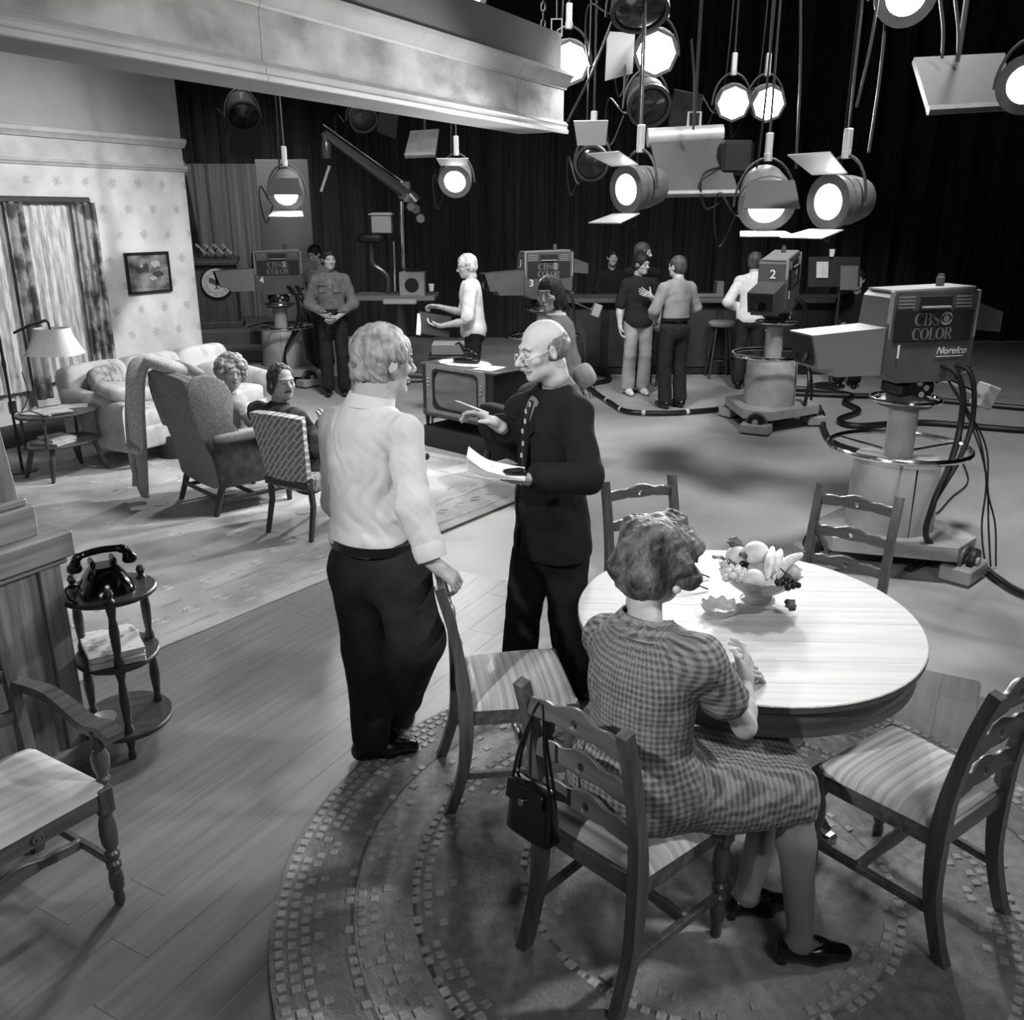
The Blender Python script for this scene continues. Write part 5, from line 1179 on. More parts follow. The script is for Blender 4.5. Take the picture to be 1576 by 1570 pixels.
# ---- lectern, platform, pale drapes and flag behind camera 4
st(B().box((-6.2, 15.8, .19), (4.0, 2.6, .38), bev=.01).put('trim_5', M('stage_riser_paint', .40, .7, .2, tex='noise', v2=.36, scale=3), smooth=0))
st(B().box((-5.6, 14.2, .09), (5.2, .6, .18), bev=.01).put('trim_6', M('stage_step_paint', .46, .7, .2)))
lc = P(341, 500, 15.2); lc.z = .38
lec = thing('lectern', 'wooden lectern with a round emblem and microphones on the far platform', 'lectern', lc, R(10))
m_lec = wood('lectern_wood', .34, .22, 'z', .5)
lh = P(341, 398, 15.2).z-.38
B().box((0, 0, lh*.5), (.62, .45, lh-.1), bev=.012).put('body', m_lec, lec); B().box((0, -.01, .05), (.74, .55, .10), bev=.012).put('plinth', m_lec, lec)
B().box((0, -.02, lh-.03), (.74, .56, .06), rot=(R(8), 0, 0), bev=.01).put('reading_desk', m_lec, lec)
EMB = frame((.02, -.235, lh*.66), (1, 0, 0), (0, 0, 1))
B().lathe([(.001, .0), (.255, .0), (.26, .012), (.245, .02), (.001, .018)], (0, 0, 0), 40).put('emblem_rim', M('emblem_dark', .15, .5), lec, M4=EMB)
B().lathe([(.001, .021), (.225, .021), (.225, .024), (.001, .024)], (0, 0, 0), 40).put('emblem_disc', M('emblem_white', .82, .5), lec, M4=EMB)
m_ed = M('emblem_grey', .34, .5)
B().tube([(.155*math.cos(2*PI*k/40), .155*math.sin(2*PI*k/40), .025) for k in range(40)], .004, 4, True).put('emblem_ring', m_ed, lec, M4=EMB)
msg = 'SEAL OF THE PRESIDENT OF THE UNITED STATES '
for i, c in enumerate(msg):
    if c != ' ':
        a = R(120)-2*PI*i/len(msg)
        text('emblem_letter', c, .045, m_ed, lec, EMB @ Matrix.Rotation(a-PI/2, 4, 'Z') @ Matrix.Translation((0, .188, .0255)))
eg = B()
for s_ in (-1, 1): eg.add([(s_*x, y, .026) for x, y in ((.0, .03), (.03, .06), (.075, .09), (.11, .085), (.12, .03), (.10, -.01), (.07, .0), (.05, -.03), (.02, -.02))], [tuple(range(9))])
eg.add([(x, y, .0265) for x, y in ((-.03, .045), (.03, .045), (.035, -.02), (.0, -.06), (-.035, -.02))], [tuple(range(5))]); eg.add([(x, y, .0265) for x, y in ((-.02, .06), (-.015, .10), (.015, .105), (.03, .09), (.015, .08), (.02, .06))], [tuple(range(6))])
eg.add([(x, y, .0265) for x, y in ((-.05, -.10), (0, -.05), (.05, -.10), (0, -.085))], [tuple(range(4))])
eg.put('emblem_eagle', m_ed, lec, smooth=0, M4=EMB)
mics = ('leftmost', 'second from left', 'third from left', 'rightmost')
for k in range(4):
    mc = thing('microphone', mics[k]+' of the four microphones on the lectern', 'microphone', lc+Vector((-.18+.14*k, -.05, lh)), R(10), 'microphones on the lectern')
    B().tube(bez([(-.05, .05, 0), (-.08, .03, .10), (-.02, -.05, .17)], 4), .010, 6).put('gooseneck', m_iron, mc); B().tube([(-.09, .02, .22), (.07, -.08, .07)], .022, 8).put('capsule', m_ls, mc)
m_pd = M('pale_grey_drape', .56, .95, .05, tex='noise', v2=.46, scale=1.5, stretch=(14, 14, .4))
o = drape('stage_drape', (-6.0, 16.9, 0), (-3.9, 16.9, 0), .38, P(370, 252, 16.9).z, .07, .28, m_pd, seed=21, thick=.01, nv=8); tag(o, 'pale grey pleated drape behind the lectern', 'drape')
o = B().box((-6.05, 16.2, .38+1.2), (.42, .05, P(306, 250, 16.2).z-.38), bev=.01).put('dark_flat', m_tvd); o.location.z = 0; tag(o, 'dark narrow scenery flat left of the pale drape', 'scenery flat')
fp = P(304, 480, 15.6); fp.z = .38
fg = thing('flag_stand', 'furled dark flag on a pole at the left of the lectern', 'flag', fp)
ft = P(304, 258, 15.6).z-.38
B().tube([(0, 0, 0), (0, 0, ft)], .018, 8).put('pole', m_legw, fg); B().lathe([(.15, 0), (.15, .03), (.03, .05)], (0, 0, 0), 16).put('base', m_iron, fg); B().lathe([(.001, 0), (.05, .02), (.06, .06), (.02, .12), (.001, .16)], (0, 0, ft), 12).put('finial', m_ls, fg)
def flag(u, v):
    a = 2*PI*u; r_ = .05+.10*(1-v)+.02*math.sin(a*5+v*3); return (r_*math.cos(a)+.05*(1-v), r_*.8*math.sin(a), ft*.25+(ft*.70)*v)
B().grid(flag, 40, 10).put('flag_cloth', M('flag_cloth', .20, .9, .1, tex='noise', v2=.12, scale=5), fg)
o = B().box((P(446, 420, 13.6).x, 13.6, 1.45), (.75, .05, 2.9), bev=.01).put('grey_flat', M('flat_grey_paint', .46, .8, .1)); tag(o, 'plain grey scenery panel behind the camera 4 crew', 'scenery flat')

# ---- bar counter and stools on the far side
m_bar = M('bar_dark_panel', .17, .6, .3, tex='noise', v2=.12, scale=2)
bar = thing('bar_counter', 'long dark bar counter along the far side of the studio', 'counter', (0, 0, 0))
bp0, bp1 = G(885, 574), G(1150, 577)
yb_ = 12.75
B().box(((.7+6.2)/2, yb_+.3, .5), (5.5, .6, 1.0), bev=.01).put('front', m_bar, bar); B().box((3.45, yb_+.26, 1.03), (5.7, .8, .06), bev=.01).put('counter_top', M('bar_top', .34, .4, .4), bar)
for k in range(7): B().box((.9+.8*k, yb_-.01, .5), (.70, .03, .80), bev=.008).put('panel', M('bar_panel_wood', .20, .5, .3), bar)
for i, (u, v) in enumerate(((1105, 580), (1018, 590))):
    g = G(u, v); stl = thing('bar_stool', ('pale topped bar stool right of the man in the light shirt', 'dark bar stool hidden behind the man in the light shirt')[i], 'stool', g, .3*i, 'bar stools')
    B().lathe([(.001, .70), (.17, .70), (.185, .72), (.185, .75), (.16, .77), (.001, .775)], (0, 0, 0), 24).put('seat', M('stool_seat', .50, .5, .3), stl)
    for k in range(4):
        a = R(45+90*k); B().tube([(.12*math.cos(a), .12*math.sin(a), .70), (.22*math.cos(a), .22*math.sin(a), 0)], [.016, .014], 8).put('leg', m_legw, stl)
    B().tube([(.19*math.cos(2*PI*k/24), .19*math.sin(2*PI*k/24), .25) for k in range(24)], .009, 6, True).put('foot_ring', m_iron, stl)
# clutter on the bar
for i, (u, w_, h_, lb) in enumerate(((1085, .28, .05, 'flat pile of papers on the bar counter'), (1062, .12, .16, 'small dark box on the bar counter'), (1104, .10, .22, 'dim jug on the bar counter right of the papers'))):
    p = P(u, 480, yb_+.15); tt = thing('bar_item', lb, 'box', (p.x, yb_+.15, 1.06)); B().box((0, 0, h_/2), (w_, .2, h_), bev=.01).put('body', M('bar_clutter', .42, .7), tt); B().box((0, 0, h_+.006), (w_*.8, .15, .012), bev=.003).put('lid', m_bar, tt)
# script stand with papers beyond camera 2
ss = thing('script_stand', 'script stand holding pale papers beyond camera 2', 'stand', (P(1268, 560, 11.8).x, 11.8, 0))
zt = P(1268, 425, 11.8).z
B().tube([(.1, 0, 0), (.1, 0, zt)], .015, 6).put('pole', m_hang, ss); B().lathe([(.2, 0), (.2, .02), (.02, .04)], (.1, 0, 0), 16).put('base', m_iron, ss)
B().box((0, 0, zt+.05), (.66, .03, .38), rot=(R(-12), 0, 0), bev=.005).put('board', M('board_dark', .15, .6), ss)
B().box((-.16, -.03, zt+.08), (.15, .004, .20), rot=(R(-12), 0, 0)).put('paper', m_paper2, ss); B().box((.19, -.03, zt-.02), (.22, .012, .30), rot=(R(-12), 0, 0)).put('clip_board', m_plat, ss)
cup('white paper cup on top of the script stand', (ss.location.x-.05, 11.8, zt+.24))

# ================================================================== PEOPLE: signed-distance sculpting
f32 = np.float32
class SDF:
    def __init__(s, lo, hi, h):
        s.h = h; s.lo = np.array(lo, f32); n = np.ceil((np.array(hi)-np.array(lo))/h).astype(int)+1
        s.n = n; s.d = np.full(tuple(n), 9.0, f32); s.ax = [s.lo[i]+h*np.arange(n[i], dtype=f32) for i in range(3)]
        s.Rm = np.eye(3, dtype=f32); s.t = np.zeros(3, f32)
    def T(s, Rm=None, t=(0, 0, 0)):
        s.Rm = np.eye(3, dtype=f32) if Rm is None else np.array(Rm, f32); s.t = np.array(t, f32); return s
    def pt(s, p): return s.Rm @ np.array(p, f32)+s.t
    def win(s, lo, hi):
        i0 = np.clip(np.floor((lo-s.lo)/s.h).astype(int), 0, s.n-1); i1 = np.clip(np.ceil((hi-s.lo)/s.h).astype(int)+1, 0, s.n)
        if np.any(i1 <= i0): return None
        return tuple(slice(a, b) for a, b in zip(i0, i1))
    def xyz(s, w, c):
        return (s.ax[0][w[0]][:, None, None]-c[0], s.ax[1][w[1]][None, :, None]-c[1], s.ax[2][w[2]][None, None, :]-c[2])
    def mix(s, w, v, k, op):
        a = s.d[w]
        if op == 'add':
            if k > 0: q = np.clip(.5+.5*(v-a)/k, 0, 1); s.d[w] = v*(1-q)+a*q-k*q*(1-q)
            else: s.d[w] = np.minimum(a, v)
        else:
            b = -v
            if k > 0: q = np.clip(.5-.5*(b-a)/k, 0, 1); s.d[w] = b*(1-q)+a*q+k*q*(1-q)
            else: s.d[w] = np.maximum(a, b)
    def cap(s, a, b, ra, rb=None, k=.02, op='add'):
        rb = ra if rb is None else rb; a, b = s.pt(a), s.pt(b); m = max(ra, rb)+k+3*s.h
        w = s.win(np.minimum(a, b)-m, np.maximum(a, b)+m)
        if w is None: return s
        x, y, z = s.xyz(w, a); d = b-a; L2 = max(float(d @ d), 1e-9)
        t = np.clip((x*d[0]+y*d[1]+z*d[2])/L2, 0, 1)
        v = np.sqrt((x-t*d[0])**2+(y-t*d[1])**2+(z-t*d[2])**2)-(ra+(rb-ra)*t)
        s.mix(w, v.astype(f32), k, op); return s
    def ell(s, c, r, k=.02, op='add', rot=None):
        c = s.pt(c); r = np.array(r, f32); M3 = s.Rm if rot is None else s.Rm @ np.array(Euler(rot).to_matrix(), f32); m = float(r.max())+k+3*s.h
        w = s.win(c-m, c+m)
        if w is None: return s
        x, y, z = s.xyz(w, c)
        q = [(M3[0, i]*x+M3[1, i]*y+M3[2, i]*z) for i in range(3)]
        k0 = np.sqrt((q[0]/r[0])**2+(q[1]/r[1])**2+(q[2]/r[2])**2); k1 = np.sqrt((q[0]/r[0]**2)**2+(q[1]/r[1]**2)**2+(q[2]/r[2]**2)**2)
        v = k0*(k0-1)/np.maximum(k1, 1e-6)
        s.mix(w, v.astype(f32), k, op); return s
    def box(s, c, hf, rd=.01, k=.01, op='add', rot=None):
        c = s.pt(c); hf = np.array(hf, f32); M3 = s.Rm if rot is None else s.Rm @ np.array(Euler(rot).to_matrix(), f32); m = float(np.linalg.norm(hf))+rd+k+3*s.h
        w = s.win(c-m, c+m)
        if w is None: return s
        x, y, z = s.xyz(w, c); q = [np.abs(M3[0, i]*x+M3[1, i]*y+M3[2, i]*z)-hf[i]+rd for i in range(3)]
        v = np.sqrt(sum(np.maximum(a, 0)**2 for a in q))+np.minimum(np.maximum(np.maximum(q[0], q[1]), q[2]), 0)-rd
        s.mix(w, v.astype(f32), k, op); return s
    def cut(s, p, n, k=0.0):                      # remove what lies beyond the plane (n points to the removed side)
        p = s.pt(p); n = s.Rm @ np.array(n, f32); n = n/np.linalg.norm(n); w = (slice(None),)*3; x, y, z = s.xyz(w, p)
        v = (-(x*n[0]+y*n[1]+z*n[2])).astype(f32); s.mix(w, v, k, 'sub'); return s
    def wrinkle(s, amp, wl_, seed, stretch=(1, 1, 1), n=7, mask=None):
        r_ = np.random.default_rng(seed); x, y, z = s.xyz((slice(None),)*3, s.t); acc = np.zeros(tuple(s.n), f32)
        wx = .35*wl_*np.sin(z*(3.1/wl_)+1.3+2*y/wl_).astype(f32); wy = .35*wl_*np.sin(x*(2.7/wl_)+z*(1.7/wl_)).astype(f32)
        for i in range(n):
            kv = r_.normal(size=3); kv = kv/np.linalg.norm(kv)*np.array(stretch); kv = kv*2*PI/wl_*r_.uniform(.6, 1.5); ph = r_.uniform(0, 6.28)
            acc += np.sin((x+wx)*kv[0]+(y+wy)*kv[1]+z*kv[2]+ph)
        acc = (1-np.abs(acc/n*1.6)) if mask == 'ridge' else acc/n*1.6
        s.d += amp*acc.astype(f32); return s
    def mesh(s):
        d = s.d; neg = d < 0
        nx, ny, nz = d.shape
        cnt = np.zeros((nx-1, ny-1, nz-1), np.uint8)
        for i in (0, 1):
            for j in (0, 1):
                for k in (0, 1): cnt += neg[i:nx-1+i, j:ny-1+j, k:nz-1+k]
        act = (cnt > 0) & (cnt < 8); I = np.argwhere(act)
        if len(I) == 0: return np.zeros((0, 3), f32), np.zeros((0, 4), np.int32)
        idx = np.full(act.shape, -1, np.int32); idx[act] = np.arange(len(I))
        acc = np.zeros((len(I), 3), f32); num = np.zeros(len(I), f32)
        cor = [(a, b, c) for a in (0, 1) for b in (0, 1) for c in (0, 1)]
        for c0 in cor:
            for a in range(3):
                if c0[a] == 0:
                    c1 = list(c0); c1[a] = 1
                    v0 = d[I[:, 0]+c0[0], I[:, 1]+c0[1], I[:, 2]+c0[2]]; v1 = d[I[:, 0]+c1[0], I[:, 1]+c1[1], I[:, 2]+c1[2]]
                    m = (v0 < 0) != (v1 < 0); t = np.where(m, v0/np.where(m, v0-v1, 1), 0)
                    p = np.tile(np.array(c0, f32), (len(I), 1)); p[:, a] = t
                    acc[m] += p[m]; num[m] += 1
        V = s.lo+s.h*(I+acc/np.maximum(num, 1)[:, None])
        F = []
        for a in range(3):
            b, c = (a+1) % 3, (a+2) % 3
            s0 = [slice(None)]*3; s1 = [slice(None)]*3; s0[a] = slice(0, -1); s1[a] = slice(1, None)
            ch = neg[tuple(s0)] != neg[tuple(s1)]; E = np.argwhere(ch)
            ok = (E[:, b] > 0) & (E[:, c] > 0) & (E[:, b] < d.shape[b]-1) & (E[:, c] < d.shape[c]-1); E = E[ok]
            q = []
            for (db, dc) in ((-1, -1), (0, -1), (0, 0), (-1, 0)):
                e = E.copy(); e[:, b] += db; e[:, c] += dc; q.append(idx[e[:, 0], e[:, 1], e[:, 2]])
            q = np.stack(q, 1); inside0 = neg[E[:, 0], E[:, 1], E[:, 2]]
            q[~inside0] = q[~inside0][:, ::-1]; F.append(q)
        return V.astype(f32), np.concatenate(F).astype(np.int32)
def merge(parts):
    V = []; F = []; n = 0
    for v, f in parts:
        if len(v): V.append(v); F.append(f+n); n += len(v)
    return np.concatenate(V), np.concatenate(F)
def bounds(pts, m):
    a = np.array([list(p) for p in pts]); return a.min(0)-m, a.max(0)+m
def hrot(az, pitch=0, roll=0):                    # head frame: +y looks along az, pitch>0 looks down
    return Matrix.Rotation(-R(az), 3, 'Z') @ Matrix.Rotation(-R(pitch), 3, 'X') @ Matrix.Rotation(R(roll), 3, 'Y')

def head_sdf(S, female=False, nose=1.0, jaw=1.0, fat=0.0):
    S.ell((0, -.014, .030), (.077+fat*.3, .097, .088), .01)
    S.ell((0, .028, -.040), (.060+fat, .062, .074), .035)
    S.ell((0, .062, -.096), (.025*jaw+fat*.6, .026, .021), .03)
    S.ell((0, .02, -.075), (.054+fat, .045, .035), .03)
    for s_ in (-1, 1):
        S.ell((s_*.040, .056, -.022), (.026+fat*.4, .022, .022), .022)
        S.ell((s_*.031, .099, .004), (.0165, .016, .0115), .012, 'sub')
        S.ell((s_*.031, .0775, .003), (.0140, .0128, .0118), .005); S.ell((s_*.031, .094, .0025), (.0118, .0085, .0046), .002, 'sub')
        S.ell((s_*.078, -.010, -.006), (.008, .019, .032), .004, rot=(R(-12), 0, s_*R(-24)))
        S.ell((s_*.087, -.006, -.002), (.006, .010, .018), .005, 'sub', rot=(R(-12), 0, s_*R(-24)))
        S.ell((s_*.011*nose, .098, -.036), (.009*nose, .010, .008), .008)
    S.ell((0, .077, .026), (.052, .016, .010), .018)
    S.cap((0, .083, .008), (0, .105*(.5+.5*nose)+.004, -.028), .009, .0125*nose, .012)
    S.ell((0, .086, -.060), (.022, .010, .0065), .006); S.ell((0, .085, -.071), (.019, .010, .0065), .006)
    S.cap((-.020, .095, -.0655), (.020, .095, -.0655), .0025, .0025, .004, 'sub')
    return S
FING = ((.031, .070, .0088), (.0105, .079, .0092), (-.0105, .073, .0088), (-.030, .057, .0078))
def hand_sdf(S, w, d, n, right=True, curl=(.3, .3, .3, .3), thumb=(.5, .3), sc=1.0, spread=.05, k=.006):
    w, d, n = Vector(w), Vector(d).normalized(), Vector(n); n = (n-d*n.dot(d)).normalized(); sd = d.cross(n)*(1 if right else -1)
    S.T()
    for (o, r_) in ((.026, .0125), (.009, .0135), (-.009, .0135), (-.026, .0115)):
        S.cap(w+d*.018*sc+sd*o*.55*sc, w+d*.084*sc+sd*o*sc, r_*1.15*sc, r_*sc, .014*sc)
    S.cap(w-d*.02, w+d*.02, .026*sc, .024*sc, .02)
    S.cap(w+d*.02*sc+sd*.02*sc+n*.006, w+d*.05*sc+sd*.03*sc+n*.01, .015*sc, .015*sc, .015*sc)
    for i, (o, ln, r_) in enumerate(FING):
        c = curl[i]; p = w+d*.088*sc+sd*o*sc; dirv = (d+sd*spread*o/.03); dirv.normalize(); ang = 0
        for (fr_, mx) in ((.46, 68), (.30, 95), (.24, 55)):
            ang += R(mx)*c; q = dirv*math.cos(ang)+n*math.sin(ang); e = p+q*(ln*fr_*1.25*sc); S.cap(p, e, r_*sc, r_*.92*sc, k*sc); p = e; r_ *= .93
    p = w+d*.03*sc+sd*.030*sc+n*.006; op, cl = thumb
    q = (d*math.cos(R(20+45*op))+sd*math.sin(R(20+45*op))+n*.35).normalized(); e = p+q*.042*sc; S.cap(p, e, .0125*sc, .0105*sc, .01*sc)
    q2 = (q+d*.6*cl+n*.5*cl-sd*.5*cl).normalized(); S.cap(e, e+q2*.03*sc, .0103*sc, .0085*sc, .006*sc)
    return S
m_skin = M('skin', .70, .5, .3, tex='noise', v2=.66, scale=25, bump=.04, bscale=200)
m_eye = M('eye_white', .75, .2, .5); m_iris = M('iris_dark', .10, .2, .5)
def hair_mat(name, v, v2, sc=30): return M(name, v, .55, .3, tex='noise', v2=v2, scale=sc, stretch=(1, 1, .35), detail=6, bump=.9, bscale=70, bstretch=(1, 1, .3), lo=.35, hi=.62)
def Lf(loc, az):
    c, s_ = math.cos(R(az)), math.sin(R(az)); loc = Vector(loc)
    return lambda x, y, z: loc+Vector((c*x+s_*y, -s_*x+c*y, z))
def stand(loc, az, H=1.75, arms=None, lean=0.0, feet=.10, hy=None):
    L = Lf(loc, az); k = H/1.75
    J = dict(pel=L(0, 0, .95*k), wai=L(0, .0, 1.08*k), che=L(0, lean*.5, 1.28*k), nk=L(0, lean-.02, 1.47*k), hd=L(0, lean+.025, 1.635*k))
    for s_, n in ((1, 'R'), (-1, 'L')):
        J['sh'+n] = L(s_*.172, lean*.9, 1.405*k); J['el'+n] = L(s_*.228, lean-.04, 1.13*k); J['wr'+n] = L(s_*.235, lean+.05, .89*k)
        J['hi'+n] = L(s_*.09, 0, .92*k); J['kn'+n] = L(s_*feet, .02, .50*k); J['an'+n] = L(s_*feet, -.03, .085)
    for n, v in (arms or {}).items(): J[n] = L(*v) if not isinstance(v, Vector) else v
    J['_az'] = az; J['_k'] = k; J['_hz'] = az if hy is None else hy
    return J
def sit(loc, az, seat, arms=None, lean=0.0, knee=.5, hy=None):
    L = Lf(loc, az)
    J = dict(pel=L(0, 0, seat+.11), wai=L(0, lean*.3, seat+.23), che=L(0, lean*.6, seat+.40), nk=L(0, lean-.01, seat+.60), hd=L(0, lean+.04, seat+.79))
    for s_, n in ((1, 'R'), (-1, 'L')):
        J['sh'+n] = L(s_*.172, lean*.9, seat+.535); J['el'+n] = L(s_*.24, lean+.05, seat+.30); J['wr'+n] = L(s_*.15, lean+.28, seat+.22)
        J['hi'+n] = L(s_*.09, .02, seat+.09); J['kn'+n] = L(s_*.10, knee, seat+.06); J['an'+n] = L(s_*.10, knee+.02, .085)
    for n, v in (arms or {}).items(): J[n] = L(*v) if not isinstance(v, Vector) else v
    J['_az'] = az; J['_k'] = 1.0; J['_hz'] = az if hy is None else hy
    return J
class Person:
    def __init__(s, label, J, h=.009, hh=.006, female=False, head=None, hands=None, skin=None, k=None, bare_arms=True, nose=1.0, jaw=1.0, fat=0.0, hsc=1.0, legs=True, neck=1.0, feet=None):
        s.J = {a: (Vector(v) if not isinstance(v, (int, float)) else v) for a, v in J.items()}
        base = Vector((s.J['pel'].x, s.J['pel'].y, 0)); s.base = base
        for a in s.J:
            if isinstance(s.J[a], Vector): s.J[a] = s.J[a]-base
        J = s.J; s.az = J['_az']; s.h = h; s.hh = hh; s.k = J['_k']; s.fem = female; s.tR = hrot(s.az)
        pts = [v for v in J.values() if isinstance(v, Vector)]; s.pts = pts
        hz, hp, hr = (head or (J['_hz'], 0, 0)); s.hR = hrot(hz, hp, hr)*hsc; s.hRo = hrot(hz, hp, hr); s.hc = J['hd']; s.hsc = hsc
        parts = []
        S = s.sdf(.15); a = .85 if female else 1.0
        S.T(s.tR, J['che']).ell((0, 0, 0), (.14*a, .09*a, .15), .03)
        S.T(s.tR, J['pel']).ell((0, 0, 0), (.13, .09, .10), .03); S.T()
        S.cap(J['pel'], J['che'], .10*a, .10*a, .03); S.cap(J['che'], J['nk'], .08, .055*a, .03)
        neckin = J['hd']+s.hR @ Vector((0, -.032, -.07)); S.cap(J['nk']-Z*.03, neckin, .062*a*neck, .055*a*neck, .02)
        for n in 'RL':
            S.cap(J['nk']-Z*.06, J['sh'+n], .05*a, .045*a, .03)
            S.cap(J['sh'+n], J['el'+n], .048*a, .039*a, .02); S.cap(J['el'+n], J['el'+n].lerp(J['wr'+n], .35), .040*a, .041*a, .015); S.cap(J['el'+n].lerp(J['wr'+n], .35), J['wr'+n], .041*a, .027*a, .015)
            if legs:
                S.cap(J['hi'+n], J['kn'+n], .075, .052, .02); S.cap(J['kn'+n], J['kn'+n].lerp(J['an'+n], .35), .050, .052, .02); S.cap(J['kn'+n].lerp(J['an'+n], .35), J['an'+n], .052, .034, .02)
        for n, fa in zip('RL', feet or ()):
            an = J['an'+n]; fd_ = Lf((0, 0, 0), fa)(0, 1, 0); S.cap(an-Z*.01-fd_*.02, an+fd_*.05-Z*.045, .030, .022, .02); S.cap(an+fd_*.05-Z*.045, an+fd_*.12-Z*.07, .022, .014, .02)
        parts.append(S.mesh())
        r_ = .16*hsc; S = SDF(np.array(s.hc)-r_, np.array(s.hc)+r_, hh); S.T(s.hR, s.hc)
        if abs(hsc-1) > 1e-6: S.Rm = np.array(s.hR, f32)
        head_sdf(S, female, nose, jaw, fat); S.T(); S.cap(neckin-s.hRo @ Vector((0, 0, .05)), neckin, .057*a*neck, .052*a*neck, .03); parts.append(S.mesh())
        for n in 'RL':
            hs = (hands or {}).get(n)
            if hs is None:
                fd = (J['wr'+n]-J['el'+n]).normalized(); hs = dict(d=fd, n=s.tR @ Vector((-1 if n == 'R' else 1, .2, 0)))
            if hs == 'none': continue
            hs = dict(hs); w = J['wr'+n]; m = .2; S = SDF(np.array(w)-m, np.array(w)+m, min(h, .006) if h > .007 else .0032)
            hand_sdf(S, w, hs['d'], hs['n'], n == 'R', hs.get('curl', (.3, .35, .4, .45)), hs.get('thumb', (.4, .3)), hs.get('sc', .92 if female else 1.0), hs.get('spread', .1)); parts.append(S.mesh())
        V, F = merge(parts)
        s.o = raw('person', V, F, skin or m_skin); s.o.location = base; tag(s.o, label, 'person')
    def sdf(s, m=.16, h=None, pts=None):
        lo, hi = bounds(pts or s.pts, m); return SDF(lo, hi, h or s.h)
    def put(s, S, name, mat, tone=None):
        V, F = S.mesh()
        if not len(V): return None
        o = raw(name, V, F, mat, s.o)
        if tone is not None:
            at_ = o.data.attributes.new('tone', 'FLOAT', 'POINT'); at_.data.foreach_set('value', tone(V).astype(f32))
        return o
    def head_grid(s, m=.19, h=None): return SDF(np.array(s.hc)-m, np.array(s.hc)+m, h or s.hh).T(s.hR, s.hc)
    def torso(s, S, g=0.0, belly=0.0, chest=1.0, k=.06, neck=1.0):
        J = s.J; a = .88 if s.fem else 1.0; kk = s.k
        S.T(s.tR, J['che']); S.ell((0, 0, .0), ((.160*a+g)*chest, .112*a+g, .19), k); S.ell((0, .01, .09), (.135*a+g, .09*a+g, .11), k)
        if s.fem:
            for q in (-1, 1): S.ell((q*.065, .085, .02), (.06, .055, .06), .04)
        S.T(s.tR, J['wai']); S.ell((0, belly*.5, 0), (.152*a+g+belly*.3, .110*a+g+belly*.5, .19), k)
        S.T(s.tR, J['pel']); S.ell((0, 0, .0), (.158+g, .112+g, .13), k); S.T()
        for n in 'RL': S.cap(J['nk']-Z*.05, J['sh'+n]-Z*.012, .06*a*neck+g, .050*a+g, k)
        return S
    def sleeves(s, S, g=0.0, upto=1.0, cuff=.04, k=.03):
        J = s.J; a = .86 if s.fem else 1.0
        for n in 'RL':
            sh, el, wr = J['sh'+n]-Z*.01, J['el'+n], J['wr'+n]
            if upto <= .5:
                e = sh.lerp(el, upto*2); S.cap(sh, e, .058*a+g, .060*a+g, k)
            else:
                S.cap(sh, el, .058*a+g, .054*a+g, k); e = el.lerp(wr, (upto-.5)*2); S.cap(el, e, .055*a+g, cuff+g, k)
        return S
    def collar(s, mat, r_=.068, span=300, az=None, h=.046):
        n = (s.J['hd']-s.J['nk']).normalized(); az = s.az if az is None else az
        def cf(u, v):
            a = R(-span/2)+R(span)*u; q = r_+.014*(1-v); w_ = hrot(az) @ Vector((q*math.sin(a), -q*math.cos(a), 0)); return s.J['nk']+w_+n*(.006+h*v*(.75+.25*math.cos(a)))
        return B().grid(cf, 30, 4, .004).put('collar', mat, s.o)
    def front(s, S, x, z, y0=0.0, rel='che'):        # point of the cloth surface ahead of the body
        p = s.J[rel]+s.tR @ Vector((x, y0, z)); d = s.tR @ Vector((0, 1, 0))
        for i in range(90):
            q = p+d*(.004*i); ii = [int(round((q[a]-s_lo)/S.h)) for a, s_lo in enumerate(S.lo)]
            if any(a < 0 or a >= n for a, n in zip(ii, S.n)) or S.d[ii[0], ii[1], ii[2]] > 0: return q
        return p
    def buttoned(s, S, mat, z0=.16, z1=-.30, pockets=True):
        pts = [s.front(S, 0, z0+(z1-z0)*i/12) for i in range(13)]
        B().ribbon(pts, .032, .008, s.tR @ Vector((1, 0, 0))).put('placket', mat, s.o)
        f = s.tR @ Vector((0, 1, 0))
        for i in range(1, 12, 2): B().lathe([(.006, 0), (.005, .003), (.0001, .004)], (0, 0, 0), 8, axis=aim(f)).put('button', m_wht, s.o).location = pts[i]+f*.004
        if pockets:
            for q in (-1, 1):
                c = s.front(S, q*.085, .03); B().box((0, 0, 0), (.10, .010, .11), rot=hrot(s.az+q*22), bev=.003).put('pocket', mat, s.o).location = c; B().box((0, 0, 0), (.105, .014, .035), rot=hrot(s.az+q*22), bev=.003).put('pocket_flap', mat, s.o).location = s.front(S, q*.085, .075)
    def neckhole(s, S, r_=.066, up=.0):
        J = s.J; S.T(); n = (J['hd']-J['nk']).normalized(); S.cap(J['nk']+n*(.03+up), J['nk']+n*.3, r_, r_*1.2, .012, 'sub'); return S
    def legs(s, S, g=0.0, hem=.085, k=.03, knee=.072, thigh=.092, top=True):
        J = s.J
        S.T(s.tR, J['pel']); S.ell((0, 0, -.01), (.155+g, .115+g, .13), k); S.ell((0, -.04, -.05), (.15+g, .09+g, .11), k); S.T()
        for n in 'RL':
            hi, kn, an = J['hi'+n], J['kn'+n], J['an'+n]; S.cap(hi, kn, thigh+g, knee+g, k); S.cap(kn, an+(kn-an).normalized()*.02, knee+g, hem+g, k*.6); S.cut(an-Z*(.03 if an.z < .13 else .2), (0, 0, -1)) if an.z < .13 else None
        return S
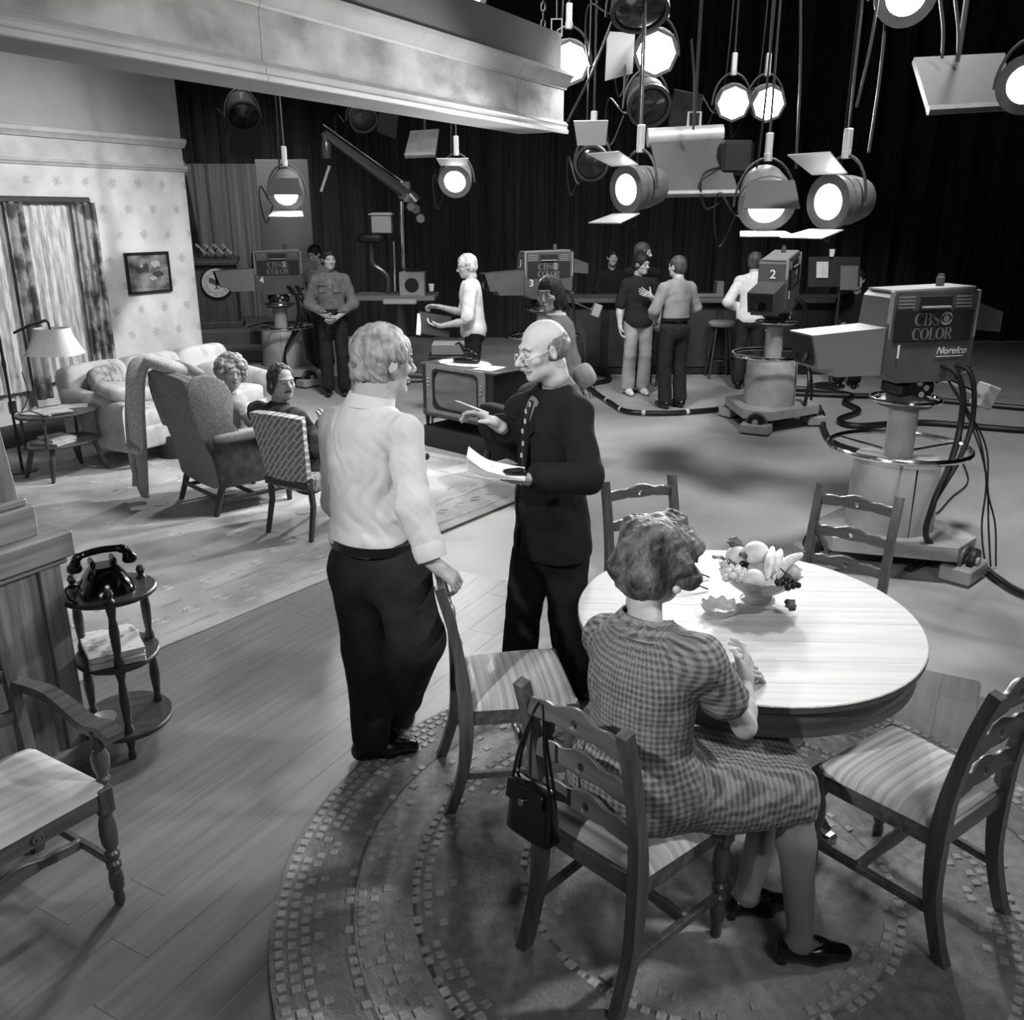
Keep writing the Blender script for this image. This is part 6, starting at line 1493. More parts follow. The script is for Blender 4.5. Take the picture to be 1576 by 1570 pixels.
    def shoes(s, mat, azR=None, azL=None, heel=False, pt=1.0, sneaker=False, h=None):
        for n, az in (('R', azR), ('L', azL)):
            an = s.J['an'+n]; az = s.az if az is None else az; fr_ = Lf((an.x, an.y, 0), az); z0 = an.z-.085
            S = SDF(np.array(fr_(0, .06, .07))-.24+np.array((0, 0, z0)), np.array(fr_(0, .06, .07))+.24+np.array((0, 0, z0)), h or min(s.h, .007)); S.T(hrot(az), (an.x, an.y, z0))
            if heel:
                S.cap((0, -.035, .055), (0, .06, .038), .036, .038, .02); S.cap((0, .06, .036), (0, .138, .024), .040, .027, .02); S.cap((0, -.05, .04), (0, -.05, .004), .020, .015, .012); S.ell((0, .018, .105), (.033, .060, .050), .01, 'sub')
            else:
                S.cap((0, -.045, .045), (0, .07, .035), .040, .040, .03); S.cap((0, .07, .035), (0, .165, .028), .043, .032, .03); S.cap((0, -.03, .06), (0, .02, .09), .042, .04, .03)
            S.cut((0, 0, .002), (0, 0, -1)); s.put(S, 'shoe', mat)
    def eyes(s, detail=True):
        for q in (-1, 1):
            b = B().lathe(ballpts(.0115, 8), (0, 0, 0), 12) if detail else P_(B(), (0, 0, 0), (.021, .012, .008), 1.0, (0, 0, -R(s.J['_hz']))); c = s.hc+s.hR @ Vector((q*.031, .0785 if detail else .0865, .003)); o = b.put('eye', m_eye if detail else M('eye_shadowed', .22, .4), s.o); o.location = c
            if detail:
                B().lathe([(.0055, 0), (.003, .0012), (.0001, .0014)], (0, 0, 0), 10, axis=aim(s.hRo @ Vector((0, 1, 0)))).put('iris', m_iris, o).location = s.hRo @ Vector((0, .0114, 0))
    def brows(s, mat, w=.022, th=.0035):
        for q in (-1, 1):
            pts = [s.hc+s.hR @ Vector((q*(.031-w+2*w*i/6), .090-.010*abs(i-1.5)/4, .022+.006*math.sin(PI*i/6))) for i in range(7)]
            B().tube(pts, [th*.5, th, th*1.1, th, th*.9, th*.7, th*.3], 6).put('eyebrow', mat, s.o)
    def moustache(s, mat, w=.030, th=.009):
        pts = [s.hc+s.hR @ Vector((-w+2*w*i/8, .100-.022*(abs(i-4)/4)**2, -.050-.013*(abs(i-4)/4)**1.5)) for i in range(9)]
        B().tube(pts, [th*.3, th*.7, th*.9, th, th*.85, th, th*.9, th*.7, th*.3], 8).put('moustache', mat, s.o)
    def glasses(s, mat, low=0.0):
        b = B()
        for q in (-1, 1):
            b.tube([s.hc+s.hR @ Vector((q*.031+.021*math.cos(a*PI/8), .104, .0-low+.016*math.sin(a*PI/8))) for a in range(16)], .0016, 5, True)
            b.tube([s.hc+s.hR @ Vector(p) for p in ((q*.052, .102, .004-low), (q*.072, .05, .006-low*.5), (q*.079, -.01, .012), (q*.078, -.03, -.004))], .0016, 5)
        b.tube([s.hc+s.hR @ Vector((x, .107, .005-low)) for x in (-.010, 0, .010)], .0016, 5); b.put('glasses', mat, s.o)
    def hair(s, mat, style='short', g=.012, wr=.006, wl_=.035, seed=1, h=None, low=-.07):
        S = s.head_grid(.22 if style in ('curly', 'bob') else .19, h)
        if style == 'curly':
            r_ = np.random.default_rng(seed); S.ell((0, -.025, .025), (.105, .115, .11), .02)
            for i in range(90):
                th_, z = r_.uniform(0, 2*PI), r_.uniform(-.75, 1); q = math.sqrt(1-z*z); p = Vector((.108*q*math.cos(th_), -.025+.112*q*math.sin(th_), .02+.112*z)); S.ell(p, (.026, .026, .026), .008)
            S.ell((0, .125, -.045), (.074, .105, .105), .02, 'sub'); S.cut((0, 0, -.10), (0, .2, -1))
        elif style == 'bob':
            S.ell((0, -.015, .040), (.092, .108, .092), .02); S.ell((0, -.022, -.012), (.106, .100, .085), .03); S.ell((0, -.028, -.06), (.108, .094, .075), .04); S.ell((0, .125, -.06), (.056, .085, .11), .02, 'sub'); S.cut((0, 0, -.115), (0, 0, -1))
        elif style == 'horseshoe':
            S.ell((0, -.022, .012), (.077+g, .094+g, .075+g), .01); S.ell((0, .02, .085), (.068, .115, .062), .02, 'sub'); S.cut((0, .012, 0), (0, 1, .12)); S.cut((0, 0, -.075), (0, 0, -1))
            for q in (-1, 1): S.ell((q*.085, .0, -.008), (.02, .022, .034), .006, 'sub')
        elif style == 'receding':
            S.ell((0, -.022, .028), (.077+g, .094+g, .088+g), .01); S.ell((0, .105, .035), (.07, .07, .085), .02, 'sub'); S.ell((0, .10, -.05), (.09, .085, .09), .01, 'sub'); S.ell((0, -.06, -.05), (.07+g, .05+g, .065), .03); S.cut((0, 0, -.10), (0, 0, -1))
        else:
            S.ell((0, -.018, .032), (.078+g, .097+g, .089+g), .01); S.ell((0, -.045, -.03), (.068+g*.8, .06+g, .06), .03); S.ell((0, .125, -.02), (.082, .078, .085), .015, 'sub'); S.cut((0, .06, -.01), (0, .5, -1)) if False else None
            for q in (-1, 1): S.ell((q*.098, .008, -.024), (.034, .046, .05), .01, 'sub')
            S.cut((0, 0, low), (0, .35, -1))
        if wr: S.wrinkle(wr, wl_, seed, (1, 1, .6))
        return s.put(S, 'hair', mat)

# ---------------------------------------------------------------- wardrobe
m_shirt = M('white_shirt_cloth', .84, .85, .15, tex='noise', v2=.80, scale=9, bump=.12, bscale=22)
m_trk = M('dark_trousers_cloth', .17, .85, .15, tex='noise', v2=.13, scale=12, bump=.12, bscale=20); m_trk2 = M('charcoal_trousers_cloth', .14, .9, .1, tex='noise', v2=.11, scale=12)
m_jkt = M('black_jacket_cloth', .105, .85, .15, tex='noise', v2=.085, scale=14, bump=.06, bscale=30); m_gsh = M('grey_shirt_cloth', .42, .8, .15); m_shoe = M('black_shoe_leather', .07, .22, .55)
m_belt = M('belt_leather', .09, .4, .4); m_hgrey = hair_mat('hair_grey_blond', .66, .42); m_hbr = hair_mat('hair_brown', .34, .17); m_hdk = hair_mat('hair_dark', .16, .07); m_hwh = hair_mat('hair_white', .84, .62); m_hbl = hair_mat('hair_blonde', .70, .38, 45); m_hhz = hair_mat('hair_auburn_short', .46, .20, 22)
def belt(p, c, rx, ry, az, tilt=0.0, mat=None):
    Rz = hrot(az); pts = [c+Rz @ Vector((rx*math.cos(2*PI*k/36), ry*math.sin(2*PI*k/36), tilt*math.sin(2*PI*k/36))) for k in range(36)]
    vs_ = []
    for q in pts: vs_ += [q+Z*.018, q-Z*.018]
    nrm = [(q-c).normalized()*.005 for q in pts]
    vs_ += [v for q, n in zip(pts, nrm) for v in (q+n+Z*.018, q+n-Z*.018)]
    N_ = 36; fs = []
    for k in range(N_):
        a, b_ = 2*k, 2*((k+1) % N_); o_ = 2*N_
        fs += [(a, b_, b_+1, a+1), (o_+a, o_+a+1, o_+b_+1, o_+b_), (a, o_+a, o_+b_, b_), (a+1, b_+1, o_+b_+1, o_+a+1)]
    return B().add(vs_, fs).put('belt', mat or m_belt, p.o)

# ---------------------------------------------------------------- man in the white shirt, left foreground
def man_white_shirt():
    y = 3.24
    J = dict(hd=P(592, 556, 3.27), nk=P(566, 628, 3.24), che=P(562, 715, 3.25), wai=P(566, 785, 3.25), pel=P(578, 862, 3.24),
             shR=P(622, 662, 3.12), shL=P(517, 650, 3.36), elR=P(636, 775, 3.02), wrR=P(668, 868, 2.96), elL=P(520, 770, 3.46), wrL=P(560, 850, 3.5),
             hiR=P(612, 872, 3.18), hiL=P(555, 868, 3.28), knR=P(642, 985, 3.06), anR=Vector((-.50, 3.42, .085)), knL=P(568, 1000, 3.24), anL=G(572, 1140, .085), _az=42, _k=1.0, _hz=52)
    p = Person('man in a white shirt and dark trousers standing with his hand on a chair', J, .0075, .004, head=(55, 4, 0), fat=.006, jaw=1.15, neck=1.25, hsc=1.10,
               hands=dict(R=dict(d=(.62, .0, -.5), n=(.1, .25, -1), curl=(.42, .5, .55, .6), thumb=(.2, .4)), L='none'))
    S = p.sdf(.2, .006, [p.J[k] for k in ('hd', 'nk', 'pel', 'shR', 'shL', 'elR', 'wrR', 'elL', 'wrL')]); p.torso(S, .014, .045, 1.0, .06, 1.35); p.sleeves(S, .010, .90, .050)
    S.T(p.tR, p.J['wai']); S.ell((0, -.02, -.10), (.165, .13, .07), .05); S.T()
    S.T(None, (0, 0, 0)); S.wrinkle(.006, .13, 5, (1, 1, .16), mask='ridge'); S.wrinkle(.002, .06, 6, (1, 1, .2))
    p.neckhole(S, .080); S.T(); S.cut(p.J['pel']+Z*.05, (-.05, 0, -1), .01)
    w = p.J['wrR']; e = p.J['elR']; S.cut(e.lerp(w, .80), w-e); p.put(S, 'shirt', m_shirt)
    c = B(); a0 = e.lerp(w, .70); c.tube([a0+(w-e).normalized()*q for q in (-.02, .0, .03, .05)], [.054, .060, .060, .055], 20, cap=False); c.put('rolled_cuff', m_shirt, p.o)
    col = B(); n = (p.J['hd']-p.J['nk']).normalized()
    def cf(u, v):
        a = R(-150)+R(300)*u; r_ = .084+.012*(1-v)+.004*v; q = hrot(48) @ Vector((r_*math.sin(a), -r_*math.cos(a)*.98, 0)); return p.J['nk']+q+n*(.012+.050*v*(.75+.25*math.cos(a)))+Vector((0, 0, .008*math.cos(a)))
    col.grid(cf, 36, 5, .004); col.put('collar', m_shirt, p.o)
    S = p.sdf(.22, .0075, [p.J[k] for k in ('pel', 'hiR', 'hiL', 'knR', 'knL', 'anR', 'anL')]); p.legs(S, .016, .058, .05, .088, .104); S.T(); S.wrinkle(.006, .16, 8, (1, 1, .5)); S.cut(p.J['pel']+Z*.10, (-.05, 0, 1), .006); p.put(S, 'trousers', m_trk)
    belt(p, p.J['pel']+Z*.090, .182, .153, p.az)
    p.shoes(m_shoe, 12, 74)
    p.hair(m_hgrey, 'short', .027, .009, .042, 3, .0042, -.055)
    B().tube([p.J['wrR']+Vector((.062, .012, -.062))+Vector((.011*math.cos(2*PI*q/12), .004*math.sin(2*PI*q/12), .011*math.sin(2*PI*q/12))) for q in range(12)], .0022, 6, True).put('ring', m_chr, p.o)
    return p
man_white_shirt()

# ---------------------------------------------------------------- bald man with glasses, dark jacket, script and pencil
def man_jacket():
    J = dict(hd=P(835, 538, 3.66), nk=P(858, 592, 3.72), che=P(850, 680, 3.74), wai=P(848, 765, 3.74), pel=P(848, 838, 3.75),
             shL=P(886, 632, 3.60), shR=P(803, 630, 3.86), elL=P(903, 735, 3.48), wrL=P(822, 737, 3.36), elR=P(808, 690, 3.93), wrR=P(766, 654, 3.70),
             hiL=P(872, 850, 3.72), hiR=P(822, 850, 3.80), knL=P(872, 945, 3.70), knR=P(806, 935, 3.78), anL=G(884, 1052, .085), anR=G(797, 1042, .085), _az=-108, _k=1.0, _hz=-104)
    p = Person('bald man with glasses and moustache in a dark jacket holding a script and pencil', J, .0075, .0036, head=(-113, 12, 0), nose=1.12, jaw=1.05, hsc=1.02,
               hands=dict(R=dict(d=(-.78, -.15, .52), n=(-.45, -.3, -.80), curl=(.22, .34, .4, .45), thumb=(.25, .5)), L=dict(d=(-.95, -.05, -.02), n=(.1, .1, 1), curl=(.25, .28, .3, .32), thumb=(.5, .3))))
    q = [p.J[k] for k in ('hd', 'nk', 'pel', 'shR', 'shL', 'elR', 'wrR', 'elL', 'wrL')]
    S = p.sdf(.16, .007, q); p.torso(S, .0); p.neckhole(S, .062, .012); p.put(S, 'shirt', m_gsh)
    S = p.sdf(.20, .0065, q); p.torso(S, .022, .02); p.sleeves(S, .012, .93, .052)
    S.T(p.tR, p.J['pel']); S.ell((0, -.01, .02), (.20, .165, .30), .06); S.T()
    S.wrinkle(.0045, .15, 15, (1, 1, .5)); p.neckhole(S, .074, -.015)
    S.T(p.tR, p.J['che']); S.box((-.01, .16, .04), (.05, .10, .16), .01, .01, 'sub', rot=(R(-8), 0, R(0))); S.box((0, .16, -.20), (.018, .10, .30), .005, .006, 'sub')
    S.T(p.tR, p.J['pel']); S.cut((0, 0, -.03), (0, .05, -1), .006); S.cap((0, -.22, -.06), (0, -.16, .10), .012, .004, .004, 'sub'); S.T(); p.put(S, 'jacket', m_jkt)
    for s_ in (-1, 1):                            # lapels
        b = B(); o_ = p.J['che']; lv = [(s_*.055, .10, .17), (s_*.085, .118, .13), (s_*.105, .132, .07), (s_*.075, .135, .05), (s_*.03, .142, -.14), (s_*.022, .142, -.12), (s_*.035, .135, .05)]
        vs_ = [o_+p.tR @ Vector(v) for v in lv]; vs_ += [v+p.tR @ Vector((0, -.008, 0)) for v in vs_]; n = len(lv)
        b.add(vs_, [tuple(range(n)), tuple(range(n, 2*n))[::-1]]+[(i, (i+1) % n, n+(i+1) % n, n+i) for i in range(n)]); b.put('lapel', m_jkt, p.o, smooth=0)
    # shirt collar and tie
    n_ = (p.J['hd']-p.J['nk']).normalized()
    def cf(u, v):
        a = R(-165)+R(330)*u; r_ = .066+.014*(1-v); qv = hrot(-108) @ Vector((r_*math.sin(a), -r_*math.cos(a), 0)); return p.J['nk']+qv+n_*(.0+.052*v*(.8+.2*math.cos(a)))
    B().grid(cf, 36, 5, .004).put('collar', m_gsh, p.o)
    m_tie = M('tie_dark', .14, .5, .3)
    tp = [p.J['che']+p.tR @ Vector(v) for v in ((0, .095, .185), (0, .118, .12), (0, .130, .03), (0, .132, -.08), (0, .135, -.20), (0, .130, -.28))]
    tie = B().ribbon(tp, [.028, .045, .062, .072, .082, .05], .006, p.tR @ Vector((1, 0, 0))).put('necktie', m_tie, p.o)
    for i in range(9):
        tpt = bez(tp, 4); c = tpt[1+i*2]+p.tR @ Vector((.008*(1 if i % 2 else -1), .005, 0))
        B().tube([c+p.tR @ Vector((.009*math.cos(2*PI*a/10), .0, .010*math.sin(2*PI*a/10))) for a in range(10)], .0022, 4, True).put('tie_motif', M('tie_motif', .75, .6), tie)
    S = p.sdf(.2, .0075, [p.J[k] for k in ('pel', 'hiR', 'hiL', 'knR', 'knL', 'anR', 'anL')]); p.legs(S, .008, .078, .03, .074, .094); S.T(); S.wrinkle(.004, .16, 18, (1, 1, .5)); p.put(S, 'trousers', m_trk2)
    p.shoes(m_shoe, -125, -100)
    p.hair(hair_mat('hair_grey_fringe', .46, .30), 'horseshoe', .006, .0025, .02, 4, .004); p.eyes(); p.brows(M('eyebrow_grey', .36, .8), .022, .0045); p.moustache(M('moustache_grey', .62, .8, tex='noise', v2=.42, scale=120), .034, .012); p.glasses(m_ls, .012)
    # shirt cuff and watch
    w, e = p.J['wrL'], p.J['elL']; d = (w-e).normalized(); B().tube([w-d*.030, w-d*.012], .034, 16, cap=False).put('watch_band', m_chr, p.o)
    # pencil and script held in his hands
    hw_ = p.J['wrR']+p.base; pn = thing('pencil', 'pale pencil in the raised hand of the bald man', 'pencil', P(700, 616, 3.62)); e_ = P(752, 636, 3.62)-P(700, 616, 3.62)
    B().tube([e_*.12, e_], .0038, 6).put('shaft', M('pencil_paint', .80, .4), pn); B().tube([Vector((0, 0, 0)), e_*.12], [.0006, .0038], 6).put('tip', M('pencil_wood', .85, .6), pn)
    sc_ = thing('script', 'white script pages held open in the lower hand of the bald man', 'script', P(770, 722, 3.36))
    m_pg = M('white_page', .92, .7, .2)
    for i in range(4):
        def pg(u, v, i=i): 
            x = -.125+.22*u; return (x, -.10+.17*v-.02*u, .012*i*(1-u)**1.5+.05*max(0, .35-u)**1.3*(1+i*.5)+.002*i-.012*u)
        B().grid(pg, 14, 4, .0012).put('page', m_pg, sc_)
    cs = thing('dark_case', 'small dark eyeglass case lying on the white script', 'case', P(792, 728, 3.30), R(20)); P_(B(), (0, 0, .0), (.09, .06, .03), .5).put('case_body', m_pat, cs, smooth=70); B().box((0, -.001, .004), (.086, .061, .002)).put('case_seam', m_blk, cs)
    return p
man_jacket()

# ---------------------------------------------------------------- seated woman in the checked dress
def woman_check():
    J = dict(hd=P(1012, 866, 2.44), nk=P(992, 962, 2.33), che=P(985, 1070, 2.30), wai=P(985, 1165, 2.28), pel=Vector((.36, 2.29, .575)),
             shR=P(1078, 1010, 2.20), shL=P(932, 975, 2.47), elR=P(1146, 1118, 2.27), wrR=G(1146, 1052, .795), elL=P(1010, 1075, 2.66), wrL=G(1112, 1030, .79),
             hiR=Vector((.42, 2.22, .55)), hiL=Vector((.42, 2.38, .55)), knR=G(1222, 1218, .50), anR=G(1232, 1446, .10), knL=Vector((.86, 2.47, .50)), anL=G(1150, 1376, .10), _az=50, _k=1.0, _hz=58)
    p = Person('seated woman with short hair in a checked dress at the dining table', J, .0065, .004, True, head=(52, 12, 0), feet=(85, 75),
               hands=dict(R=dict(d=(.28, .72, .55), n=(-.8, .35, -.2), curl=(.35, .4, .45, .5), thumb=(.3, .5)), L=dict(d=(.9, .1, .0), n=(0, .4, -.9), curl=(.3, .35, .4, .4))))
    J = p.J; S = p.sdf(.22, .006); p.torso(S, .022, .03, 1.08); p.sleeves(S, .014, .27, .05)
    S.T(p.tR, J['pel']); S.ell((0, -.02, .0), (.20, .165, .135), .06); S.T()
    for n in 'RL': S.cap(J['hi'+n], J['kn'+n], .115, .088, .06)
    S.cap((J['hiR']+J['hiL'])/2, (J['knR']+J['knL'])/2-Z*.01, .10, .07, .05)
    for n in 'RL': S.cap(J['hi'+n].lerp(J['kn'+n], .5)-Z*.05, J['kn'+n]-Z*.08, .09, .07, .05)
    S.wrinkle(.005, .12, 25, (1, 1, .6)); S.wrinkle(.002, .05, 26); p.neckhole(S, .066, -.01); S.T()
    kd = (J['knR']-J['hiR']).normalized(); S.cut(J['knR']+kd*.045, kd); S.cut(Vector((0, 0, .445)), (0, 0, -1), .004)
    # checks follow the cloth: around and along the body
    def tone(V):
        th_ = np.array(kd); rel_ = V-np.array(J['hiR']); al = rel_ @ th_; zz = V[:, 2]; leg = np.clip((al-.06)/.06, 0, 1)*(zz < .72)
        ax_ = np.array(p.tR @ Vector((1, 0, 0))); ay_ = np.array(p.tR @ Vector((0, 1, 0))); x = (V-np.array(J['che'])) @ ax_; yv = (V-np.array(J['che'])) @ ay_
        ang = np.arctan2(x, -yv)*.16; u1, v1 = ang, zz
        up_ = np.array(Vector((0, 0, 1)).cross(kd)); u2, v2 = al, (rel_ @ up_)*.7-zz*.7
        per = .0175; f = lambda q: np.clip(.5+2.2*np.sin(q*2*PI/per), 0, 1)
        t1, t2 = f(u1)*.5+f(v1)*.5, f(u2)*.5+f(v2)*.5; return t1*(1-leg)+t2*leg
    p.put(S, 'dress', M('checked_dress_cloth', .56, .85, .1, tex='attr', v2=.29, lo=.0, hi=1.0, bump=.15, bscale=30), tone)
    n = (J['hd']-J['nk']).normalized()
    def cf(u, v):
        a = R(-120)+R(240)*u; r_ = .068+.030*(1-v); q = hrot(50) @ Vector((r_*math.sin(a)*1.15, -r_*math.cos(a), 0)); return J['nk']+q+n*(-.012+.048*v)+Z*(.012*math.cos(a))
    col = B().grid(cf, 48, 8, .005).put('collar', _M['checked_dress_cloth'], p.o)
    a_ = col.data.attributes.new('tone', 'FLOAT', 'POINT'); nv = len(col.data.vertices); co = np.zeros(nv*3, f32); col.data.vertices.foreach_get('co', co); co = co.reshape(-1, 3); a_.data.foreach_set('value', tone(co).astype(f32))
    B().tube([J['wai']+hrot(50) @ Vector((.185*math.cos(2*PI*k/30), .155*math.sin(2*PI*k/30)+.01, -.05)) for k in range(30)], .008, 6, True).put('waist_seam', M('dress_belt', .40, .8), p.o)
    p.shoes(m_shoe, 85, 75, True, h=.005)
    for n, fa in (('R', 85), ('L', 75)):
        kn, an = J['kn'+n], J['an'+n]; fd_ = Lf((0, 0, 0), fa)(0, 1, 0); S = SDF(*bounds([kn, an, an+fd_*.13-Z*.05], .1), .006)
        S.cap(kn, kn.lerp(an, .35), .053, .056, .02); S.cap(kn.lerp(an, .35), an, .056, .037, .02); S.cap(an-Z*.01-fd_*.02, an+fd_*.05-Z*.045, .033, .025, .02); S.cap(an+fd_*.05-Z*.045, an+fd_*.11-Z*.068, .025, .016, .02); p.put(S, 'stocking', M('nylon_stocking', .50, .45, .3))
    S = p.head_grid(.2, .0042); S.ell((0, -.018, .035), (.104, .120, .108), .02); S.ell((0, -.055, -.045), (.088, .075, .065), .04)
    for (x, y, z) in ((-.06, -.06, .09), (.05, -.07, .10), (.0, .03, .125), (-.085, .0, .03), (.085, -.01, .02), (.06, .06, .07), (-.06, .06, .07), (.0, -.12, .03), (.04, -.11, -.03), (-.05, -.10, -.02), (.09, .04, -.02)): S.ell((x, y, z), (.042, .042, .036), .03)
    S.ell((0, .12, -.04), (.075, .08, .09), .02, 'sub'); S.cut((0, 0, -.095), (0, .2, -1)); S.wrinkle(.004, .05, 31, (1, 1, .7)); S.wrinkle(.0022, .02, 32, (1, 1, .5)); p.put(S, 'hair', m_hhz)
    for q in (-1, 1): B().lathe(ballpts(.014, 8), (0, 0, 0), 12).put('earring', M('pearl_earring', .8, .3, .5), p.o).location = p.hc+p.hR @ Vector((q*.092, -.005, -.05))
    p.eyes(False); return p
woman_check()

# ---------------------------------------------------------------- curly haired woman in the wing chair
def woman_curly():
    sl = wc0+Matrix.Rotation(wrz, 3, 'Z') @ Vector((.03, .36, 0)); hp = P(357, 573, 6.95)
    J = sit((sl.x, sl.y, 0), 52, .30, hy=120); off = hp-J['hd']
    for n, k_ in (('hd', 1), ('nk', 1), ('shR', 1), ('shL', 1), ('che', .9), ('wai', .7)): J[n] = J[n]+off*k_
    J['elR'] = P(398, 655, 6.7); J['wrR'] = P(405, 645, 6.95)
    p = Person('woman with curly fair hair and a pale blouse sitting in the wing chair', J, .010, .0055, True, head=(150, 2, -4), nose=.85)
    S = p.sdf(.18, .009); p.torso(S, .012); p.sleeves(S, .008, .45); S.wrinkle(.004, .12, 41); p.neckhole(S, .064, -.035); S.T(); S.cut(p.J['pel']-Z*.02, (0, 0, -1)); p.put(S, 'blouse', M('pale_blouse', .54, .8, .1, tex='noise', v2=.47, scale=10)); p.collar(_M['pale_blouse'], .06, 280); p.buttoned(S, _M['pale_blouse'], .12, -.25, False)

    S = p.sdf(.18, .010); p.legs(S, .004, .05); S.T(); S.cut(p.J['pel']+Z*.06, (0, 0, 1)); p.put(S, 'trousers', m_trk)
    p.shoes(m_shoe); p.hair(m_hbl, 'curly', seed=4, wr=.004, wl_=.02, h=.006); p.eyes(); p.brows(m_hbr, .02, .0028)
    B().tube([p.hc+p.hR @ Vector((x, .095, -.0655)) for x in (-.02, 0, .02)], [.003, .0055, .003], 6).put('lips', M('lips', .42, .5), p.o)
woman_curly()
# ---------------------------------------------------------------- moustached man on the side chair
def man_plaid():
    hp = P(434, 588, 6.22); cl = sc0+Matrix.Rotation(srz, 3, 'Z') @ Vector((0, .24, 0))
    J = sit((cl.x, cl.y, 0), 35, .32, hy=128); off = hp-J['hd']
    for n, k_ in (('hd', 1), ('nk', 1), ('shR', 1), ('shL', 1), ('che', .9), ('wai', .7), ('elR', .6), ('elL', .6)): J[n] = J[n]+off*k_
    for n, dx in (('shR', .03), ('shL', -.03)): J[n] = J[n]+Z*.045+Lf((0, 0, 0), 35)(dx, -.03, 0)
    J['nk'] = J['nk']+Z*.02; J['elR'] = P(492, 690, 6.05); J['wrR'] = P(498, 650, 6.35); J['knR'] = P(560, 680, 6.5); J['anR'] = P(622, 690, 6.62); J['wrL'] = P(470, 690, 6.5)
    p = Person('man with a moustache in a dark plaid shirt sitting on the side chair', J, .010, .005, head=(138, 0, 0), nose=1.1)
    S = p.sdf(.18, .009); p.torso(S, .02); p.sleeves(S, .012, .95, .045); S.wrinkle(.005, .14, 51); p.neckhole(S, .064); S.T(); S.cut(p.J['pel']-Z*.06, (0, 0, -1))
    def tone(V):
        ax_ = np.array(p.tR @ Vector((1, 0, 0))); x = V @ ax_; f = lambda q, w: (np.sin(q*2*PI/w) > .1).astype(f32); return .55*f(x, .11)+.45*f(V[:, 2], .12)
    p.collar(m_trk, .066, 300); p.put(S, 'plaid_shirt', M('plaid_shirt_cloth', .34, .85, .1, tex='attr', v2=.12, lo=0, hi=1), tone)
    S = p.sdf(.18, .010); p.legs(S, .004, .06); S.T(); S.cut(p.J['pel']+Z*.06, (0, 0, 1)); p.put(S, 'trousers', m_trk)
    p.shoes(M('grey_shoe', .30, .4, .4), 100, 35); p.hair(m_hbr, 'receding', .014, .004, .03, 6, .0055); p.eyes(); p.brows(m_hdk, .022, .004); p.moustache(m_hbr, .028, .008)
man_plaid()

# ---------------------------------------------------------------- crew in the background
def crew(label, J, shirt, trousers, hair_m, style='short', sleeves=1.0, shoe=None, female=False, head=None, hands=None, g=.014, hem=None, hairg=.012, gl=False, hw=.003, tuck=True, brow=None, low=-.07, belt_=True, hh=.007, collar=True, button=False):
    p = Person(label, J, .010, hh, female, head=head, hands=hands)
    S = p.sdf(.18, .010); p.torso(S, g); p.sleeves(S, .010, sleeves, .045)
    if not tuck: S.T(p.tR, p.J['pel']); S.ell((0, 0, -.01), (.180, .140, .15), .05); S.T()
    S.wrinkle(.004, .14, len(label)); p.neckhole(S, .064); S.T(); S.cut(p.J['pel']+Z*(.085 if tuck else -.085), (0, 0, -1), .01); p.put(S, 'shirt', shirt); SH = S
    if collar: p.collar(shirt, .068, 310)
    if button: p.buttoned(SH, shirt)
    S = p.sdf(.18, .010); p.legs(S, .006, hem or .075); S.T(); S.wrinkle(.003, .15, len(label)+1); S.cut(p.J['pel']+Z*.10, (0, 0, 1)); p.put(S, 'trousers', trousers)
    if belt_ and tuck: belt(p, p.J['pel']+Z*.095, .170, .130, p.az)
    p.shoes(shoe or m_shoe)
    if style: p.hair(hair_m, style, hairg, hw, .03, len(label), .007, low)
    p.eyes(False); p.brows(brow or m_hdk, .022, .0035)
    if gl: p.glasses(m_rim)
    return p
m_denim = M('denim_shirt', .46, .9, .1, tex='noise', v2=.38, scale=14); m_wsw = M('white_knit', .86, .9, .1, tex='noise', v2=.80, scale=30, bump=.2, bscale=150); m_cardi = M('cardigan_knit', .52, .95, .1, tex='noise', v2=.44, scale=50, bump=.3, bscale=160); m_tee = M('dark_tee', .15, .9, .1); m_ltr2 = M('light_trousers', .62, .9, .1, tex='noise', v2=.56, scale=10); m_lsh = M('light_grey_shirt', .58, .85, .1, tex='noise', v2=.50, scale=8, bump=.15, bscale=20); m_jkl = M('light_work_jacket', .56, .9, .1, tex='noise', v2=.48, scale=9); m_snk = M('white_sneaker', .82, .6, .2)
g = P(512, 500, 11.2)
crew('cameraman in a denim work shirt standing right of camera 4 with hands clasped', stand((g.x, 11.2, 0), 172, 1.76, dict(elR=(.27, .02, 1.12), elL=(-.27, .02, 1.12), wrR=(.07, .22, 1.0), wrL=(-.07, .22, .98)), hy=150), m_denim, m_trk, m_hdk, gl=False, hairg=.010, button=True)
g = P(474, 450, 13.2)
crew('man in a pale jacket bending behind the denim shirted cameraman', stand((g.x+.14, 13.2, 0), 200, 1.74, hy=-150), m_jkl, m_trk2, m_hdk, tuck=False, head=(-155, 15, 0), button=True)
g = P(728, 470, 10.1)
pw8 = crew('white haired man in a white knit top holding a black folder', stand((g.x, 10.1, 0), -95, 1.74, dict(elR=(.22, .10, 1.10), wrR=(.12, .36, 1.18), elL=(-.24, .08, 1.06), wrL=(-.14, .36, 1.0)), lean=.04, hy=-95), m_wsw, m_trk2, m_hwh, sleeves=.44, head=(-98, 12, 0), gl=True, hands=dict(R=dict(d=(-1, .1, .1), n=(0, -.6, -.8)), L=dict(d=(-1, .1, .1), n=(0, .2, 1))), tuck=False, collar=False)
fo = thing('folder', 'black folder with white pages held by the white haired man', 'folder', P(668, 500, 9.95), R(8))
B().box((.0, 0, .0), (.36, .016, .24), rot=(R(-20), R(10), 0), bev=.003).put('cover', M('folder_black', .12, .5), fo); B().box((-.165, -.018, .01), (.05, .006, .235), rot=(R(-20), R(12), R(14))).put('page', m_paper2, fo)
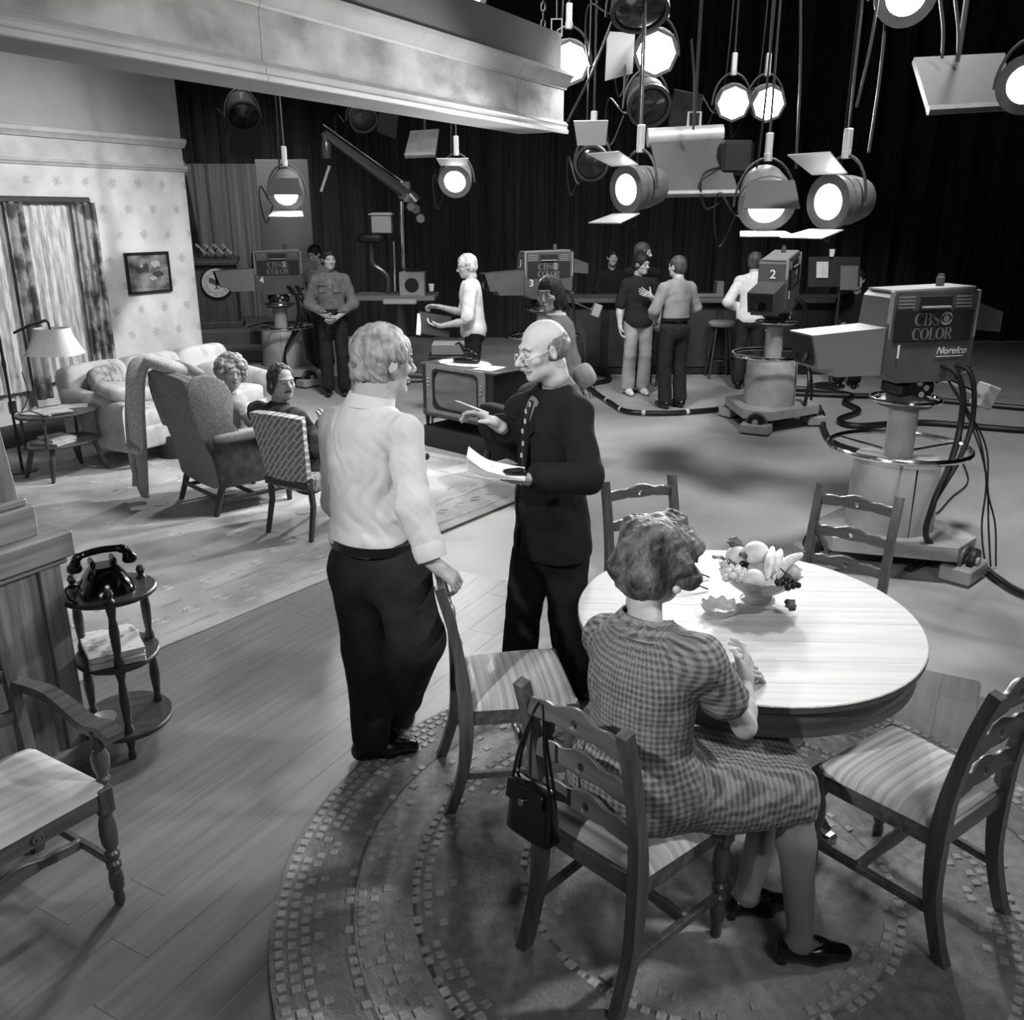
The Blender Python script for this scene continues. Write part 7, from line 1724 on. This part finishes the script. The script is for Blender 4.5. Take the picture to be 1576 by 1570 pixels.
bx_ = B().box((0, 0, .06), (.34, .3, .12), bev=.01).put('equipment_case', m_plat); bx_.location = P(690, 537, 9.7)-Z*.05; tag(bx_, 'grey equipment case under the black folder', 'case')
stn = thing('case_trolley', 'dark trolley carrying the grey equipment case behind the television', 'trolley', (bx_.location.x, 9.7, 0)); B().box((0, 0, bx_.location.z-.02), (.42, .36, .03), bev=.005).put('tray', m_blk, stn)
for (x, y) in ((-.18, -.15), (.18, -.15), (-.18, .15), (.18, .15)): B().tube([(x, y, 0), (x, y, bx_.location.z-.03)], .014, 6).put('leg', m_blk, stn)
# dark haired woman
def woman_bob():
    hp = P(846, 452, 6.5); J = stand((P(872, 560, 6.5).x, 6.5, 0), -70, 1.72, hy=-140); off = hp-J['hd']
    for n, k_ in (('hd', 1), ('nk', .9), ('shR', .8), ('shL', .8), ('che', .5), ('elL', .6), ('elR', .6)): J[n] = J[n]+off*k_
    p = Person('dark haired woman in a knit cardigan looking round behind the bald man', J, .009, .0045, True, head=(-150, 5, 3), hsc=1.06, nose=.85)
    S = p.sdf(.18, .009); p.torso(S, .014); p.sleeves(S, .012, 1.0, .04); S.wrinkle(.004, .12, 61); p.neckhole(S, .06); S.T(); S.cut(p.J['pel']-Z*.02, (0, 0, -1)); p.put(S, 'cardigan', m_cardi)
    S = p.sdf(.18, .010); p.legs(S, .0, .07); S.T(); S.cut(p.J['pel']+Z*.06, (0, 0, 1)); p.put(S, 'trousers', m_trk); p.shoes(m_shoe)
    n = (p.J['hd']-p.J['nk']).normalized()
    B().tube([p.J['nk']+hrot(-70) @ Vector((.064*math.cos(2*PI*k/24), .062*math.sin(2*PI*k/24), 0))+n*.022 for k in range(24)], .012, 8, True).put('collar', m_wsw, p.o)
    p.hair(hair_mat('hair_dark_gloss', .20, .09), 'bob', wr=.0025, wl_=.03, seed=8, h=.005); p.eyes(); p.brows(m_hdk, .021, .003)
    B().tube([p.hc+p.hR @ Vector((x, .094, -.0655)) for x in (-.02, 0, .02)], [.003, .0055, .003], 6).put('lips', M('lips', .42, .5), p.o)
    wc_ = P_(B(), (0, 0, 0), (.15, .12, .17), .7).put('white_bundle', M('white_bundle_cloth', .70, .9, .1, tex='noise', v2=.6, scale=20), smooth=70); wc_.location = P(900, 578, 6.4); wc_.rotation_euler = (0, R(-30), 0); tag(wc_, 'white cloth bundle beside the dark haired woman', 'cloth')
woman_bob()
g = G(978, 606)
crew('man in a dark tee shirt and pale trousers with white sneakers', stand((g.x, g.y, 0), 168, 1.70, dict(elL=(-.24, .0, 1.08), wrL=(-.06, .24, 1.22), elR=(.25, -.02, 1.08), wrR=(.25, .03, .86)), hy=140), m_tee, m_ltr2, m_hdk, sleeves=.44, shoe=m_snk, hem=.085, tuck=False, hairg=.02, hands=dict(L=dict(d=(-.7, -.3, .35), n=(.3, .9, 0), curl=(.1, .1, .15, .2), thumb=(.8, .1))), head=(140, 5, 0), collar=False)
g = G(1032, 626)
crew('man in a light shirt and dark trousers seen from behind near the stools', stand((g.x, g.y, 0), -22, 1.71, dict(elR=(.28, .02, 1.14), wrR=(.16, .22, 1.04), elL=(-.27, .02, 1.12), wrL=(-.15, .22, 1.0)), hy=-40), m_lsh, m_trk, m_hbr, hairg=.008)
g = G(974, 597)
crew('man almost hidden behind the man in the dark tee shirt', stand((g.x+.06, g.y, 0), 190, 1.82, hy=120), m_trk2, m_trk2, m_hbr, hairg=.014)
g = G(1133, 597)
crew('man in a white sweater hidden behind camera 2', stand((g.x+.12, g.y, 0), 15, 1.70, dict(elL=(-.30, -.10, 1.10), wrL=(-.14, .12, 1.0)), hy=40), m_wsw, m_trk, m_hbr, tuck=False)
J = sit((P(940, 450, 14.3).x, 14.3, 0), 175, .74, dict(), 0.0, .4)
crew('dim dark clothed person sitting behind the bar counter', J, m_tee, m_trk2, m_hdk, tuck=False)
J = sit((P(1318, 450, 12.2).x, 12.2, 0), 200, .55, dict(), 0.0, .4)
crew('dim person sitting beyond the script stand', J, m_tee, m_trk2, m_hdk, tuck=False)
